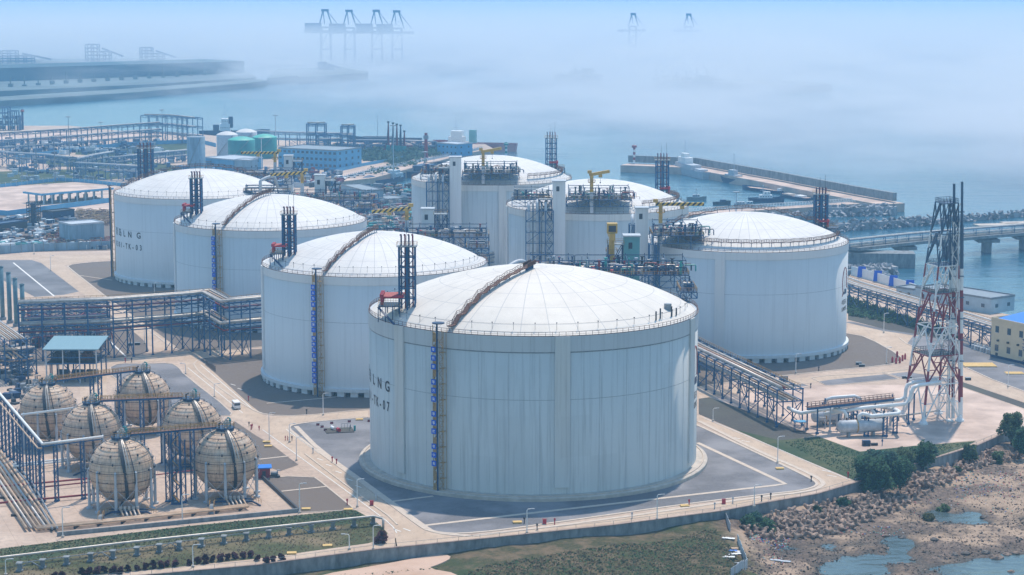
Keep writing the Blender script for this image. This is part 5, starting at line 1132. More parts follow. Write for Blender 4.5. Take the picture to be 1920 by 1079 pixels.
for k in range(len(lv)-1):
    z0_, z1_ = lv[k], lv[k+1]; zm = (z0_+z1_)/2; mb = MB(); mb.mi = 0
    for i in range(4):
        j = (i+1) % 4; a0_, b0_, a1_, b1_ = cpt(i, z0_+.4), cpt(j, z0_+.4), cpt(i, z1_), cpt(j, z1_); mid = (a1_+b1_)/2
        mb.beam(a0_, mid, .36); mb.beam(b0_, mid, .36); mb.beam(a1_, b1_, .3); am, bm = a0_.lerp(a1_, .5), b0_.lerp(b1_, .5)
        mb.beam(am, a0_.lerp(mid, .5), .26); mb.beam(bm, b0_.lerp(mid, .5), .26); mb.beam(a1_, a0_.lerp(mid, .5), .18); mb.beam(b1_, b0_.lerp(mid, .5), .18)
    mb.build('cross_bracing', M[['white', 'towred', 'white', 'towred', 'white', 'stacktop', 'stacktop'][k]], T)
    mb = MB(); q = [cpt(i, z1_) for i in range(4)]; c = sum(q, V((0, 0, 0)))/4; R2 = cpt(2, z1_)
    if k in (1, 3, 4, 6):
        mb.add([(v.x, v.y, z1_-.15) for v in (q[0].lerp(c, .1), q[1], q[2], q[3])]+[(v.x, v.y, z1_+.1) for v in (q[0].lerp(c, .1), q[1], q[2], q[3])], [(0, 1, 2, 3), (4, 5, 6, 7), (0, 1, 5, 4), (1, 2, 6, 5), (2, 3, 7, 6), (3, 0, 4, 7)])
        rails(mb, [(v.x, v.y) for v in (q[0], q[1], q[2], q[3], q[0])], z1_+.1, 1.3, 1.0, .12); mb.build('service_platform', M['dblue' if k > 3 else 'dark'], T)
for (a_, t_, r_) in ((1789, 345, .6), (1804, 341, .58), (1782, 375, .3)):
    b_ = A(a_-2, 780, 648); tp = A(a_, t_, 648); mb = MB(); z_top = tp.z; k = 11
    for i in range(k):
        u0, u1 = i/k, (i+1)/k; mb.mi = (i % 2) if i < 7 else 2
        mb.tube([V((b_.x+(tp.x-b_.x)*u0, 648, 1+(z_top-1)*u0)), V((b_.x+(tp.x-b_.x)*u1, 648, 1+(z_top-1)*u1))], r_*(1 if i < 9 else .7), 12, cap=(i == k-1))
    for i in range(8): z = 20+i*7; mb.mi = 2; mb.lathe([(r_, 0), (r_*1.5, 0), (r_*1.5, .3), (r_, .3)], V((b_.x+(tp.x-b_.x)*z/z_top, 648, z)), 10)
    mb.build('flare_stack', [M['white'], M['towred'], M['stacktop']], T)
x = A(1765, 780, 649).x; mb = MB(); lattice(mb, x+2.5, 648, 0, 66, 1.8, .2, 2.6); mb.build('inner_lattice', M['white'], T); mb = MB()
for k in range(24): s = 1 if k % 2 else -1; mb.beam((x-s*1.1+k*.14, 649, k*3), (x+s*1.1+k*.14, 649, k*3+3), .7, .14); mb.beam((x-1.1+k*.14, 649, k*3), (x+1.1+k*.14, 649, k*3), .9, .12)
mb.build('inner_stair', M['lgrey'], T)
# regas skids
T = thing('regas_frame', 'blue pipe frame with brown railed deck around the horizontal drums', 'pipe frame', G(1600, 815)); z9 = 9.0
for a_, b_, m_ in ((1513, 806, 'blue'), (1532, 814, 'blue'), (1556, 811, 'lgrey'), (1572, 806, 'blue'), (1590, 800, 'blue'), (1600, 798, 'blue'), (1624, 819, 'blue'), (1659, 819, 'blue'), (1678, 813, 'blue'), (1640, 800, 'blue'), (1703, 796, 'blue'), (1713, 788, 'blue'), (1672, 790, 'blue'), (1546, 798, 'blue')):
    p = G(a_, b_); w2 = 1.3 if b_ > 811 and a_ > 1600 else .5; mb = MB(); mb.cbox(p, w2+.5, .9, .6)
    if w2 > 1: [mb.beam((p.x+s, p.y, 0), (p.x+s, p.y, 7.6), .42) for s in (-.6, .6)]; [mb.beam((p.x-.6, p.y, 1+i), (p.x+.6, p.y, 2+i), .14) for i in range(6)]
    else: mb.beam((p.x, p.y, 0), (p.x, p.y, 9.0), .45)
    mb.build('column', M[m_], T)
mb = MB(); dk = [G(1514, 768, 9), G(1676, 750, 9)]; n = V((.1, 1, 0)).normalized()*3.2
mb.beam(dk[0], dk[1], .5, .6); mb.beam(dk[0]+n, dk[1]+n, .5, .6)
for i in range(8): q = dk[0].lerp(dk[1], i/7); mb.beam(q, q+n, .35)
mb.build('deck_beams', M['blue'], T)
mb = MB(); a_, b_ = dk[0]+n*.5+V((0, 0, .4)), dk[1]+n*.5+V((0, 0, .4)); mb.beam(a_, b_, 2.6, .12); mb.build('deck_plating', M['brown'], T)
mb = MB(); rails(mb, [(dk[0].x, dk[0].y), (dk[1].x, dk[1].y)], 9.4, 1.2, 1.6, .12); rails(mb, [(dk[0].x+n.x, dk[0].y+n.y), (dk[1].x+n.x, dk[1].y+n.y)], 9.4, 1.2, 1.6, .12); mb.build('deck_railing', M['brown'], T)
def wpipe(pts, r, label):
    o = MB().tube([A(*q) for q in pts], r, 12).build('transfer_pipe', M['white'], None, label=label, smooth=True, category='pipe'); o['group'] = 'thick white transfer pipes of the regasification yard'; return o
wpipe([(1478, 765, 640), (1492, 772, 634), (1502, 775, 632), (1520, 772, 632), (1640, 755, 640), (1688, 750, 645), (1697, 745, 645), (1699, 730, 645), (1701, 722, 645), (1712, 718, 646), (1757, 712, 648)], .6, 'white pipe that rises left of its twin and enters the lattice tower')
wpipe([(1545, 777, 632), (1620, 765, 632), (1698, 758, 634), (1706, 748, 634), (1709, 735, 634), (1712, 727, 634), (1722, 723, 635), (1762, 717, 640)], .62, 'white pipe that rises right of its twin towards the lattice tower')
wpipe([(1611, 792, 625), (1611, 780, 625), (1617, 776, 625), (1626, 778, 625), (1634, 781, 625), (1684, 776, 625), (1686, 773, 627), (1680, 769, 632), (1650, 762, 642)], .68, 'thick white pipe loop above the front drum')
wpipe([(1587, 790, 630), (1587, 778, 630), (1582, 771, 630), (1568, 768, 631), (1520, 768, 640)], .6, 'white pipe elbow dropping between the two drums')
wpipe([(1546, 760, 655), (1549, 750, 655), (1560, 746, 655), (1602, 743, 655), (1612, 747, 655), (1616, 760, 655)], .6, 'white pipe arch standing behind the blue frame')
wpipe([(1638, 785, 634), (1640, 776, 634), (1633, 767, 636), (1615, 764, 640)], .58, 'short white pipe elbow in the middle of the blue frame')
def drum(a, b, c, r, Y0, label):
    p, q = G(a, b), G(c, b-4); p.z = q.z = r+1.3; p.y = q.y = Y0; q.y += 3; T = thing('horizontal_drum', label, 'pressure drum', (p.x, p.y, 0), 'horizontal pressure drums'); d = (q-p).normalized()
    MB().tube([p-d*.9, p-d*.55, p, q, q+d*.55, q+d*.9], [.05, r*.75, r, r, r*.75, .05], 24).build('drum_shell', M['lgrey'], T, smooth=True)
    for u in (.2, .8): c_ = p.lerp(q, u); MB().cbox((c_.x, c_.y, 0), .7, r*1.7, 1.6).build('saddle', M['grey'], T)
    mb = MB(); [mb.tube([p.lerp(q, u), p.lerp(q, u)+V((0, 0, r+.7))], .28, 8) for u in (.15, .4, .62, .85)]; mb.beam(p+V((0, 0, r-.1)), q+V((0, 0, r-.1)), .3, .3); mb.build('top_nozzles', M['brown'], T)
    c_ = p.lerp(q, .38); MB().tube([c_-d*.25, c_+d*.25], r+.03, 24).build('rust_band', M['tan'], T)
drum(1574, 818, 1650, 2.1, 624, 'front horizontal grey drum with a rusty band'); drum(1527, 800, 1572, 1.9, 640, 'rear horizontal grey drum behind the blue columns')
lattice_ = None
rr = random.Random(4); T = thing('valve_bank', 'bank of valves and small pipes in the middle of the regasification yard', 'process unit', G(1620, 800))
for i in range(26):
    p = G(rr.uniform(1530, 1670), rr.uniform(786, 804)); mb = MB(); hh = rr.uniform(2, 7); mb.tube([p, p+V((0, 0, hh)), p+V((rr.uniform(-2, 2), 0, hh))], rr.uniform(.15, .3), 6); mb.cbox(p+V((0, 0, hh*.6)), .6, .6, .7); mb.build('valve_riser', M[rr.choice(['lgrey', 'pipe', 'blue', 'dark', 'dblue'])], T)
p = G(1624, 836); T = thing('portable_generator', 'dark blue portable pump on the concrete in front of the drums', 'generator', p)
MB().cbox(p, 2.4, 1.5, 1.7, .1).build('casing', M['dblue'], T); MB().tube([p+V((1.5, 0, .5)), p+V((3.6, .1, .5))], .45, 8).build('motor', M['dark'], T); mb = MB(); mb.tube([p+V((5, 0, 0)), p+V((5, 0, 2.1))], .12, 6); mb.cbox(p+V((5, 0, 1.3)), .5, .4, .6); mb.build('standpipe', M['blue'], T)
for s in (-.8, .8): MB().tube([p+V((s, -.85, .35)), p+V((s, -.65, .35))], .35, 10).build('wheel', M['black'], T)
p = G(1499, 808); T = thing('small_canopy', 'small light blue canopy under the pipe rack end', 'canopy', p); MB().cbox(p+V((0, 0, 3)), 4, 3, .2).build('canopy_roof', M['bluewall'], T)
mb = MB(); [mb.beam(p+V((x, y, 0)), p+V((x, y, 3)), .2) for x in (-1.6, 1.6) for y in (-1.2, 1.2)]; mb.beam(p+V((-1.6, -1.2, 1.5)), p+V((1.6, -1.2, 1.5)), .15); mb.beam(p+V((-1.6, 1.2, 1.5)), p+V((1.6, 1.2, 1.5)), .15); mb.beam(p+V((-1.6, -1.2, 1.5)), p+V((-1.6, 1.2, 1.5)), .15); mb.build('canopy_posts', M['blue'], T)
T = thing('low_pipe', 'thin grey pipe on trestles crossing behind the regasification frame', 'pipe', G(1700, 775)); MB().tube([G(1670, 783, 2.2), G(1760, 770, 2.2)], .3, 8).build('pipe', M['pipe'], T, smooth=True)
for a_ in (1685, 1700, 1713, 1735): p = G(a_, 789-(a_-1685)*.12); MB().cbox(p, .3, .8, 2).build('trestle', M['blue'], T)
# ================================================================== BUILDINGS
def building(name, label, cat, FL, FR, depth, h_, wm_, rows=1, cols=4, win=(1.6, 1.5), side_cols=2, roof='lgrey', group=None, parapet=.5, pitched=0, rect=None):
    FL = V((FL.x, FL.y, 0)); FR = V((FR.x, FR.y, 0)); d = (FR-FL); L = d.length; d = d.normalized(); n = V((-d.y, d.x, 0))
    if n.y < 0: n = -n
    T = thing(name, label, cat, FL, group); q = [FL, FR, FR+n*depth, FL+n*depth]
    mb = MB(); mb.prism([(v.x, v.y) for v in q], 0, h_); mb.build('wall', M[wm_], T)
    ov = .35; c = sum(q, V((0, 0, 0)))/4; qq = [v+(v-c).normalized()*ov for v in q]
    mb = MB(); mb.prism([(v.x, v.y) for v in qq], h_+.003, h_+.35)
    for i in range(4): a, b = q[i], q[(i+1) % 4]; mb.beam((a.x, a.y, h_+.35+parapet/2), (b.x, b.y, h_+.35+parapet/2), .3, parapet)
    mb.build('roof', M[roof], T)
    fh = h_/rows
    for r in range(rows):
        for i in range(cols):
            p = FL.lerp(FR, (i+.5)/cols)-n*.03+V((0, 0, r*fh+fh*.38)); w0 = win[0]/2
            mb = MB(); mb.beam(p-d*w0+V((0, 0, win[1]/2)), p+d*w0+V((0, 0, win[1]/2)), .12, win[1]); wd = mb.build('window', M['glass'], T)
            mb = MB(); mb.beam(p-n*.06-d*w0, p-n*.06+d*w0, .14, .14); mb.build('window_sill', M['lgrey'], wd)
        for i in range(side_cols):
            p = FR.lerp(FR+n*depth, (i+.5)/side_cols)+d*.03+V((0, 0, r*fh+fh*.38)); w0 = win[0]/2
            mb = MB(); mb.beam(p-n*w0+V((0, 0, win[1]/2)), p+n*w0+V((0, 0, win[1]/2)), .12, win[1]); mb.build('window', M['glass'], T)
    p = FL.lerp(FR, .06)-n*.05; mb = MB(); mb.beam(p+V((0, 0, 1.05)), p+d*1.3+V((0, 0, 1.05)), .12, 2.1); mb.build('door', M['dark'], T)
    return T, FL, FR, n, d
M['cream'] = mat('cream_cladding', (0.66, 0.54, 0.36), .75, .05, .4); M['whouse'] = mat('blue_grey_sheeting', (0.22, 0.33, 0.42), .6, .25, .3, stretch=(1, 1, .2)); M['pale'] = mat('pale_blue_render', (0.42, 0.52, 0.58), .8, .1, .3)
d0 = (G(1921, 684)-G(1857, 669)).normalized(); FL = G(1857, 669)
T, a, b, n, d = building('compressor_hall', 'cream clad hall with a bright blue roof at the right border', 'building', FL, FL+d0*46, 30, 14.4, 'cream', 2, 7, (1.9, 2.5), 0, 'cream', parapet=.8)
q = [a+n*1+d*1, b+n*1-d*1, b+n*29-d, a+n*29+d]; mb = MB(); z_ = 14.9
mb.add([(q[0].x, q[0].y, z_), (q[1].x, q[1].y, z_), (q[2].x, q[2].y, z_+.2), (q[3].x, q[3].y, z_+.2)]+[tuple((q[0]+q[3])/2+V((0, 0, z_+1.6))), tuple((q[1]+q[2])/2+V((0, 0, z_+1.6)))], [(0, 1, 5, 4), (4, 5, 2, 3), (0, 4, 3), (1, 2, 5)]); mb.build('blue_roof', M['blueroof'], T)
for i in range(4): p = a.lerp(b, .09+i*.12)-n*.35+V((0, 0, 6.6)); MB().cbox(p, .9, .7, .7).build('wall_unit', M['dark'], T)
mb = MB(); mb.beam(a-n*.06+V((0, 0, .5)), b-n*.06+V((0, 0, .5)), .12, 1.0); mb.build('blue_plinth', M['dblue'], T)
building('pump_house', 'long low grey pump house with flat roof on the seawall', 'building', G(1716, 566), G(1857, 589), 16, 6.3, 'pale', 1, 5, (1.8, 1.6), 2, 'grey')
building('gate_house', 'small grey roofed house left of the long low pump house', 'building', G(1680, 556), G(1712, 561), 10, 4, 'pale', 1, 2, (1.5, 1.2), 1, 'grey')
building('office_block', 'two storey bright blue office block beyond the farthest near-row tank', 'building', G(522, 313), G(632, 319), 34, 14.5, 'bluewall', 3, 13, (2.4, 2.0), 4, 'grey')
building('workshop', 'low blue workshop between the grey silo and the green tanks', 'building', G(383, 317), G(438, 322), 30, 8.5, 'bluewall', 1, 5, (2, 1.6), 2, 'lgrey')
building('guard_house', 'small blue house on the quay beside the moored red ship', 'building', G(820, 291), G(858, 294), 18, 9.8, 'bluewall', 2, 5, (1.6, 1.4), 2, 'lgrey')
building('warehouse', 'blue grey sheet warehouse on the inner basin shore', 'warehouse', G(640, 376), G(684, 388), 13, 10, 'whouse', 1, 4, (1.5, 4.5), 0, 'grey')
building('storage_shed', 'pale grey sheet shed in the works yard left of the lettered 03 tank', 'warehouse', G(134, 457), G(196, 452), 16, 10, 'whouse', 1, 0, roof='lgrey')
building('container_office', 'bluish site office with small windows beside the grey silo foot', 'building', G(352, 318), G(378, 320), 12, 6, 'bluewall', 1, 3, (1.4, 1.2), 1, 'grey')
building('switch_house', 'grey box building with ribbed wall right of the striped crane', 'building', G(440, 323), G(468, 324), 14, 9, 'whouse', 1, 0, roof='lgrey')
building('low_shed', 'dark low shed at the inner basin shore', 'warehouse', G(692, 383), G(728, 387), 18, 4, 'grey', 1, 3, (1.2, 1), 1, 'grey')
building('site_cabin', 'long white site cabin behind the works yard fence', 'cabin', G(-10, 472), G(28, 471), 6, 3, 'pale', 1, 4, (1.2, 1), 0, 'white')
building('site_cabin', 'green site cabin behind the works yard fence', 'cabin', G(31, 471), G(52, 470), 6, 3, 'teal', 1, 2, (1.2, 1), 0, 'teal')
building('tarped_store', 'long dark tarped store in the works yard', 'store', G(-20, 438), G(52, 428), 10, 4, 'dark', 1, 0, roof='dblue')
building('tarped_store', 'small dark tarped store beside the rebar racks', 'store', G(98, 413), G(140, 408), 9, 4.5, 'dblue', 1, 0, roof='dark')
# truck canopy
a, b = G(82, 384), G(206, 373); T = thing('truck_canopy', 'long open truck loading canopy with a blue edged flat roof', 'canopy', a); d = (b-a).normalized(); n = V((-d.y, d.x, 0)); hc = ZT(a.y, 363)
mb = MB(); q = [a-d*3-n*2, b+d*2-n*2, b+d*2+n*20, a-d*3+n*20]; mb.prism([(v.x, v.y) for v in q], hc-1.2, hc); mb.build('roof_edge', M['bluewall'], T)
q = [a-d*2.4-n*1.4, b+d*1.4-n*1.4, b+d*1.4+n*19, a-d*2.4+n*19]; mb = MB(); mb.prism([(v.x, v.y) for v in q], hc+.003, hc+.15); mb.build('roof_top', M['yard'], T)
for i in range(9):
    for k in (0, 9, 18): p = a.lerp(b, i/8)+n*k; MB().cbox(p, .9, .9, hc-1.25).build('column', M['pale'], T)
for i in range(7): p = a.lerp(b, (i+.5)/7.5)+n*8; mb = MB(); mb.cbox(p, 2.2, 5, 1.6+(i % 3)); mb.tube([p+V((0, 0, 1)), p+V((0, 0, 5)), p+V((3, 0, 5))], .3, 6); mb.build('loading_bay', M[('dark', 'dblue', 'grey')[i % 3]], T)
# ---- far small tanks and silo
def stank(name, label, a, b, t_, hw, m, dm, dome=2.5, group=None):
    p = G(a, b); Rr = hw*p.y/FPX; c = V((p.x, p.y+Rr, 0)); zt_ = ZT(p.y, t_); T = thing(name, label, 'storage tank', c, group)
    MB().lathe([(Rr, 0), (Rr, zt_), (Rr-.1, zt_+.05)], c, 48).build('tank_wall', M[m], T, smooth=True)
    S = (Rr*Rr+dome*dome)/(2*dome); MB().lathe([(max(Rr*(1-i/8), .01), zt_+dome-S+sqrt(S*S-(Rr*(1-i/8))**2)+.02) for i in range(9)], c, 48).build('dome_roof', M[dm], T, smooth=True)
    mb = MB(); 
    for j in range(5): z = zt_*(j+1)/6; mb.lathe([(Rr+.01, z), (Rr+.12, z+.05), (Rr+.12, z+.25), (Rr+.01, z+.3)], c, 48)
    mb.build('wind_girder', M[m], T)
    mb = MB()
    for k in range(9): a0_ = -2.6+k*.19; mb.beam((c.x+(Rr+.5)*cos(a0_), c.y+(Rr+.5)*sin(a0_), zt_*k/9), (c.x+(Rr+.5)*cos(a0_+.19), c.y+(Rr+.5)*sin(a0_+.19), zt_*(k+1)/9), .8, .15)
    mb.build('spiral_stair', M['grey'], T); return c, Rr, zt_
M['greent'] = mat('green_tank_paint', (0.02, 0.22, 0.21), .5, .12, .2); M['greend'] = mat('green_dome_paint', (0.06, 0.40, 0.31), .5, .1, .2)
stank('green_tank', 'left green tank with a paler green dome', 450, 307, 264, 25.5, 'greent', 'greend', 2.6, 'pair of green tanks'); stank('green_tank', 'right green tank partly behind its twin', 494, 298, 259, 23, 'greent', 'greend', 2.6, 'pair of green tanks')
stank('white_tank', 'small grey white tank left of its twin behind the green tanks', 424, 296, 254, 20, 'lgrey', 'dome', 2.6, 'pair of white domed tanks'); stank('white_tank', 'small grey white tank right of its twin behind the green tanks', 460, 286, 249, 20, 'lgrey', 'dome', 2.6, 'pair of white domed tanks')
c, Rr, z_ = stank('grey_silo', 'tall flat roofed grey concrete silo behind the lettered 03 dome', 366, 324, 258, 17, 'whouse', 'grey', .3)
# ---- fences, hoardings
def fence(name, label, pts, h_, m, posts=True, pm='lgrey', sp=5, z=0.0, thick=.25):
    P0 = px(pts, 0); T = thing(name, label, 'fence' if 'fence' in name else 'wall', P0[0]); mb = strip(P0, thick, z, h_); mb.build('panel_run', M[m], T)
    if posts:
        mb = MB()
        for i in range(len(P0)-1):
            a, b = P0[i], P0[i+1]; k = max(1, int((b-a).length/sp))
            for j in range(k): p = a.lerp(b, j/k); mb.cbox((p.x, p.y, z), .4, .4, h_+.9)
            mb.beam((a.x, a.y, z+h_+.7), (b.x, b.y, z+h_+.7), .14)
        mb.build('post_run', M[pm], T)
    return T
fence('boundary_fence', 'blue boundary fence between the left lawn and the pale truck yard', [(-60, 360), (0, 352), (110, 340), (150, 342), (245, 351)], 2.4, 'bluewall')
fence('boundary_fence', 'blue boundary fence in front of the truck canopy', [(-40, 400), (14, 405), (60, 399), (208, 380)], 3.2, 'bluewall', False)
fence('works_fence', 'tall grey teal fence in front of the works yard', [(-60, 478), (0, 477), (60, 472), (212, 466)], 4.2, 'whouse', pm='grey', sp=6)
fence('boundary_fence', 'blue wall at the foot of the longest pipe rack', [(30, 299), (140, 285), (240, 274), (372, 268), (405, 276)], 3.4, 'bluewall', False)
fence('quay_fence', 'pale quay fence with close posts along the inner basin road', [(620, 342), (700, 322), (780, 306), (870, 288), (905, 280)], 2.0, 'pale', sp=4)
fence('quay_fence', 'blue wall along the parked white cars on the quay road', [(610, 328), (680, 312), (760, 298), (850, 281)], 2.4, 'bluewall', False)
fence('billboard_wall', 'white seawall hoarding with slanted blue panels', [(1596, 516), (1640, 528), (1700, 546), (1728, 556)], 4.5, 'white', False)
for a, b, k in ((1613, 521, 0), (1643, 529, 1), (1672, 538, 2), (1703, 547, 3)):
    p = G(a, b); o = MB().add([tuple(p+V((-1.6, -.5, .4))), tuple(p+V((1.9, -1.6, .4))), tuple(p+V((2.4, -1.6, 5.6))), tuple(p+V((-1.1, -.5, 5.6))), tuple(p+V((-1.6, -.2, .4))), tuple(p+V((1.9, -1.3, .4))), tuple(p+V((2.4, -1.3, 5.6))), tuple(p+V((-1.1, -.2, 5.6)))], [(0, 1, 2, 3), (7, 6, 5, 4), (0, 4, 5, 1), (1, 5, 6, 2), (2, 6, 7, 3), (3, 7, 4, 0)]).build('banner_board', M['signblue'], None, label='slanted blue banner board on the white hoarding, '+('first from the tank', 'second from the tank', 'third from the tank', 'nearest the pump house')[k], category='banner')
    o['group'] = 'slanted blue banner boards'
# front seawall of the terminal
fw = px(front, 0); T = thing('seawall', 'long weathered concrete wall along the front edge of the terminal', 'wall', fw[6])
fo = [p+V((0, -.35, 0)) for p in fw]
strip(fo, .5, -6.6, 6.7).build('wall_face', M['wallc'], T); strip(fo, .8, .1, .18).build('coping', M['brown'] if False else mat('pinkish_coping', (0.34, 0.25, 0.21), .9, .2, .5), T)
mb = MB(); st = 0
for i in range(len(fo)-1):
    a, b = fo[i], fo[i+1]; k = int((b-a).length/5)
    for j in range(k): p = a.lerp(b, j/max(k, 1)); mb.cbox((p.x, p.y-.28, -6.5), .5, .2, 7.3) if False else mb.beam((p.x, p.y, .2), (p.x, p.y, 1.3), .08)
    mb.beam((a.x, a.y, 1.25), (b.x, b.y, 1.25), .06)
mb.build('wire_railing', M['grey'], T)
for i, (a, b, c_, d_) in enumerate(((8, 1099, 60, 1100), (105, 1085, 150, 1092), (155, 1084, 178, 1080), (232, 1077, 292, 1072))):
    p, q = G(a, b, -3), G(c_, d_, -3); o = MB().beam(p+V((0, -2, -.2)), q+V((0, -2, -.2)), .15, 2.6).build('white_sheet', M['white'], None, label='white metal sheet leaning on the seawall, '+('nearest the left border', 'second from the left border', 'narrow one in the middle', 'closest to the dirt track')[i], category='metal sheet')
    o['group'] = 'white sheets leaning on the seawall'
# ================================================================== HARBOUR
M['rock'] = gravel('breakwater_rock', (0.30, 0.30, 0.31), (0.07, 0.08, 0.10), .5)
def mound(name, pts, w_, top, z0=SEA-1, seed=1, m='rock', kind='structure', cap=None):
    """a rubble mound along points: ragged slopes of block-like stones"""
    rr = random.Random(seed); mb = MB(); P0 = [V((p.x, p.y, 0)) for p in px(pts, 0)]
    for i in range(len(P0)-1):
        a, b = P0[i], P0[i+1]; L = (b-a).length; d = (b-a).normalized(); n = V((-d.y, d.x, 0)); cnt = int(L*w_/3.2)
        strip([a-d*w_*.1, b+d*w_*.1], w_*.42, z0, top-z0-1.6, mb)
        for _ in range(cnt):
            u = rr.random(); s = rr.uniform(-1, 1); c = a+d*L*u+n*s*w_*.55; z = top-abs(s)*(top-SEA)*1.05-rr.uniform(0, .8)
            sz = rr.uniform(1.2, 2.3); q = [V((rr.uniform(-1, 1), rr.uniform(-1, 1), rr.uniform(-1, 1))).normalized()*sz for _ in range(3)]
            w1, w2, w3 = q; v = [c+V((0, 0, z))+x for x in (w1, w2, w3, -w1, -w2, -w3)]
            mb.add(v, [(0, 1, 2), (0, 2, 4), (0, 4, 5), (0, 5, 1), (3, 2, 1), (3, 4, 2), (3, 5, 4), (3, 1, 5)])
    o = mb.build(name, M[m], kind=kind); return o
mound('rubble_groyne', [(1545, 386), (1600, 386), (1655, 384), (1676, 385)], 15, .6, seed=2)
mound('rubble_groyne', [(1500, 418), (1560, 414), (1640, 409), (1700, 405), (1745, 402)], 9, -.6, seed=3)
mound('rubble_groyne', [(1745, 402), (1850, 393), (1960, 384)], 5, -2.2, seed=4)
mound('rubble_groyne', [(1585, 494), (1630, 490), (1672, 488)], 18, -1.5, seed=5)
mound('rubble_slope', [(1250, 402), (1400, 396), (1540, 392)], 6, -1.5, seed=6)
mound('rubble_slope', [(668, 382), (740, 390), (800, 404)], 6, -.5, seed=7)
# outer breakwater with its wall and deck
bw = [(1172, 306), (1300, 311), (1450, 338), (1600, 367), (1672, 380)]
bp_ = px(bw, 0); strip(bp_, 20, SEA-1, 6.6).build('breakwater_deck', M['yard'], kind='structure')
T = thing('breakwater_wall', 'long parapet wall on the outer breakwater', 'wall', bp_[0]); strip([p+V((3.5, 8.5, 0)) for p in bp_], 3, 0, 5.5).build('wall_run', M['wallc'], T)
cw = px([(1180, 412), (1290, 398), (1420, 390), (1535, 383), (1600, 378)], 0); strip(cw, 14, SEA-1, 6.7).build('causeway', M['yard'], kind='structure')
T = thing('causeway_railing', 'white baluster railing along the causeway behind the right tank', 'railing', cw[0])
mb = MB(); 
for s in (-6.6, 6.6):
    q = [(p.x, p.y+s) for p in cw]; rails(mb, q, .2, 1.3, 2.2, .25)
mb.build('rail_run', M['white'], T)
def boat(label, a, b, px_len, turn, hullm, deckm, hh=3.0, beam=.2, cabins=(), mast=None, cat='ship', name='moored_ship', zb=SEA, extra=None, L=None):
    p = G(a, b, SEA)
    if isinstance(px_len, tuple): q0 = G(*px_len[0], SEA); q1 = G(*px_len[1], SEA); p = (q0+q1)/2; L = (q1-q0).length; an = atan2(q1.y-q0.y, q1.x-q0.x)
    else: L = L or px_len*p.length/FPX; an = R_(turn)
    W = L*beam; ca, sa = cos(an), sin(an)
    def w3(u, v, z): return (p.x+(u*ca-v*sa), p.y+(u*sa+v*ca), z)
    T = thing(name, label, cat, p, None); us = [(-.5, .8), (-.3, 1), (.2, 1), (.38, .62), (.5, .06)]; mb = MB(); vs = []
    for z, k, ex in ((SEA-.6, .82, .97), (SEA+hh*.9, 1, 1), ):
        for u, wd in us: vs.append(w3(u*L*ex, -wd*W/2*k, z+(hh*.25 if u > .3 and ex == 1 else 0)))
        for u, wd in us[::-1]: vs.append(w3(u*L*ex, wd*W/2*k, z+(hh*.25 if u > .3 and ex == 1 else 0)))
    n = 10; mb.add(vs, [(i, (i+1) % n, n+(i+1) % n, n+i) for i in range(n)]+[tuple(range(n))[::-1]]); mb.build('hull', M[hullm], T)
    mb = MB(); mb.add([w3(u*L*.985, -wd*W/2*.97, SEA+hh*.72) for u, wd in us]+[w3(u*L*.985, wd*W/2*.97, SEA+hh*.72) for u, wd in us[::-1]], [tuple(range(10))]); mb.build('deck', M[deckm], T)
    zt_ = SEA+hh*.72
    for (u0, u1, wf, z0_, z1_, cm) in cabins:
        mb = MB(); c = [w3(u0*L, -wf*W/2, 0), w3(u1*L, -wf*W/2, 0), w3(u1*L, wf*W/2, 0), w3(u0*L, wf*W/2, 0)]; mb.prism([(q[0], q[1]) for q in c], zt_+z0_, zt_+z1_); o = mb.build('deckhouse', M[cm], T)
        mb = MB(); k = max(2, int(abs(u1-u0)*L/1.6))
        for i in range(k): u = u0+(u1-u0)*(i+.5)/k; q = V(w3(u*L, -wf*W/2-.05, zt_+(z0_+z1_)/2)); mb.cbox(q, .7, .12, .6, an)
        if (z1_-z0_) > 1.4 and cm != 'dark': mb.build('window_row', M['glass'], o)
    if mast:
        u, z1_ = mast; q0, q1 = V(w3(u*L, 0, zt_)), V(w3(u*L, 0, zt_+z1_)); mb = MB(); mb.tube([q0, q1], [.35, .12], 6); mb.beam(q0.lerp(q1, .8)-V((1.4, 0, 0)), q0.lerp(q1, .8)+V((1.4, 0, 0)), .2); mb.beam(q0.lerp(q1, .62)-V((2, 0, 0)), q0.lerp(q1, .62)+V((2, 0, 0)), .25); mb.sphere(q1, .5, 8, 5); mb.build('mast', M['lgrey'], T)
    if extra: extra(T, w3, L, W, zt_)
    return T
C3 = ((-.4, -.1, .8, 0, 3.2, 'white'), (-.36, -.14, .65, 3.2, 5.6, 'white'), (-.3, -.18, .5, 5.6, 7.6, 'white'))
boat('pale grey patrol ship with a tall radar mast at the outer breakwater', 1292, 326, ((1327, 337), (1256, 319)), -32, 'lgrey', 'lgrey', 6, .13, ((-.2, .22, .8, 0, 4.5, 'lgrey'), (-.02, .18, .6, 4.5, 9, 'white'), (.04, .14, .4, 9, 12, 'white'), (-.4, -.26, .6, 0, 2.5, 'lgrey')), (.09, 22), L=62)
boat('dark grey escort ship with a single mast moored behind the patrol ship', 1382, 342, ((1412, 350), (1347, 339)), -33, 'dblue', 'lgrey', 4.2, .16, ((-.1, .22, .75, 0, 3.6, 'lgrey'), (.0, .15, .5, 3.6, 7, 'lgrey')), (.05, 19), L=46)
boat('long flat barge with a pale deck next to the escort ship', 1432, 354, ((1472, 364), (1392, 354)), -24, 'dblue', 'yard', 2.4, .2, ((-.45, -.38, .6, 0, 2, 'white'),), L=46, name='barge', cat='barge')
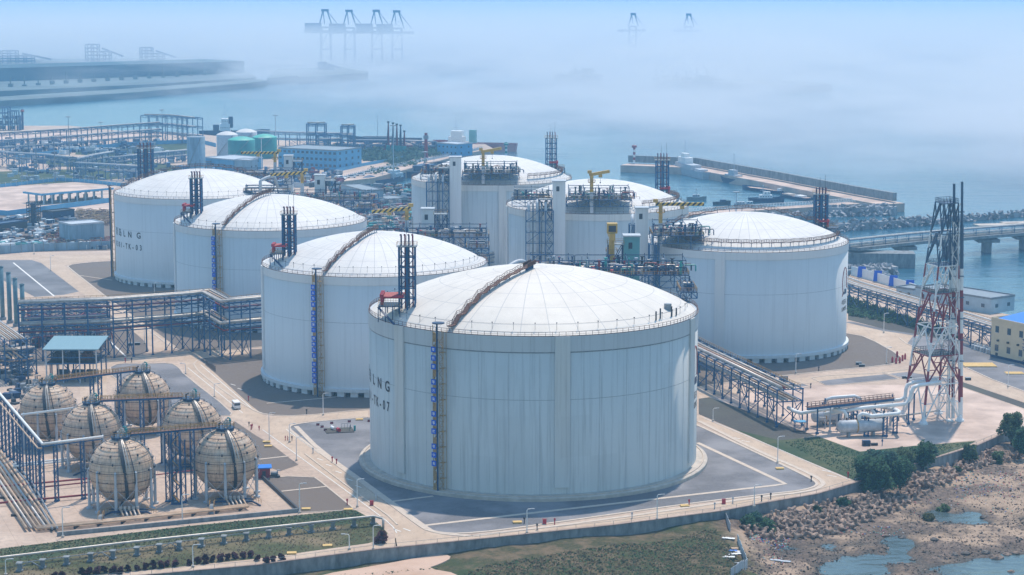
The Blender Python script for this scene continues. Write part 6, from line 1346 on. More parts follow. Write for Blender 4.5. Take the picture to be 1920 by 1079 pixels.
boat('second flat barge with pale heaps nearer the breakwater root', 1492, 368, ((1518, 377), (1463, 367)), -20, 'dblue', 'yard', 2.2, .22, ((-.3, -.1, .6, 0, 1.2, 'white'), (.05, .3, .6, 0, 1.0, 'conc')), L=34, name='barge', cat='barge')
boat('dark hulled tug with a white wheelhouse by the causeway', 1437, 379, 0, 2, 'dblue', 'grey', 3.2, .26, ((-.2, .15, .6, 0, 2.6, 'white'), (-.08, .1, .45, 2.6, 4.8, 'white')), (-.1, 9), L=25, name='tug_boat', cat='boat')
boat('small grey workboat at the left end of the causeway basin', 1306, 376, 0, 0, 'wallc', 'grey', 2.4, .3, ((-.2, .15, .6, 0, 2.4, 'lgrey'),), (.0, 6), L=14, name='workboat', cat='boat')
boat('small dark workboat in the middle of the causeway basin', 1354, 384, 0, 20, 'dark', 'dblue', 2.2, .3, ((-.1, .2, .6, 0, 1.8, 'dblue'),), L=13, name='workboat', cat='boat')
boat('floating pontoon with pale boxes close to the causeway', 1396, 386, 0, 0, 'wallc', 'lgrey', 1.6, .35, ((-.4, 0, .7, 0, 1.5, 'lgrey'), (.1, .4, .7, 0, 1.8, 'pale')), L=14, name='pontoon', cat='pontoon')
boat('dark boat with a pale cabin between the two rubble groynes', 1517, 398, 0, -10, 'dark', 'lgrey', 1.6, .3, ((-.2, .2, .6, 0, 2.4, 'pale'),), (.0, 5), L=15, name='workboat', cat='boat')
def heap(T, w3, L, W, z):
    mb = MB(); pr = [(.42, 0), (.38, 2.5), (.2, 5.0), (.01, 5.4)]
    for r, zz in pr: pass
    vs = [w3(-.28*L+.19*L*cos(t)*r, W*.42*sin(t)*r, z+zz) for r, zz in ((1, 0), (.9, 1.6), (.55, 3.6), (.15, 4.6)) for t in [2*pi*i/14 for i in range(14)]]
    mb.add(vs, [(k*14+i, k*14+(i+1) % 14, (k+1)*14+(i+1) % 14, (k+1)*14+i) for k in range(3) for i in range(14)]+[tuple(42+i for i in range(14))]); mb.build('cargo_heap', M['dblue'], T)
boat('long dark dredger with a dark sand heap, moored along the basin quay', 716, 334, ((672, 352), (760, 337)), 14, 'dblue', 'brown', 4.4, .17, ((.18, .34, .8, 0, 3.4, 'pale'), (.2, .3, .6, 3.4, 5.6, 'pale')), (.0, 7), L=42, extra=heap, name='dredger')
boat('dark workship with a raised bow moored ahead of the dredger', 800, 317, ((772, 334), (840, 317)), 16, 'dblue', 'dblue', 5.5, .2, ((-.3, -.05, .7, 0, 4, 'dblue'),), (.1, 8), L=34)
boat('white three decked ferry at the inner end of the basin', 640, 344, ((622, 356), (661, 349)), 14, 'white', 'lgrey', 3.6, .24, ((-.42, .2, .85, 0, 2.6, 'white'), (-.36, .1, .7, 2.6, 5, 'white'), (-.28, -.05, .5, 5, 6.8, 'white')), (-.2, 10), L=27, name='ferry', cat='boat')
boat('gas carrier with a white bridge behind the white domed tanks', 440, 254, 0, 4, 'dblue', 'towred', 5, .16, ((-.2, -.06, .9, 0, 8, 'white'), (-.18, -.08, .8, 8, 13, 'white'), (-.08, -.02, .4, 4, 15, 'dblue'), (-.3, -.22, .5, 0, 7, 'dblue')), (-.13, 27), L=70)
boat('red hulled tanker with a white bridge behind the small blue house', 890, 283, 0, 168, 'towred', 'towred', 8, .14, ((.12, .3, .9, 0, 7, 'white'), (.14, .27, .8, 7, 12, 'white'), (-.02, .06, .4, 0, 13, 'teal')), (.22, 24), L=78)
boat('low freighter bow left of the loading arms', 722, 270, 0, 178, 'dblue', 'dblue', 6, .14, ((-.1, .3, .6, 0, 3, 'grey'),), (.1, 22), L=70)
# loading arms
for k, a in enumerate((728, 737, 744, 751, 758)):
    p = G(a, 288+k*.4); T = thing('loading_arm', ('leftmost marine loading arm', 'second marine loading arm from the freighter', 'middle one of the five marine loading arms', 'fourth marine loading arm from the freighter', 'rightmost and shortest marine loading arm')[k], 'loading arm', p, 'row of five marine loading arms'); h_ = 26-(k == 4)*4-k*.8
    mb = MB(); mb.tube([p, p+V((0, 0, 7))], 1.7, 8); mb.build('pedestal', M['teal'], T); MB().tube([p+V((.4, 0, 6)), p+V((.2, 0, h_))], [.9, .5], 8).build('riser', M['dblue' if k % 2 else 'dred'], T); mb = MB(); mb.cbox(p+V((.2, 0, h_)), 2, 1.2, 1.3); mb.tube([p+V((-1.2, 0, 6.5)), p+V((.1, 0, h_-1))], .35, 6); mb.build('swivel_head', M['dark'], T)
p = G(799, 300); T = thing('dock_crane', 'reddish dock crane with slanting jib near the quay house', 'crane', p); MB().tube([p, p+V((0, 0, 22))], [1.7, 1.2], 10).build('column', M['dred'], T); MB().beam(p+V((0, 0, 8)), p+V((-15, 0, 15)), .8).build('jib', M['dblue'], T); MB().cbox(p+V((0, 0, 17)), 4, 3, 3).build('cab', M['grey'], T)
def mastlight(a, b, t_, label, m='lgrey'):
    p = G(a, b); z = ZT(p.y, t_); T = thing('light_mast', label, 'light mast', p, 'high light masts of the terminal'); MB().tube([p, V((p.x, p.y, z))], [.42, .2], 8).build('mast_pole', M[m], T)
    mb = MB(); mb.lathe([(.01, 0), (2.4, 0), (2.4, .5), (.01, .9)], (p.x, p.y, z-.5), 12); mb.build('lamp_ring', M['grey'], T)
for q in ((130, 288, 219, 'light mast above the blue boundary wall, left of the longest pipe rack', 'grey'), (305, 268, 206, 'tall light mast in front of the dense pipe rack'), (517.5, 285, 216, 'tall light mast right of the green tanks'), (738, 336, 235, 'tallest light mast, on the quay road by the parked cars'), (104, 343, 256, 'dark light mast at the fence corner of the truck yard', 'grey'), (491, 324, 259, 'white light pole in front of the right green tank', 'white'), (69, 330, 250, 'faint light pole on the left lawn', 'grey'), (190, 262, 229, 'slim light pole at the far coast', 'grey'), (42, 347, 290, 'grey light pole at the left end of the field rack', 'grey'), (131.5, 322, 262, 'dark pole at the middle of the field rack', 'grey'), (797, 318, 285, 'thin light pole by the quay fence'), (1380, 402, 360, 'thin light pole on the causeway')):
    mastlight(*q)
def beacon(a, b, t_, label, bands, m0='white', m1='towred'):
    p = G(a, b); z = ZT(p.y, t_); T = thing('beacon_tower', label, 'beacon', p); mb = MB()
    for i in range(bands): mb.mi = i % 2; mb.tube([V((p.x, p.y, z*i/bands)), V((p.x, p.y, z*(i+1)/bands))], 1.0, 10)
    mb.build('banded_column', [M[m0], M[m1]], T); mb = MB(); mb.lathe([(.01, 0), (2, 0), (2, 1.4), (.01, 2.6)], (p.x, p.y, z-2.6), 10); mb.build('lantern', M[m1], T)
beacon(1189, 305, 271, 'red and white beacon at the breakwater head', 7); beacon(949, 292, 267, 'green and white beacon right of the red tanker', 6, 'white', 'greent')
beacon(43, 243, 205, 'dark slim tower beside the far left process frame', 3, 'dblue', 'dred')
# far left process frames
for a, b, w_, lab, t_ in ((6, 245, 20, 'tallest frame of the far left process plant', 202), (24, 245, 16, 'lower frame of the far left process plant', 209), (36, 245, 6, 'thin column frame beside the dark slim tower', 218)):
    p = G(a, b); ww = w_*p.y/FPX*1.05; hz_ = ZT(p.y, t_); T = thing('process_frame', lab, 'process frame', p, 'far left process plant'); mb = MB(); k = int(hz_/5)
    for x in (-ww/2, 0, ww/2):
        for y in (0, 9): mb.beam((p.x+x, p.y+y, 0), (p.x+x, p.y+y, hz_), 1.0)
    for i in range(1, k+1):
        for y in (0, 9): mb.beam((p.x-ww/2, p.y+y, hz_*i/k), (p.x+ww/2, p.y+y, hz_*i/k), .9)
    mb.build('steel_frame', M['fsteel'], T)
    for i in range(6): MB().cbox((p.x+(i % 3-1)*ww*.3, p.y+4, 5*(i // 2)+1), ww*.22, 4, 3.4).build('equipment_casing', M['fsteel' if i % 2 else 'grey'], T)
# jetty bridge
jp = px([(1590, 476), (1700, 464), (1850, 451), (1990, 440)], 0); 
T = thing('jetty_bridge', 'concrete jetty bridge with pipes crossing the water to the right border', 'bridge', jp[0]); strip(jp, 15, 2.2, 1.6).build('bridge_deck', M['wallc'], T)
for u in (.02,): p = jp[0]; MB().cbox((p.x+12, p.y, SEA-1), 46, 13, 8.5, -.1).build('abutment', M['wallc'], T)
L = 0
for i in range(3):
    a, b = jp[i], jp[i+1]
    for u in ((.95,) if i == 0 else (.5, 1.0)): p = a.lerp(b, u); mb = MB(); mb.cbox((p.x, p.y, SEA-3), 4, 8, 8.6); mb.cbox((p.x, p.y, -.6), 12, 13, 1.8); mb.build('pier', M['wallc'], T)
for o_, r_, zz in ((-4.5, .55, 5.2), (-3, .35, 5.2), (-1.5, .45, 5.2), (0, .35, 5.2), (-4, .4, 8), (-2, .4, 8)): MB().tube([V((p.x, p.y+o_, zz)) for p in jp], r_, 7).build('pipe', M['pipe'], T)
mb = MB()
for i in range(3):
    a, b = jp[i], jp[i+1]; k = int((b-a).length/9)
    for j in range(k):
        p = a.lerp(b, j/k)
        for s in (-5.2, .8): mb.beam((p.x, p.y+s, 3.8), (p.x, p.y+s, 7.8), .35)
        mb.beam((p.x, p.y-5.4, 7.6), (p.x, p.y+1, 7.6), .35); mb.beam((p.x, p.y-5.4, 4.8), (p.x, p.y+1, 4.8), .35)
    for s in (-5.2, .8): mb.beam((a.x, a.y+s, 7.6), (b.x, b.y+s, 7.6), .3)
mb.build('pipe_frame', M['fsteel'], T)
mb = MB(); rails(mb, [(p.x, p.y+7) for p in jp], 3.8, 1.3, 3, .2); mb.build('road_railing', M['lgrey'], T)
for i, (a, b) in enumerate(((1830, 432), (1880, 428), (1925, 425))): p = G(a, b, 0); strip([p, p+V((28, 6, 0))], 9, 2, 1.2).build('jetty_platform', M['conc'], None, label='pale jetty head platform at the right border, '+('nearest the tower', 'middle one', 'at the picture edge')[i], category='jetty platform')
# ---- far port and land in the fog
M['farland'] = mat('far_land', (0.13, 0.17, 0.17), .9, .3, .01); M['farpile'] = mat('far_ore_pile', (0.05, 0.10, 0.13), .9, .3, .01)
def farslab(name, pts, z1, m, z0=SEA-2): return struct(name, MB().prism([(p.x, p.y) for p in px(pts, 0)], z0, z1), M[m])
farslab('far_shore', [(-500, 178), (0, 172), (300, 158), (480, 146), (470, 138), (300, 110), (0, 112), (-500, 120)], 0.5, 'farland')
farslab('far_breakwater', [(-500, 203), (0, 191), (250, 175), (470, 157), (500, 153), (490, 150), (240, 168), (0, 183), (-500, 195)], 1, 'farland')
farslab('far_breakwater', [(560, 148), (690, 139), (690, 135), (560, 143)], 2, 'farland')
farslab('far_shore', [(500, 150), (560, 144), (680, 136), (640, 128), (520, 132)], 2, 'farland')
farslab('far_shore', [(1225, 153), (1360, 158), (1500, 163), (1560, 161), (1500, 155), (1360, 150), (1225, 147)], 2, 'farland')
farslab('far_shore', [(1040, 142), (1120, 146), (1130, 142), (1050, 138)], 2, 'farland')
a, b = G(-60, 152), G(420, 136)
T = thing('ore_stockpile', 'long dark ore stockpile on the far shore at the upper left', 'stockpile', a); strip([a, a.lerp(b, .5), b], 120, 0, 20).build('pile_body', M['farpile'], T)
rr = random.Random(12)
for i in range(16):
    a_ = 20+i*26; p = G(a_, 164-i*1.6); T = MB().tube([p, p+V((0, 0, rr.uniform(9, 20)))], .8, 6); T.cbox(p, 6, 6, rr.uniform(2, 7)); T.build('conveyor_post', M['farland'], None, label='faint conveyor post on the far ore quay', category='conveyor post', group='conveyor posts on the far ore quay')
for (a_, b_, t_, w_, lab) in ((183, 118, 84, 44, 'hazy lattice conveyor tower rising behind the ore stockpile'), (284, 118, 90, 42, 'second hazy conveyor tower, right of the first behind the stockpile'), (30, 120, 96, 60, 'low hazy conveyor structure at the upper left corner'), (610, 134, 118, 26, 'hazy warehouse frame on the far point')):
    p = G(a_, b_); ww = w_*p.y/FPX; hz_ = ZT(p.y, t_); T = thing('conveyor_tower', lab, 'conveyor tower', p, 'hazy far port structures'); mb = MB()
    for i in range(5):
        x = -ww/2+ww*i/4
        for y in (0, 20): mb.beam((p.x+x, p.y+y, 0), (p.x+x, p.y+y, hz_*(1 if i < 3 else .62)), 2.2)
    for k in range(1, 6):
        for y in (0, 20): mb.beam((p.x-ww/2, p.y+y, hz_*k/5), (p.x+(ww/2 if k < 4 else 0), p.y+y, hz_*k/5), 2.0)
    mb.build('steel_frame', M['fsteel'], T); MB().beam((p.x+ww*.2, p.y, hz_*.8), (p.x+ww*1.1, p.y, hz_*.35), 3).build('conveyor_bridge', M['fsteel'], T)
def sts(a_, t_, Y, label, sc=1.0, house=True):
    p = A(a_, 60, Y); p.z = 0; zt_ = ZT(Y, t_); T = thing('port_crane', label, 'port crane', p, 'port cranes in the fog'); zb_ = zt_-30*sc; s = 12*sc; M_ = M['craneblue']
    mb = MB(); 
    for x in (-s*.75, s*.75):
        for y in (0, 22): mb.beam((p.x+x, Y+y, 0), (p.x+x*.9, Y+y, zb_), 2.6)
    mb.beam((p.x-s*.75, Y, 22), (p.x+s*.75, Y, 22), 2.6); mb.beam((p.x-s*.75, Y, zb_), (p.x+s*.75, Y, zb_), 3); mb.beam((p.x-s*.75, Y, 22), (p.x+s*.7, Y, zb_), 1.6); mb.build('portal_legs', M_, T)
    mb = MB(); mb.beam((p.x-s, Y, zb_), (p.x-s*.28, Y, zt_), 2); mb.beam((p.x+s*1.1, Y, zb_), (p.x+s*.28, Y, zt_), 2); mb.beam((p.x-s*.1, Y, zb_+6), (p.x-s*.28, Y, zt_), 1.4); mb.beam((p.x+s*2.2, Y, zb_), (p.x+s*.28, Y, zt_), 1.1); mb.cbox((p.x, Y, zt_-2), s*1.1, 6, 4.5); mb.build('apex_frame', M_, T)
    if house: MB().box(p.x-s*3, Y-5, zb_-8, p.x-s*.6, Y+8, zb_+8).build('machine_house', M_, T)
    mb = MB(); mb.beam((p.x-s*3.2, Y, zb_-8), (p.x+s*2.6, Y, zb_-8), 4, 5); mb.build('boom', M_, T)
M['craneblue'] = mat('port_crane_blue', (0.02, 0.11, 0.24), .6, 0)
for a_, t_, lab in ((610, 20, 'leftmost of four blue port cranes above the fog'), (655, 21, 'second of four blue port cranes above the fog'), (706, 21, 'third of four blue port cranes above the fog'), (744, 22, 'rightmost of four blue port cranes above the fog')): sts(a_, t_, 3800, lab, 1.05)
sts(1187, 27, 4000, 'lone faint port crane on the right with a short boom', .8, False); sts(1291, 28, 4050, 'faintest lone port crane, farthest right in the fog', .8, False)
for i in range(14):
    a_ = 1230+i*19; p = G(a_, 152+i*.5); MB().cbox(p, rr.uniform(8, 24), 12, rr.uniform(3, 10)).tube([p, p+V((0, 0, rr.uniform(8, 26)))], .8, 5).build('dock_building', M['farland'], None, label='faint dock building on the right far shore', category='building', group='faint dock buildings on the right far shore')
for i in range(3):
    p = G(1075+i*15, 142); MB().cbox(p, 14, 12, 6+i*2).cbox(p+V((3, 0, 6)), 5, 8, 5).build('dock_building', M['farland'], None, label='very faint dock building on the small far islet', category='building', group='very faint dock buildings on the far islet')
# ================================================================== PLANTS, STONES, PEOPLE, SMALL THINGS
def leafm(name, c, v=.5):
    m, h = new(name, .7, .2); P_ = h.n('ShaderNodeNewGeometry').outputs['Position']; a = h.noise(P_, .7, 4, .7); h.l(h.mix(h.ramp(a, .38, .62), tuple(x*(1-v*1.3) for x in c), tuple(x*(1+v*1.4) for x in c)), h.b.inputs['Base Color']); return m
M['leaf'] = leafm('leaf_green', (0.035, 0.085, 0.038)); M['leaf2'] = leafm('leaf_blue_green', (0.03, 0.08, 0.055)); M['leaf3'] = leafm('leaf_light_green', (0.065, 0.10, 0.042)); M['dryg'] = leafm('dry_grass', (0.17, 0.13, 0.07), .35); M['plum'] = leafm('leaf_plum', (0.070, 0.022, 0.030)); M['bark'] = mat('bark', (0.09, 0.065, 0.05), .9, .2, 2)
def leaves(mb, c, rx, ry, rz_, n, sz, rr, hollow=.55):
    for _ in range(n):
        d = V((rr.gauss(0, 1), rr.gauss(0, 1), rr.gauss(0, 1))).normalized()*(hollow+(1-hollow)*rr.random())
        p = V((c[0]+d.x*rx, c[1]+d.y*ry, c[2]+d.z*rz_)); u = V((rr.gauss(0, 1), rr.gauss(0, 1), rr.gauss(0, .6))).normalized(); w_ = u.orthogonal().normalized(); s = sz*rr.uniform(.6, 1.4)
        mb.add([p-u*s-w_*s*.55, p+u*s-w_*s*.3, p+u*s*.7+w_*s*.6, p-u*s*.6+w_*s*.5], [(0, 1, 2, 3)])
def tree(base, H_, Rr, label, seed, m='leaf', group=None, n=1500, name='broadleaf_tree', cat='tree', z0=None, cl=13, shape=1.0):
    rr = random.Random(seed); T = thing(name, label, cat, base, group); tr = MB(); cr = MB(); top = base+V((rr.uniform(-.3, .3), rr.uniform(-.3, .3), H_*.75)); tr.tube([base-V((0, 0, .5)), base.lerp(top, .5)+V((.1, 0, 0)), top], [H_*.028+.06, H_*.02+.04, .04], 7)
    for i in range(cl):
        t = rr.uniform(.12, 1.0); a = rr.uniform(0, 2*pi); rad = Rr*rr.uniform(.25, .8)*(1.15-t*.55*shape); c = base+V((cos(a)*rad, sin(a)*rad, H_*t*.92)); s = Rr*rr.uniform(.32, .56)
        b0 = base.lerp(top, max(.2, t-.25)); tr.tube([b0, c], [.1, .03], 5); leaves(cr, c, s, s, s*.85, n//cl, .30, rr, .35)
    leaves(cr, base+V((0, 0, H_*.55)), Rr*.62, Rr*.62, H_*.34, n//5, .34, rr, .2)
    tr.build('trunk', M['bark'], T); cr.build('crown', M[m], T); return T
for i, (a, b, H_, r_, m, lab) in enumerate((
    (1625, 915, 8.5, 3.6, 'leaf', 'leftmost broadleaf tree of the dark clump growing out of the seawall stones'), (1650, 922, 9, 3.6, 'leaf', 'dense dark tree in the front middle of the clump by the seawall'),
    (1668, 912, 9.5, 3.2, 'leaf2', 'pointed dark tree, tallest of the clump by the seawall'), (1688, 915, 8, 3.6, 'leaf', 'rounded dark tree at the lower right of the clump by the seawall'), (1694, 890, 7, 3.2, 'leaf3', 'paler tree at the upper right of the clump by the seawall'),
    (1640, 890, 7, 3.0, 'leaf2', 'dark tree half hidden behind the left of the clump by the seawall'), (1730, 884, 8, 3.4, 'leaf', 'single broadleaf tree just right of the seawall clump'), (1741, 872, 6.0, 2.4, 'leaf2', 'slim tree touching the right side of the single seawall tree'),
    (1896, 835, 10, 3.4, 'leaf3', 'tall light green tree at the seawall end near the right border'), (1912, 850, 7, 2.6, 'leaf', 'dark tree at the right border below the tall light green one'), (1818, 862, 4.2, 1.8, 'leaf3', 'thin young tree leaning on the seawall between the clump and the border'))):
    p = G(a, b, -2.6); tree(V((p.x, p.y, -2.8)), H_*1.12, r_*1.3, lab, 40+i, m, 'trees along the seawall stones', 4200, cl=18)
for i, (a, b, H_, r_, m, lab) in enumerate(((1440, 985, 3.0, 3.0, 'leaf', 'round dark bush at the corner of the seawall'), (1400, 985, 2.6, 2.8, 'leaf', 'broad low bush left of the seawall corner bush'), (1418, 978, 2.6, 2.6, 'leaf2', 'dark bush between the two seawall corner bushes'),
    (1580, 950, 3.4, 2.2, 'leaf', 'small upright bush below the seawall end of the road'), (1530, 965, 2.2, 1.5, 'leaf3', 'small light green bush among the concrete tetrapods'), (1871, 862, 3, 2.4, 'leaf3', 'pale spreading bush among stones near the right border'), (1770, 938, 1.6, 2.0, 'leaf3', 'low weedy bush on the rubble below the lone seawall tree'),
    (1740, 958, 1.3, 2.2, 'scrub', 'flat weedy bush at the edge of the upper tide pool'), (1795, 880, 2, 1.6, 'leaf3', 'small bush at the foot of the seawall beside the thin young tree'), (716, 1018, 3.2, 2.3, 'plum', 'large dark plum bush beside the end of the silver pipe'))):
    p = G(a, b, -3.4 if a > 800 else 0); z = shore_z(p.x, p.y) if a > 800 else 0; tree(V((p.x, p.y, z)), H_, r_, lab, 70+i, m, None, 900, 'bush', 'bush', cl=9)
ordn = ['first', 'second', 'third', 'fourth', 'fifth', 'sixth', 'seventh', 'eighth', 'ninth', 'tenth', 'eleventh', 'twelfth', 'thirteenth', 'fourteenth', 'fifteenth', 'sixteenth', 'seventeenth', 'eighteenth', 'nineteenth', 'twentieth', 'twenty-first', 'twenty-second', 'twenty-third', 'twenty-fourth', 'twenty-fifth', 'twenty-sixth', 'twenty-seventh', 'twenty-eighth']
rows = [(528, 1050), (512, 1054), (501, 1057), (483, 1052)]+[(x/4, 809+y/4+7) for x, y in ((1880, 917), (1828, 923), (1760, 928), (1710, 937), (1655, 945), (1595, 950), (1540, 962), (1488, 963), (1422, 978), (1315, 987), (1250, 985), (1208, 998), (1150, 998), (1090, 1010), (1030, 1018), (960, 1024), (900, 1040), (848, 1037), (782, 1034), (727, 1043), (665, 1048), (620, 1060), (470, 1070), (410, 1072))]
protos = [tree(V((0, 0, 0)), 1.9, .85, 'x', 90+k, 'plum', 'row of round plum coloured shrubs', 420, 'plum_shrub', 'shrub', cl=9, shape=.2) for k in range(3)]
for i, (a, b) in enumerate(rows):
    p = G(a, b); lab = f'{ordn[i]} round plum shrub counted from the small yellow slab'; sc = random.uniform(.8, 1.15)
    if i < 3: o = protos[i]; o.location = p; o['label'] = lab; o.scale = (sc,)*3
    else: copy_tree(protos[i % 3], p, lab, rz=random.uniform(0, 6), scale=sc)
# hedge masses and ground cover
def cover(name, pts, n, sz, m, hh, seed, z=None):
    rr = random.Random(seed); P0 = px(pts, 0); xs = [p.x for p in P0]; ys = [p.y for p in P0]; mb = MB(); c = 0
    def inside(x, y):
        r = False; j = len(P0)-1
        for i in range(len(P0)):
            if (P0[i].y > y) != (P0[j].y > y) and x < (P0[j].x-P0[i].x)*(y-P0[i].y)/(P0[j].y-P0[i].y)+P0[i].x: r = not r
            j = i
        return r
    while c < n:
        x, y = rr.uniform(min(xs), max(xs)), rr.uniform(min(ys), max(ys))
        if not inside(x, y): continue
        c += 1; zz = shore_z(x, y)-.05 if z is None else z; s = hh*rr.uniform(.3, 1.1); leaves(mb, (x, y, zz+s*.45), s*.8, s*.8, s*.6, 7 if hh < 1 else 16, sz, rr, .2)
    mb.build(name, M[m], kind='stuff')
cover('hedge_planting', [(1590, 560), (1680, 590), (1780, 622), (1800, 640), (1700, 612), (1590, 592)], 420, .5, 'leaf', 2.2, 1, 0)
cover('quay_trees', [(662, 284), (860, 281), (850, 290), (740, 309), (668, 300)], 420, 1.0, 'leaf2', 5, 2, 0)
cover('quay_trees', [(690, 322), (730, 312), (800, 300), (800, 305), (735, 322), (700, 328)], 40, .8, 'leaf', 3.4, 3, 0)
cover('grass_tufts', [(0, 1030), (350, 988), (640, 959), (667, 959), (698, 975), (350, 1013), (0, 1052)], 1800, .14, 'leaf3', .36, 4, 0.03)
cover('dry_grass', [(0, 1030), (350, 988), (640, 959), (667, 959), (700, 977), (722, 1000), (700, 1015), (480, 1046), (250, 1073), (0, 1098)], 2600, .14, 'dryg', .36, 4, 0.03)
cover('grass_tufts', [(1470, 830), (1535, 822), (1612, 850), (1716, 838), (1826, 830), (1755, 854), (1680, 877), (1604, 900)], 1500, .14, 'leaf', .32, 5, 0.03)
cover('weeds', [(820, 1079), (900, 1045), (1130, 1010), (1340, 975), (1370, 1000), (1400, 1079), (1380, 1110), (800, 1110)], 2600, .2, 'leaf3', .5, 6)
cover('weeds', [(230, 1079), (560, 1062), (820, 1045), (560, 1079)], 500, .2, 'leaf', .6, 7)
cover('dry_grass', [(820, 1079), (900, 1045), (1130, 1010), (1340, 975), (1370, 1000), (1420, 1079), (1380, 1110), (800, 1110)], 4200, .2, 'dryg', .5, 8)
# tetrapods
rr = random.Random(21); mbt = MB(); dirs = [V((0, 0, 1)), V((.94, 0, -.33)), V((-.47, .82, -.33)), V((-.47, -.82, -.33))]
for d in dirs: mbt.tube([V((0, 0, 0)), d*.55, d*1.35], [.52, .46, .3], 8)
M['tetra'] = mat('tetrapod_concrete', (0.36, 0.255, 0.195), .95, .4, .35, bump=.2)
TP0 = mbt.build('tetrapod', M['tetra'], None); tme = TP0.data
region = [(1388, 985), (1440, 968), (1500, 952), (1600, 930), (1610, 935), (1690, 925), (1700, 900), (1760, 880), (1880, 838), (1925, 838), (1925, 856), (1860, 868), (1800, 890), (1740, 922), (1700, 945), (1640, 972), (1560, 1003), (1500, 1010), (1455, 1013), (1400, 1000)]
def in_px(P0, x, y):
    r = False; j = len(P0)-1
    for i in range(len(P0)):
        if (P0[i][1] > y) != (P0[j][1] > y) and x < (P0[j][0]-P0[i][0])*(y-P0[i][1])/(P0[j][1]-P0[i][1])+P0[i][0]: r = not r
        j = i
    return r
spots = []
b = 838
while b < 1014:
    step = 6.0+(b-838)*.012; a = 1385+rr.uniform(0, 5)
    while a < 1925:
        if in_px(region, a, b): spots.append((a+rr.uniform(-2, 2), b+rr.uniform(-1.5, 1.5)))
        a += step*1.9
    b += step*.78
spots.sort(key=lambda q: -q[1]); st = MB(); bpy.data.objects.remove(TP0); cnt = 0
for i, (a, b) in enumerate(spots):
    p = G(a, b, -3.4); z = shore_z(p.x, p.y)
    for _ in range(3): p = G(a, b, z+.5); z = shore_z(p.x, p.y)
    eu = (rr.uniform(0, 6.3), rr.uniform(0, 6.3), rr.uniform(0, 6.3)); sc = rr.uniform(1.0, 1.3)
    if i < 300:
        o = bpy.data.objects.new('tetrapod', tme); COL.objects.link(o); o.location = (p.x, p.y, z+.55); o.rotation_euler = eu; o.scale = (sc,)*3
        o['label'] = 'weathered brown concrete tetrapod in the heap below the seawall'; o['category'] = 'tetrapod'; o['group'] = 'concrete tetrapods heaped below the seawall'
    else:
        from mathutils import Euler
        mt = Euler(eu).to_matrix(); st.add([V((p.x, p.y, z+.5))+mt @ V(v)*sc for v in mbt.v], mbt.f)
st.build('farther_tetrapods', M['tetra'], kind='stuff')
# stones on the beach
def stone_me(sz, rr):
    mb = MB(); mb.sphere((0, 0, 0), 1, 8, 5, .6); mb.v = [(x*sz*rr.uniform(.75, 1.2), y*sz*rr.uniform(.75, 1.2), z*sz*rr.uniform(.7, 1.1)) for x, y, z in mb.v]; return mb
M['stone'] = mat('beach_stone', (0.22, 0.16, 0.125), .9, .4, .5); M['stonew'] = mat('dark_wet_stone', (0.09, 0.075, 0.065), .6, .4, .5)
mb = MB(); mb2 = MB()
beach = [(1395, 1005), (1500, 1015), (1640, 985), (1740, 935), (1860, 870), (1960, 850), (1960, 1090), (1400, 1090)]
k = 0
while k < 5200:
    a, b = rr.uniform(1395, 1960), rr.uniform(850, 1090)
    if not in_px(beach, a, b): continue
    k += 1; p = G(a, b, -5.8); z = shore_z(p.x, p.y)
    if z < SEA-.15: continue
    s = rr.choice((.16, .2, .25, .3, .42)); q = [V((rr.uniform(-1, 1), rr.uniform(-1, 1), rr.uniform(-.6, .6))).normalized()*s for _ in range(3)]; w1, w2, w3_ = q
    (mb if rr.random() < .6 else mb2).add([p*0+V((p.x, p.y, z+s*.2))+x for x in (w1, w2, w3_, -w1, -w2, -w3_)], [(0, 1, 2), (0, 2, 4), (0, 4, 5), (0, 5, 1), (3, 2, 1), (3, 4, 2), (3, 5, 4), (3, 1, 5)])
mb.build('beach_rubble', M['stone'], kind='stuff'); mb2.build('dark_beach_rubble', M['stonew'], kind='stuff')
for i, (a, b, s, lab) in enumerate(((1868, 1043, 1.9, 'largest brown boulder standing in the water at the lower right'), (1848, 1035, 1.3, 'dark boulder at the waterline just left of the largest one'), (1888, 1036, 1.3, 'brown boulder at the waterline just right of the largest one'), (1905, 1034, 1.1, 'flat boulder at the waterline near the right border'), (1810, 1038, 1.2, 'dark boulder where the sand spit meets the water'), (1790, 1040, 1.0, 'small dark boulder left of the sand spit end'), (1752, 1015, 1.1, 'dark boulder in the neck of the long tide pool'), (1690, 1004, 1.3, 'dark boulder at the upper edge of the long tide pool'), (1660, 1002, 1.1, 'brown boulder on the rubble bar beside the long tide pool'), (1712, 988, 1.2, 'pale boulder between the two tide pools'), (1664, 998, .9, 'small pale boulder next to the rubble bar'), (1896, 1068, 1.0, 'small boulder just breaking the water at the lower right'), (1712, 1046, .9, 'dark stone sticking out of the long tide pool'), (1845, 968, 1.2, 'dark boulder standing in the upper tide pool'))):
    p = G(a, b, -5.9); z = max(shore_z(p.x, p.y), SEA-.2); stone_me(s, rr).build('boulder', M['stonew' if 'dark' in lab else 'stone'], None, label=lab, category='boulder').location = (p.x, p.y, z+.1)
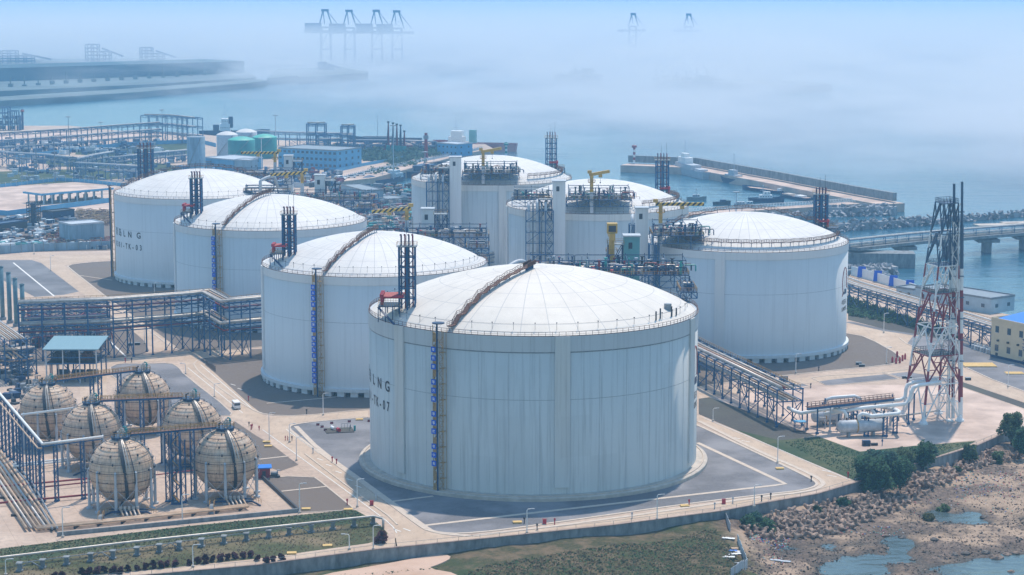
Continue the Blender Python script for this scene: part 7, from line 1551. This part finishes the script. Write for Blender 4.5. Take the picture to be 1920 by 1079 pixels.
# litter along the tide line
cols = [('litter_red', (.5, .03, .06)), ('litter_white', (.7, .7, .7)), ('litter_blue', (.03, .15, .5)), ('litter_teal', (.02, .4, .4)), ('litter_pink', (.6, .2, .25))]
for nm, c in cols: M[nm] = mat(nm, c, .6, 0)
for nm, c in cols:
    mb = MB()
    for (a0_, a1_, b0_, b1_, n_) in ((1405, 1480, 1000, 1020, 45), (1790, 1920, 890, 935, 40), (1560, 1700, 985, 1000, 14), (1700, 1900, 930, 965, 14), (1430, 1470, 1020, 1060, 8)):
        for _ in range(n_):
            a, b = rr.uniform(a0_, a1_), rr.uniform(b0_, b1_); p = G(a, b, -5.4); z = shore_z(p.x, p.y); s = rr.uniform(.12, .4); mb.cbox((p.x, p.y, z+.12), s, s*.6, .14, rr.uniform(0, 3))
    mb.build('tide_litter', M[nm], kind='stuff')
# corrugated sheet fence on the scrub land
T = thing('sheet_fence', 'leaning pale sheet metal fence on the scrub slope', 'fence', G(1362, 975, -2.5))
for k, seg in enumerate(([(1355, 966), (1370, 1000)], [(1383, 1012), (1392, 1030), (1402, 1052)], [(1402, 1052), (1392, 1066), (1370, 1082)])):
    pts = [G(a, b, -2.9) for a, b in seg]; mb = MB()
    for i in range(len(pts)-1):
        for j in range(3):
            a, b = pts[i].lerp(pts[i+1], j/3), pts[i].lerp(pts[i+1], (j+.94)/3); d = (b-a); n = V((-d.y, d.x, 0)).normalized()*.05*(1 if j % 2 else -1); z = min(shore_z(a.x, a.y), shore_z(b.x, b.y))-.3
            mb.beam(V((a.x, a.y, z+1.4))+n, V((b.x, b.y, z+1.4))+n, .07, 2.7)
    mb.build('fence_panel', M['lgrey' if k != 1 else 'pale'], T)
for i, (a, b, m, lab) in enumerate(((1366, 1010, 'white', 'white sheet lying flat below the leaning fence'), (1376, 1028, 'litter_white', 'white board on the scrub between the fence panels'), (1370, 1033, 'litter_blue', 'blue board on the scrub beside the white one'), (1377, 1040, 'white', 'torn white sheet below the blue board'), (1365, 1046, 'white', 'narrow white strip lying on the scrub'), (1382, 1050, 'lgrey', 'grey board fallen against the fence'), (1463, 1050, 'lgrey', 'large fallen corrugated sheet on the beach'), (1372, 1022, 'tanpipe', 'tan board on the scrub near the fence gap'))):
    p = G(a, b, -2.8 if a < 1400 else -5.3); z = shore_z(p.x, p.y); L = 3.4 if 'large' not in lab else 5.6
    mb = MB(); an = rr.uniform(-.5, .3)
    for j in range(4): mb.cbox((p.x+(j-1.5)*L/4*cos(an), p.y+(j-1.5)*L/4*sin(an), z+.22+.05*(j % 2)), L/4, 1.2, .06, an)
    mb.build('loose_sheet', M[m], None, label=lab, category='loose sheet')
# silver pipe on concrete piers in front of the lawn
T = thing('silver_pipeline', 'long silver pipe on concrete piers along the front lawn', 'pipeline', G(0, 1062))
pl = [(-60, 1064), (0, 1056), (240, 1027), (480, 1001), (700, 977), (718, 980)]; P0 = [G(a, b+9) for a, b in pl]
MB().tube([V((p.x, p.y, 2.6)) for p in P0[:-1]]+[V((P0[-1].x, P0[-1].y, 2.4)), V((P0[-1].x+.2, P0[-1].y-1.5, 2.2)), V((P0[-1].x+.2, P0[-1].y-1.5, .1))], .33, 10).build('main_pipe', M['pipe'], T, smooth=True)
MB().tube([V((p.x, p.y+.85, 2.5)) for p in P0], .2, 8).build('second_pipe', M['tanpipe'], T, smooth=True)
for a in (37, 80, 125, 170, 212, 257, 299, 336, 378, 420, 462, 504, 542, 584, 624, 664, 700):
    b = 1071-(a)*.1335+5; p = G(a, b); mb = MB(); mb.cbox(p, 1.0, .9, 1.9); mb.cbox(p+V((0, 0, 1.9)), 1.5, 1.9, .3); mb.cbox(p, 1.7, 1.5, .35); mb.build('pier', M['wallc'], T)
mb = MB()
for a in (58, 190, 320, 560): p = G(a, 1071-a*.1335+5); mb.beam(p+V((-3, .2, .2)), p+V((0, .2, 2)), .2); mb.beam(p+V((3, .2, .2)), p+V((0, .2, 2)), .2)
mb.beam(G(38, 1071)+V((0, .6, 1.9)), G(700, 982)+V((0, .6, 1.9)), .15); mb.build('bracing', M['grey'], T)
# lamp posts
def lamp(a, b, t_, label, arm=1):
    p = G(a, b); z = min(ZT(p.y, t_), 11); T = thing('lamp_post', label, 'lamp post', p, 'slim pale lamp posts along the roads'); z = max(z, 4)
    MB().tube([p, p+V((0, 0, z*.55)), p+V((0, 0, z-.4)), p+V((.25*arm, 0, z)), p+V((1.3*arm, 0, z+.1))], [.15, .13, .11, .1, .09], 8).build('pole', M['white'], T)
    MB().cbox(p+V((1.55*arm, 0, z)), .9, .35, .18).build('lamp_head', M['lgrey'], T); MB().cbox(p, .7, .7, .45).build('foot', M['conc'], T)
for q in ((988, 1000, 955, 'lamp post on the front road below the middle of the nearest tank'), (1232, 975, 928, 'lamp post on the front road right of the nearest tank stair'), (1414, 951, 910, 'lamp post beside the red box near the seawall corner'), (1458, 868, 819, 'lamp post on the right road opposite the lawn'), (1337, 790, 766, 'lamp post beside the pipe rack right of the nearest tank'), (342, 980, 928, 'lamp post at the dike wall in front of the red hut sphere'), (118, 1008, 952, 'lamp post at the left corner of the dike wall'), (362, 1064, 1022, 'lamp post behind the plum shrub row'), (11, 1079, 1060, 'lamp post at the lower left border'), (562, 962, 907, 'lamp post at the right corner of the dike wall'), (670, 951, 899, 'lamp post on the left road in the shadow of the nearest tank'), (556, 864, 820, 'lamp post left of the fire hydrants on the left road'), (505, 828, 775, 'lamp post at the road junction near the walking workers'), (606, 779, 738, 'lamp post on the road edge under the second tank stair'), (700, 1031, 986, 'lamp post beside the large plum bush'), (655, 1031, 1010, 'short pale post on the lawn near the yellow slab', -1), (1492, 700, 664, 'lamp post on the road in front of the tank by the jetty'), (1662, 682, 652, 'lamp post left of the red fire equipment by the flare tower'), (1657, 624, 588, 'lamp post on the seaward road behind the right tank'), (1890, 726, 685, 'lamp post in front of the cream hall'), (290, 560, 530, 'lamp post under the lettered 03 tank'), (412, 666, 630, 'lamp post under the long blue pipe bridge'), (271, 645, 612, 'lamp post on the road under the long blue bridge'), (348, 702, 682, 'traffic light pole at the left crossing', -1), (543, 830, 795, 'lamp post at the kerb beside the group of four workers'), (95, 508, 480, 'thin lamp post by the works yard fence'), (64, 477, 456, 'white lamp post in front of the works yard fence'), (402, 745, 720, 'thin lamp post beside the minibus road')):
    lamp(*q)
# people
def person(a, b, label, cloth, seed, helmet='white', facing=0.0):
    rr = random.Random(seed); p = G(a, b); st_ = .22 if seed % 2 else .12
    J = {'pel': (0, 0, .95), 'ch': (0, 0, 1.35), 'nk': (0, 0, 1.52), 'hd': (0, .02, 1.68), 'top': (0, .02, 1.78), 'lh': (-.1, 0, .92), 'lk': (-.11, -st_*.6, .5), 'lf': (-.11, -st_*.3, .05), 'rh': (.1, 0, .92), 'rk': (.11, st_*.6, .5), 'rf': (.11, st_*.9, .05), 'ls': (-.19, 0, 1.43), 'le': (-.27, .05, 1.15), 'lw': (-.26, -.1, .9), 'rs': (.19, 0, 1.43), 're': (.27, -.02, 1.15), 'rw': (.26, -.14, .92), 'lt': (-.11, -st_*.3-.16, .03), 'rt': (.11, st_*.9-.16, .03)}
    K = list(J); E_ = [('pel', 'ch'), ('ch', 'nk'), ('nk', 'hd'), ('hd', 'top'), ('pel', 'lh'), ('lh', 'lk'), ('lk', 'lf'), ('lf', 'lt'), ('pel', 'rh'), ('rh', 'rk'), ('rk', 'rf'), ('rf', 'rt'), ('ch', 'ls'), ('ls', 'le'), ('le', 'lw'), ('ch', 'rs'), ('rs', 're'), ('re', 'rw')]
    rad = {'pel': .15, 'ch': .17, 'nk': .06, 'hd': .1, 'top': .07, 'lh': .1, 'rh': .1, 'lk': .075, 'rk': .075, 'lf': .05, 'rf': .05, 'lt': .04, 'rt': .04, 'ls': .075, 'rs': .075, 'le': .05, 're': .05, 'lw': .035, 'rw': .035}
    me = bpy.data.meshes.new('person'); me.from_pydata([J[k] for k in K], [(K.index(x), K.index(y)) for x, y in E_], []); o = bpy.data.objects.new('tmp', me); COL.objects.link(o)
    o.modifiers.new('s', 'SKIN'); o.modifiers.new('u', 'SUBSURF').levels = 1
    for i, k in enumerate(K): v = me.skin_vertices[0].data[i]; v.radius = (rad[k], rad[k]*.85); v.use_root = (k == 'pel')
    bpy.context.view_layer.update(); m2 = bpy.data.meshes.new_from_object(o.evaluated_get(bpy.context.evaluated_depsgraph_get())); bpy.data.objects.remove(o)
    m2.materials.clear(); [m2.materials.append(M[x]) for x in (cloth, 'skin', 'black')]
    for f in m2.polygons: z = f.center.z; f.material_index = 1 if (z > 1.53 or (z < .95 and abs(f.center.x) > .22)) else (2 if z < .1 else 0); f.use_smooth = True
    o = bpy.data.objects.new('person', m2); COL.objects.link(o); o.location = (p.x, p.y, .03); o.rotation_euler = (0, 0, facing); o['label'] = label; o['category'] = 'person'; o['group'] = 'workers walking on the terminal road'
    MB().lathe([(.01, .12), (.08, .1), (.125, .02), (.125, -.02), (.15, -.03)], (0, .02, 1.72), 10).build('helmet', M[helmet], o)
M['darkcl'] = mat('dark_work_clothes', (0.03, 0.035, 0.06), .8, 0)
for i, (a, b, cl_, lab) in enumerate(((473, 804, 'red', 'worker in red overalls on the left at the road junction'), (486, 808, 'red', 'worker in red overalls in the middle of the road junction'), (535, 827, 'red', 'worker in red overalls, outermost left of the group of four'), (539, 827, 'red', 'worker in red overalls, second from the left of the group of four'), (542.5, 828, 'darkcl', 'worker in dark clothes, third from the left of the group of four'), (547.5, 827, 'darkcl', 'worker in dark clothes, outermost right of the group of four'), (467, 800, 'darkcl', 'worker in dark clothes standing behind the two at the junction'), (806, 1, 'darkcl', '') )):
    if lab: person(a, b, lab, cl_, i+1, 'white' if i % 2 else 'red', .6*i)
# minibus
p = G(443, 766); T = thing('minibus', 'small white minibus with dark windows on the left road', 'minibus', p); an = R_(-72); ca, sa = cos(an), sin(an)
def bb(mb, u0, v0, z0_, u1, v1, z1_): u0, u1 = u0*.8, u1*.8; mb.add([(p.x+u*ca-v*sa, p.y+u*sa+v*ca, z) for z in (z0_, z1_) for u, v in ((u0, v0), (u1, v0), (u1, v1), (u0, v1))], [(0, 3, 2, 1), (4, 5, 6, 7), (0, 1, 5, 4), (1, 2, 6, 5), (2, 3, 7, 6), (3, 0, 4, 7)]); return mb
bb(MB(), -3.2, -1.05, .45, 3.2, 1.05, 1.4).build('lower_body', M['white'], T); bb(MB(), -3.1, -1.0, 1.402, 2.9, 1.0, 2.2).build('window_band', M['glass'], T); bb(MB(), -3.15, -1.02, 2.202, 2.8, 1.02, 2.5).build('roof', M['white'], T); bb(MB(), -3.25, -1.0, 1.5, -3.12, 1.0, 2.1).build('rear_window', M['teal'], T)
for u in (-1.7, 1.7):
    for v in (-1.0, 1.0): q = V((p.x+u*ca-v*sa, p.y+u*sa+v*ca, .42)); n = V((-sa, ca, 0))*.14; w_ = MB().tube([q-n, q+n], .42, 14).build('wheel', M['black'], T); MB().tube([q-n*1.1, q+n*1.1], .22, 10).build('rim', M['lgrey'], w_)
for v in (-.7, .7): q = V((p.x+2.6*ca-v*sa, p.y+2.6*sa+v*ca, .8)); MB().cbox(q, .12, .35, .2, an).build('headlight', M['lgrey'], T)
# parked cars on the quay
nm = ['parked white car nearest the ferry', 'second parked car from the ferry', 'third parked car from the ferry', 'fourth parked car from the ferry', 'fifth parked car from the ferry', 'parked car nearest the tall quay light mast', 'lone parked car beyond the quay light mast']
C0 = None
for i, (a, b) in enumerate(((627, 341), (640, 338), (659, 334), (676, 330), (690, 326), (720, 321), (752, 312))):
    q = G(a, b)
    if C0 is None:
        C0 = thing('parked_car', nm[0], 'car', (0, 0, 0), 'white cars parked along the quay road'); MB().box(-2.3, -.9, .35, 2.3, .9, .95).build('body', M['white'], C0); mb = MB(); mb.add([(-1.6, -.8, .952), (1.3, -.8, .952), (1.3, .8, .952), (-1.6, .8, .952), (-1.1, -.7, 1.5), (.6, -.7, 1.5), (.6, .7, 1.5), (-1.1, .7, 1.5)], [(4, 5, 6, 7), (0, 1, 5, 4), (1, 2, 6, 5), (2, 3, 7, 6), (3, 0, 4, 7)]); mb.build('cabin', M['glass'], C0)
        for x in (-1.4, 1.4):
            for y in (-.85, .85): MB().tube([(x, y-.1, .33), (x, y+.1, .33)], .33, 10).build('wheel', M['black'], C0)
        C0.location = q; C0.rotation_euler = (0, 0, .25); C0.scale = (1.5,)*3
    else: copy_tree(C0, q, nm[i], rz=.25+.1*(i % 2))
# small fittings: hydrants, boxes, slabs, signs
def simple(name, cat, a, b, label, dims, m, rz=0, group=None, parts=None):
    p = G(a, b); T = thing(name, label, cat, p, group); MB().cbox(p, dims[0], dims[1], dims[2], rz).build('body', M[m], T)
    MB().cbox(p+V((0, 0, dims[2])), dims[0]*1.1, dims[1]*1.1, .08, rz).build('cover', M[parts or m], T); return T
for q in ((1021, 983, 'red hose box on the gravel near the front road lamp'), (1357, 945, 'red hose box on the pale corner pad'), (697, 948, 'small red hydrant box on the left road verge')): simple('hose_box', 'hose box', *q, (1.0, .8, 1.3), 'red', 0, 'red hose boxes', 'dred')
for i, (a, b, l) in enumerate(((970, 981, 'yellow slab beside the front road lamp'), (1284, 950, 'yellow slab at the far right of the front gravel field'), (1462, 880, 'yellow block at the foot of the right road lamp'), (614, 1025, 'yellow slab on the lawn near the plum bush'), (547, 1039, 'larger yellow slab next to the plum shrub row'), (574, 956, 'yellow drum on the gravel by the dike corner'), (653, 957, 'yellow box at the crossing of kerb and left road'), (500, 830, 'yellow planter at the road junction, upper one'), (503, 838, 'yellow planter at the road junction, lower one'), (674, 788, 'yellow slab by the road left of the nearest tank'))):
    simple('yellow_slab', 'slab', a, b, l, (2.2, 1.6, .35), 'yslab', .1)
for q in ((1835, 686, 'large yellow sand coloured pit cover by the flare tower', (12, 7.5, .5)), (1902, 701, 'smaller yellow sand coloured pit cover near the cream hall lamp', (6.5, 4, .4))): p = G(q[0], q[1]); T = thing('pit_cover', q[2], 'pit cover', p); MB().cbox(p, *q[3]).build('cover_slab', M['yslab'], T); MB().cbox(p, q[3][0]+.5, q[3][1]+.5, .2).build('cover_frame', M['conc'], T)
for i, (a, b, l) in enumerate(((983, 982, 'dark marker post next to the yellow slab by the front lamp'), (1040, 984, 'dark marker post right of the red hose box'), (1292, 948, 'red capped marker post by the right yellow slab'), (1374, 944, 'dark marker post on the pale corner pad'), (1428, 940, 'dark marker post at the seawall corner'), (1445, 936, 'tall dark post at the seawall bend'), (1521, 903, 'tall dark sign post inside the road curve'), (1590, 896, 'red marker near the lawn corner'), (623, 867, 'red hydrant on the left road verge, upper'), (631, 871, 'dark hydrant beside the upper red one'), (651, 947, 'red hydrant on the left road verge, lower'), (587, 850, 'pale post on the pavement left of the nearest tank'), (705, 938, 'pale double post where the front footpath starts'), (1007, 994, 'dark post on the front pavement below the nearest tank'), (1185, 973, 'pale sign on the front pavement'), (1340, 954, 'pale sign on the front pavement near the seawall'), (466, 752, 'red hydrant near the second tank footpath'), (471, 806, 'red hydrant beside the red hut road'), (575, 777, 'dark post on the second plot kerb'), (1520, 728, 'striped post on the edge of the small gravel island'), (1536, 640, 'dark post on the tank plot'), (1535, 696, 'dark post on the middle road'), (235, 680, 'red box on the island near the compressor shed'), (247, 680, 'dark post on the island near the compressor shed'))):
    p = G(a, b); T = MB(); T.cbox(p, .28, .28, 1.7); T.cbox(p+V((0, 0, 1.2)), .5, .4, .5); T.build('marker_post', M['red' if 'red' in l else ('lgrey' if 'pale' in l else 'dark')], None, label=l, category='post')
for i, (a, b) in enumerate(((1673, 680), (1680, 682), (1687, 681), (1692, 677), (1697, 674), (1682, 670))):
    p = G(a, b); MB().cbox(p, .7, .6, 1.8+.3*(i % 2)).cbox(p+V((0, 0, 1.8)), .4, .4, .5).build('fire_monitor', M['red'], None, label='red fire monitor in the cluster on the corner between the two right roads', category='fire monitor', group='red fire monitors at the road corner')
for q in ((1610, 684, 'dark box on the gravel right of the jetty side tank, left one'), (1616, 688, 'dark box on the gravel right of the jetty side tank, right one'), (244, 648, 'dark vent box under the blue bridge, left one'), (258, 647, 'dark vent box under the blue bridge, right one'), (1815, 713, 'dark box with mast on the roadside by the flare tower'), (1697, 710, 'dark valve box on the gravel wedge, left one'), (1704, 711, 'dark valve box on the gravel wedge, right one')): simple('vent_box', 'box', *q, (2.0, 1.3, .9), 'dark', 0, None, 'grey')
p = G(1469, 722); T = thing('notice_board', 'grey notice board on the small gravel island', 'notice board', p); MB().cbox(p+V((0, 0, 1)), 3.2, .15, 2.2).build('board', M['grey'], T); mb = MB(); mb.beam(p+V((-1.3, 0, 0)), p+V((-1.3, 0, 3)), .15); mb.beam(p+V((1.3, 0, 0)), p+V((1.3, 0, 3)), .15); mb.beam(p+V((-1.3, 0, .9)), p+V((1.3, 0, .9)), .1); mb.build('frame', M['grey'], T)
p0 = G(386, 684); p1 = G(404, 697); T = thing('rack_barrier', 'dark railed barrier on the gravel right of the left crossing', 'railing', p0); mb = MB(); rails(mb, [(p0.x, p0.y), (p1.x, p1.y)], 0, 1.9, 1.0, .16); mb.build('railing', M['dark'], T)
# hydrant pit on the front gravel
p = G(636, 808); T = thing('valve_pit', 'open valve pit with red and white pipes on the front gravel field', 'valve pit', p); MB().cbox(p, 9, 7, .25, .2).build('pit_slab', M['soil'], T)
MB().tube([p+V((-2.6, 1.5, .9)), p+V((-1.5, -.4, .8))], .5, 10).build('white_pipe', M['white'], T); MB().tube([p+V((-.4, -1.2, .8)), p+V((.3, -2.8, .8))], .6, 10).build('red_pipe', M['red'], T); mb = MB(); rails(mb, [(p.x+.5, p.y+2.4), (p.x+3.5, p.y+2.4), (p.x+3.5, p.y-1)], .2, 1.6, 1, .1); mb.build('pit_railing', M['grey'], T); MB().tube([p+V((5, 0, 0)), p+V((5, 0, 1.7))], .35, 8).build('green_valve', M['teal'], T)
for i, (a, b) in enumerate(((604, 802), (596, 798), (610, 808), (622, 795), (655, 792), (692, 791))): simple('ground_valve', 'valve', a, b, ('dark red ground valve, first left of the valve pit', 'dark red ground valve, outermost left of the valve pit', 'dark red ground valve touching the pit corner', 'dark ground valve above the valve pit', 'dark ground valve by the road edge above the pit', 'dark ground valve beside the nearest tank wall')[i], (.9, .7, .6), 'dred', .3, None, 'dark')
# manifold by the cream hall
T = thing('hall_manifold', 'white valve manifold beside the cream hall', 'pipe manifold', G(1836, 662))
for i in range(7): p = G(1822+i*5.5, 655+i*1.6); mb = MB(); mb.tube([p, p+V((0, 0, 1.6)), p+V((2.4, -1, 1.6)), p+V((2.4, -1, 0))], .4, 8); mb.cbox(p+V((1.2, -.5, 1.6)), .8, .8, 1.0); mb.build('valve_assembly', M['white' if i % 2 else 'lgrey'], T)
# works yard on the left
p = G(64, 424); T = thing('scaffold_tower', 'rusty square scaffold tower in the works yard', 'scaffold', p); hz_ = ZT(p.y, 379); mb = MB()
for k in range(8):
    z0_, z1_ = hz_*k/8, hz_*(k+1)/8
    for s in (-1, 1):
        for x in (-3.4, 0, 3.4): mb.beam((p.x+x, p.y+s*3, z0_), (p.x+x, p.y+s*3, z1_), .3)
        mb.beam((p.x-3.4, p.y+s*3, z1_), (p.x+3.4, p.y+s*3, z1_), .3); mb.beam((p.x-3.4*(1 if k % 2 else -1), p.y+s*3, z0_), (p.x+3.4*(1 if k % 2 else -1), p.y+s*3, z1_), .22); mb.beam((p.x+s*3.4, p.y-3, z1_), (p.x+s*3.4, p.y+3, z1_), .3)
mb.build('scaffold_frame', M['dark'], T); MB().cbox(p, 2.8, 2.8, hz_*.95).build('inner_core', M['dblue'], T)
rr = random.Random(33)
def scatter(name, a0_, a1_, b0_, b1_, n, ms, kind, hmax=2.5, Lm=6):
    bs = {m: MB() for m in ms}
    for _ in range(n):
        p = G(rr.uniform(a0_, a1_), rr.uniform(b0_, b1_)); m = rr.choice(ms); mb = bs[m]; an = rr.uniform(0, 3.1); L = rr.uniform(1, Lm)
        if kind == 'sticks': d = V((cos(an), sin(an), 0))*L/2; z = rr.uniform(.2, hmax); mb.beam(p-d+V((0, 0, z)), p+d+V((0, 0, z)), .3); mb.beam(p, p+V((0, 0, z)), .2)
        else: mb.cbox(p, L, rr.uniform(1, 3), rr.uniform(.5, hmax), an)
    for m, mb in bs.items(): mb.build(name, M[m], kind='stuff')
scatter('rebar_piles', 145, 208, 398, 424, 420, ['brown', 'tan', 'tanpipe'], 'sticks'); scatter('rebar_piles', 90, 145, 442, 458, 260, ['brown', 'dred', 'tan'], 'sticks'); scatter('rebar_piles', 150, 208, 450, 462, 160, ['brown', 'dred', 'tanpipe'], 'sticks')
scatter('yard_clutter', 0, 140, 408, 462, 260, ['dark', 'grey', 'lgrey', 'dblue', 'brown', 'pale', 'white'], 'boxes', 2.4); scatter('yard_clutter', 0, 205, 462, 468, 120, ['teal', 'pale', 'grey', 'white', 'dblue'], 'boxes', 3)
scatter('plant_clutter', 20, 345, 284, 340, 240, ['grey', 'fsteel', 'lgrey', 'pale', 'dblue'], 'boxes', 4, 8); scatter('plant_clutter', 0, 300, 268, 290, 300, ['grey', 'fsteel', 'lgrey', 'white', 'dblue'], 'boxes', 5, 9)
scatter('plant_clutter', 470, 640, 322, 352, 260, ['grey', 'fsteel', 'lgrey', 'dark', 'dred', 'dblue'], 'boxes', 4, 8)
scatter('plant_clutter', 620, 790, 352, 440, 700, ['grey', 'dblue', 'lgrey', 'dark', 'brown', 'tanpipe', 'teal', 'dred'], 'boxes', 4, 8)
scatter('plant_clutter', 640, 860, 390, 500, 500, ['dblue', 'lgrey', 'dark', 'pipe', 'pipe'], 'sticks', 8, 14)
scatter('plant_clutter', 330, 420, 322, 340, 80, ['grey', 'fsteel', 'bluewall', 'dark'], 'boxes', 5, 9)
scatter('quay_clutter', 610, 860, 276, 284, 160, ['grey', 'fsteel', 'dblue', 'dred'], 'boxes', 6, 9); scatter('skid_clutter', 1540, 1660, 780, 800, 90, ['blue', 'lgrey', 'dark', 'grey'], 'sticks', 4, 5)
scatter('rack_clutter', 45, 200, 600, 660, 260, ['dark', 'dblue', 'grey', 'dred', 'blue'], 'sticks', 9, 6); scatter('rack_clutter', 0, 60, 640, 760, 90, ['dark', 'dblue', 'grey'], 'boxes', 2, 4)
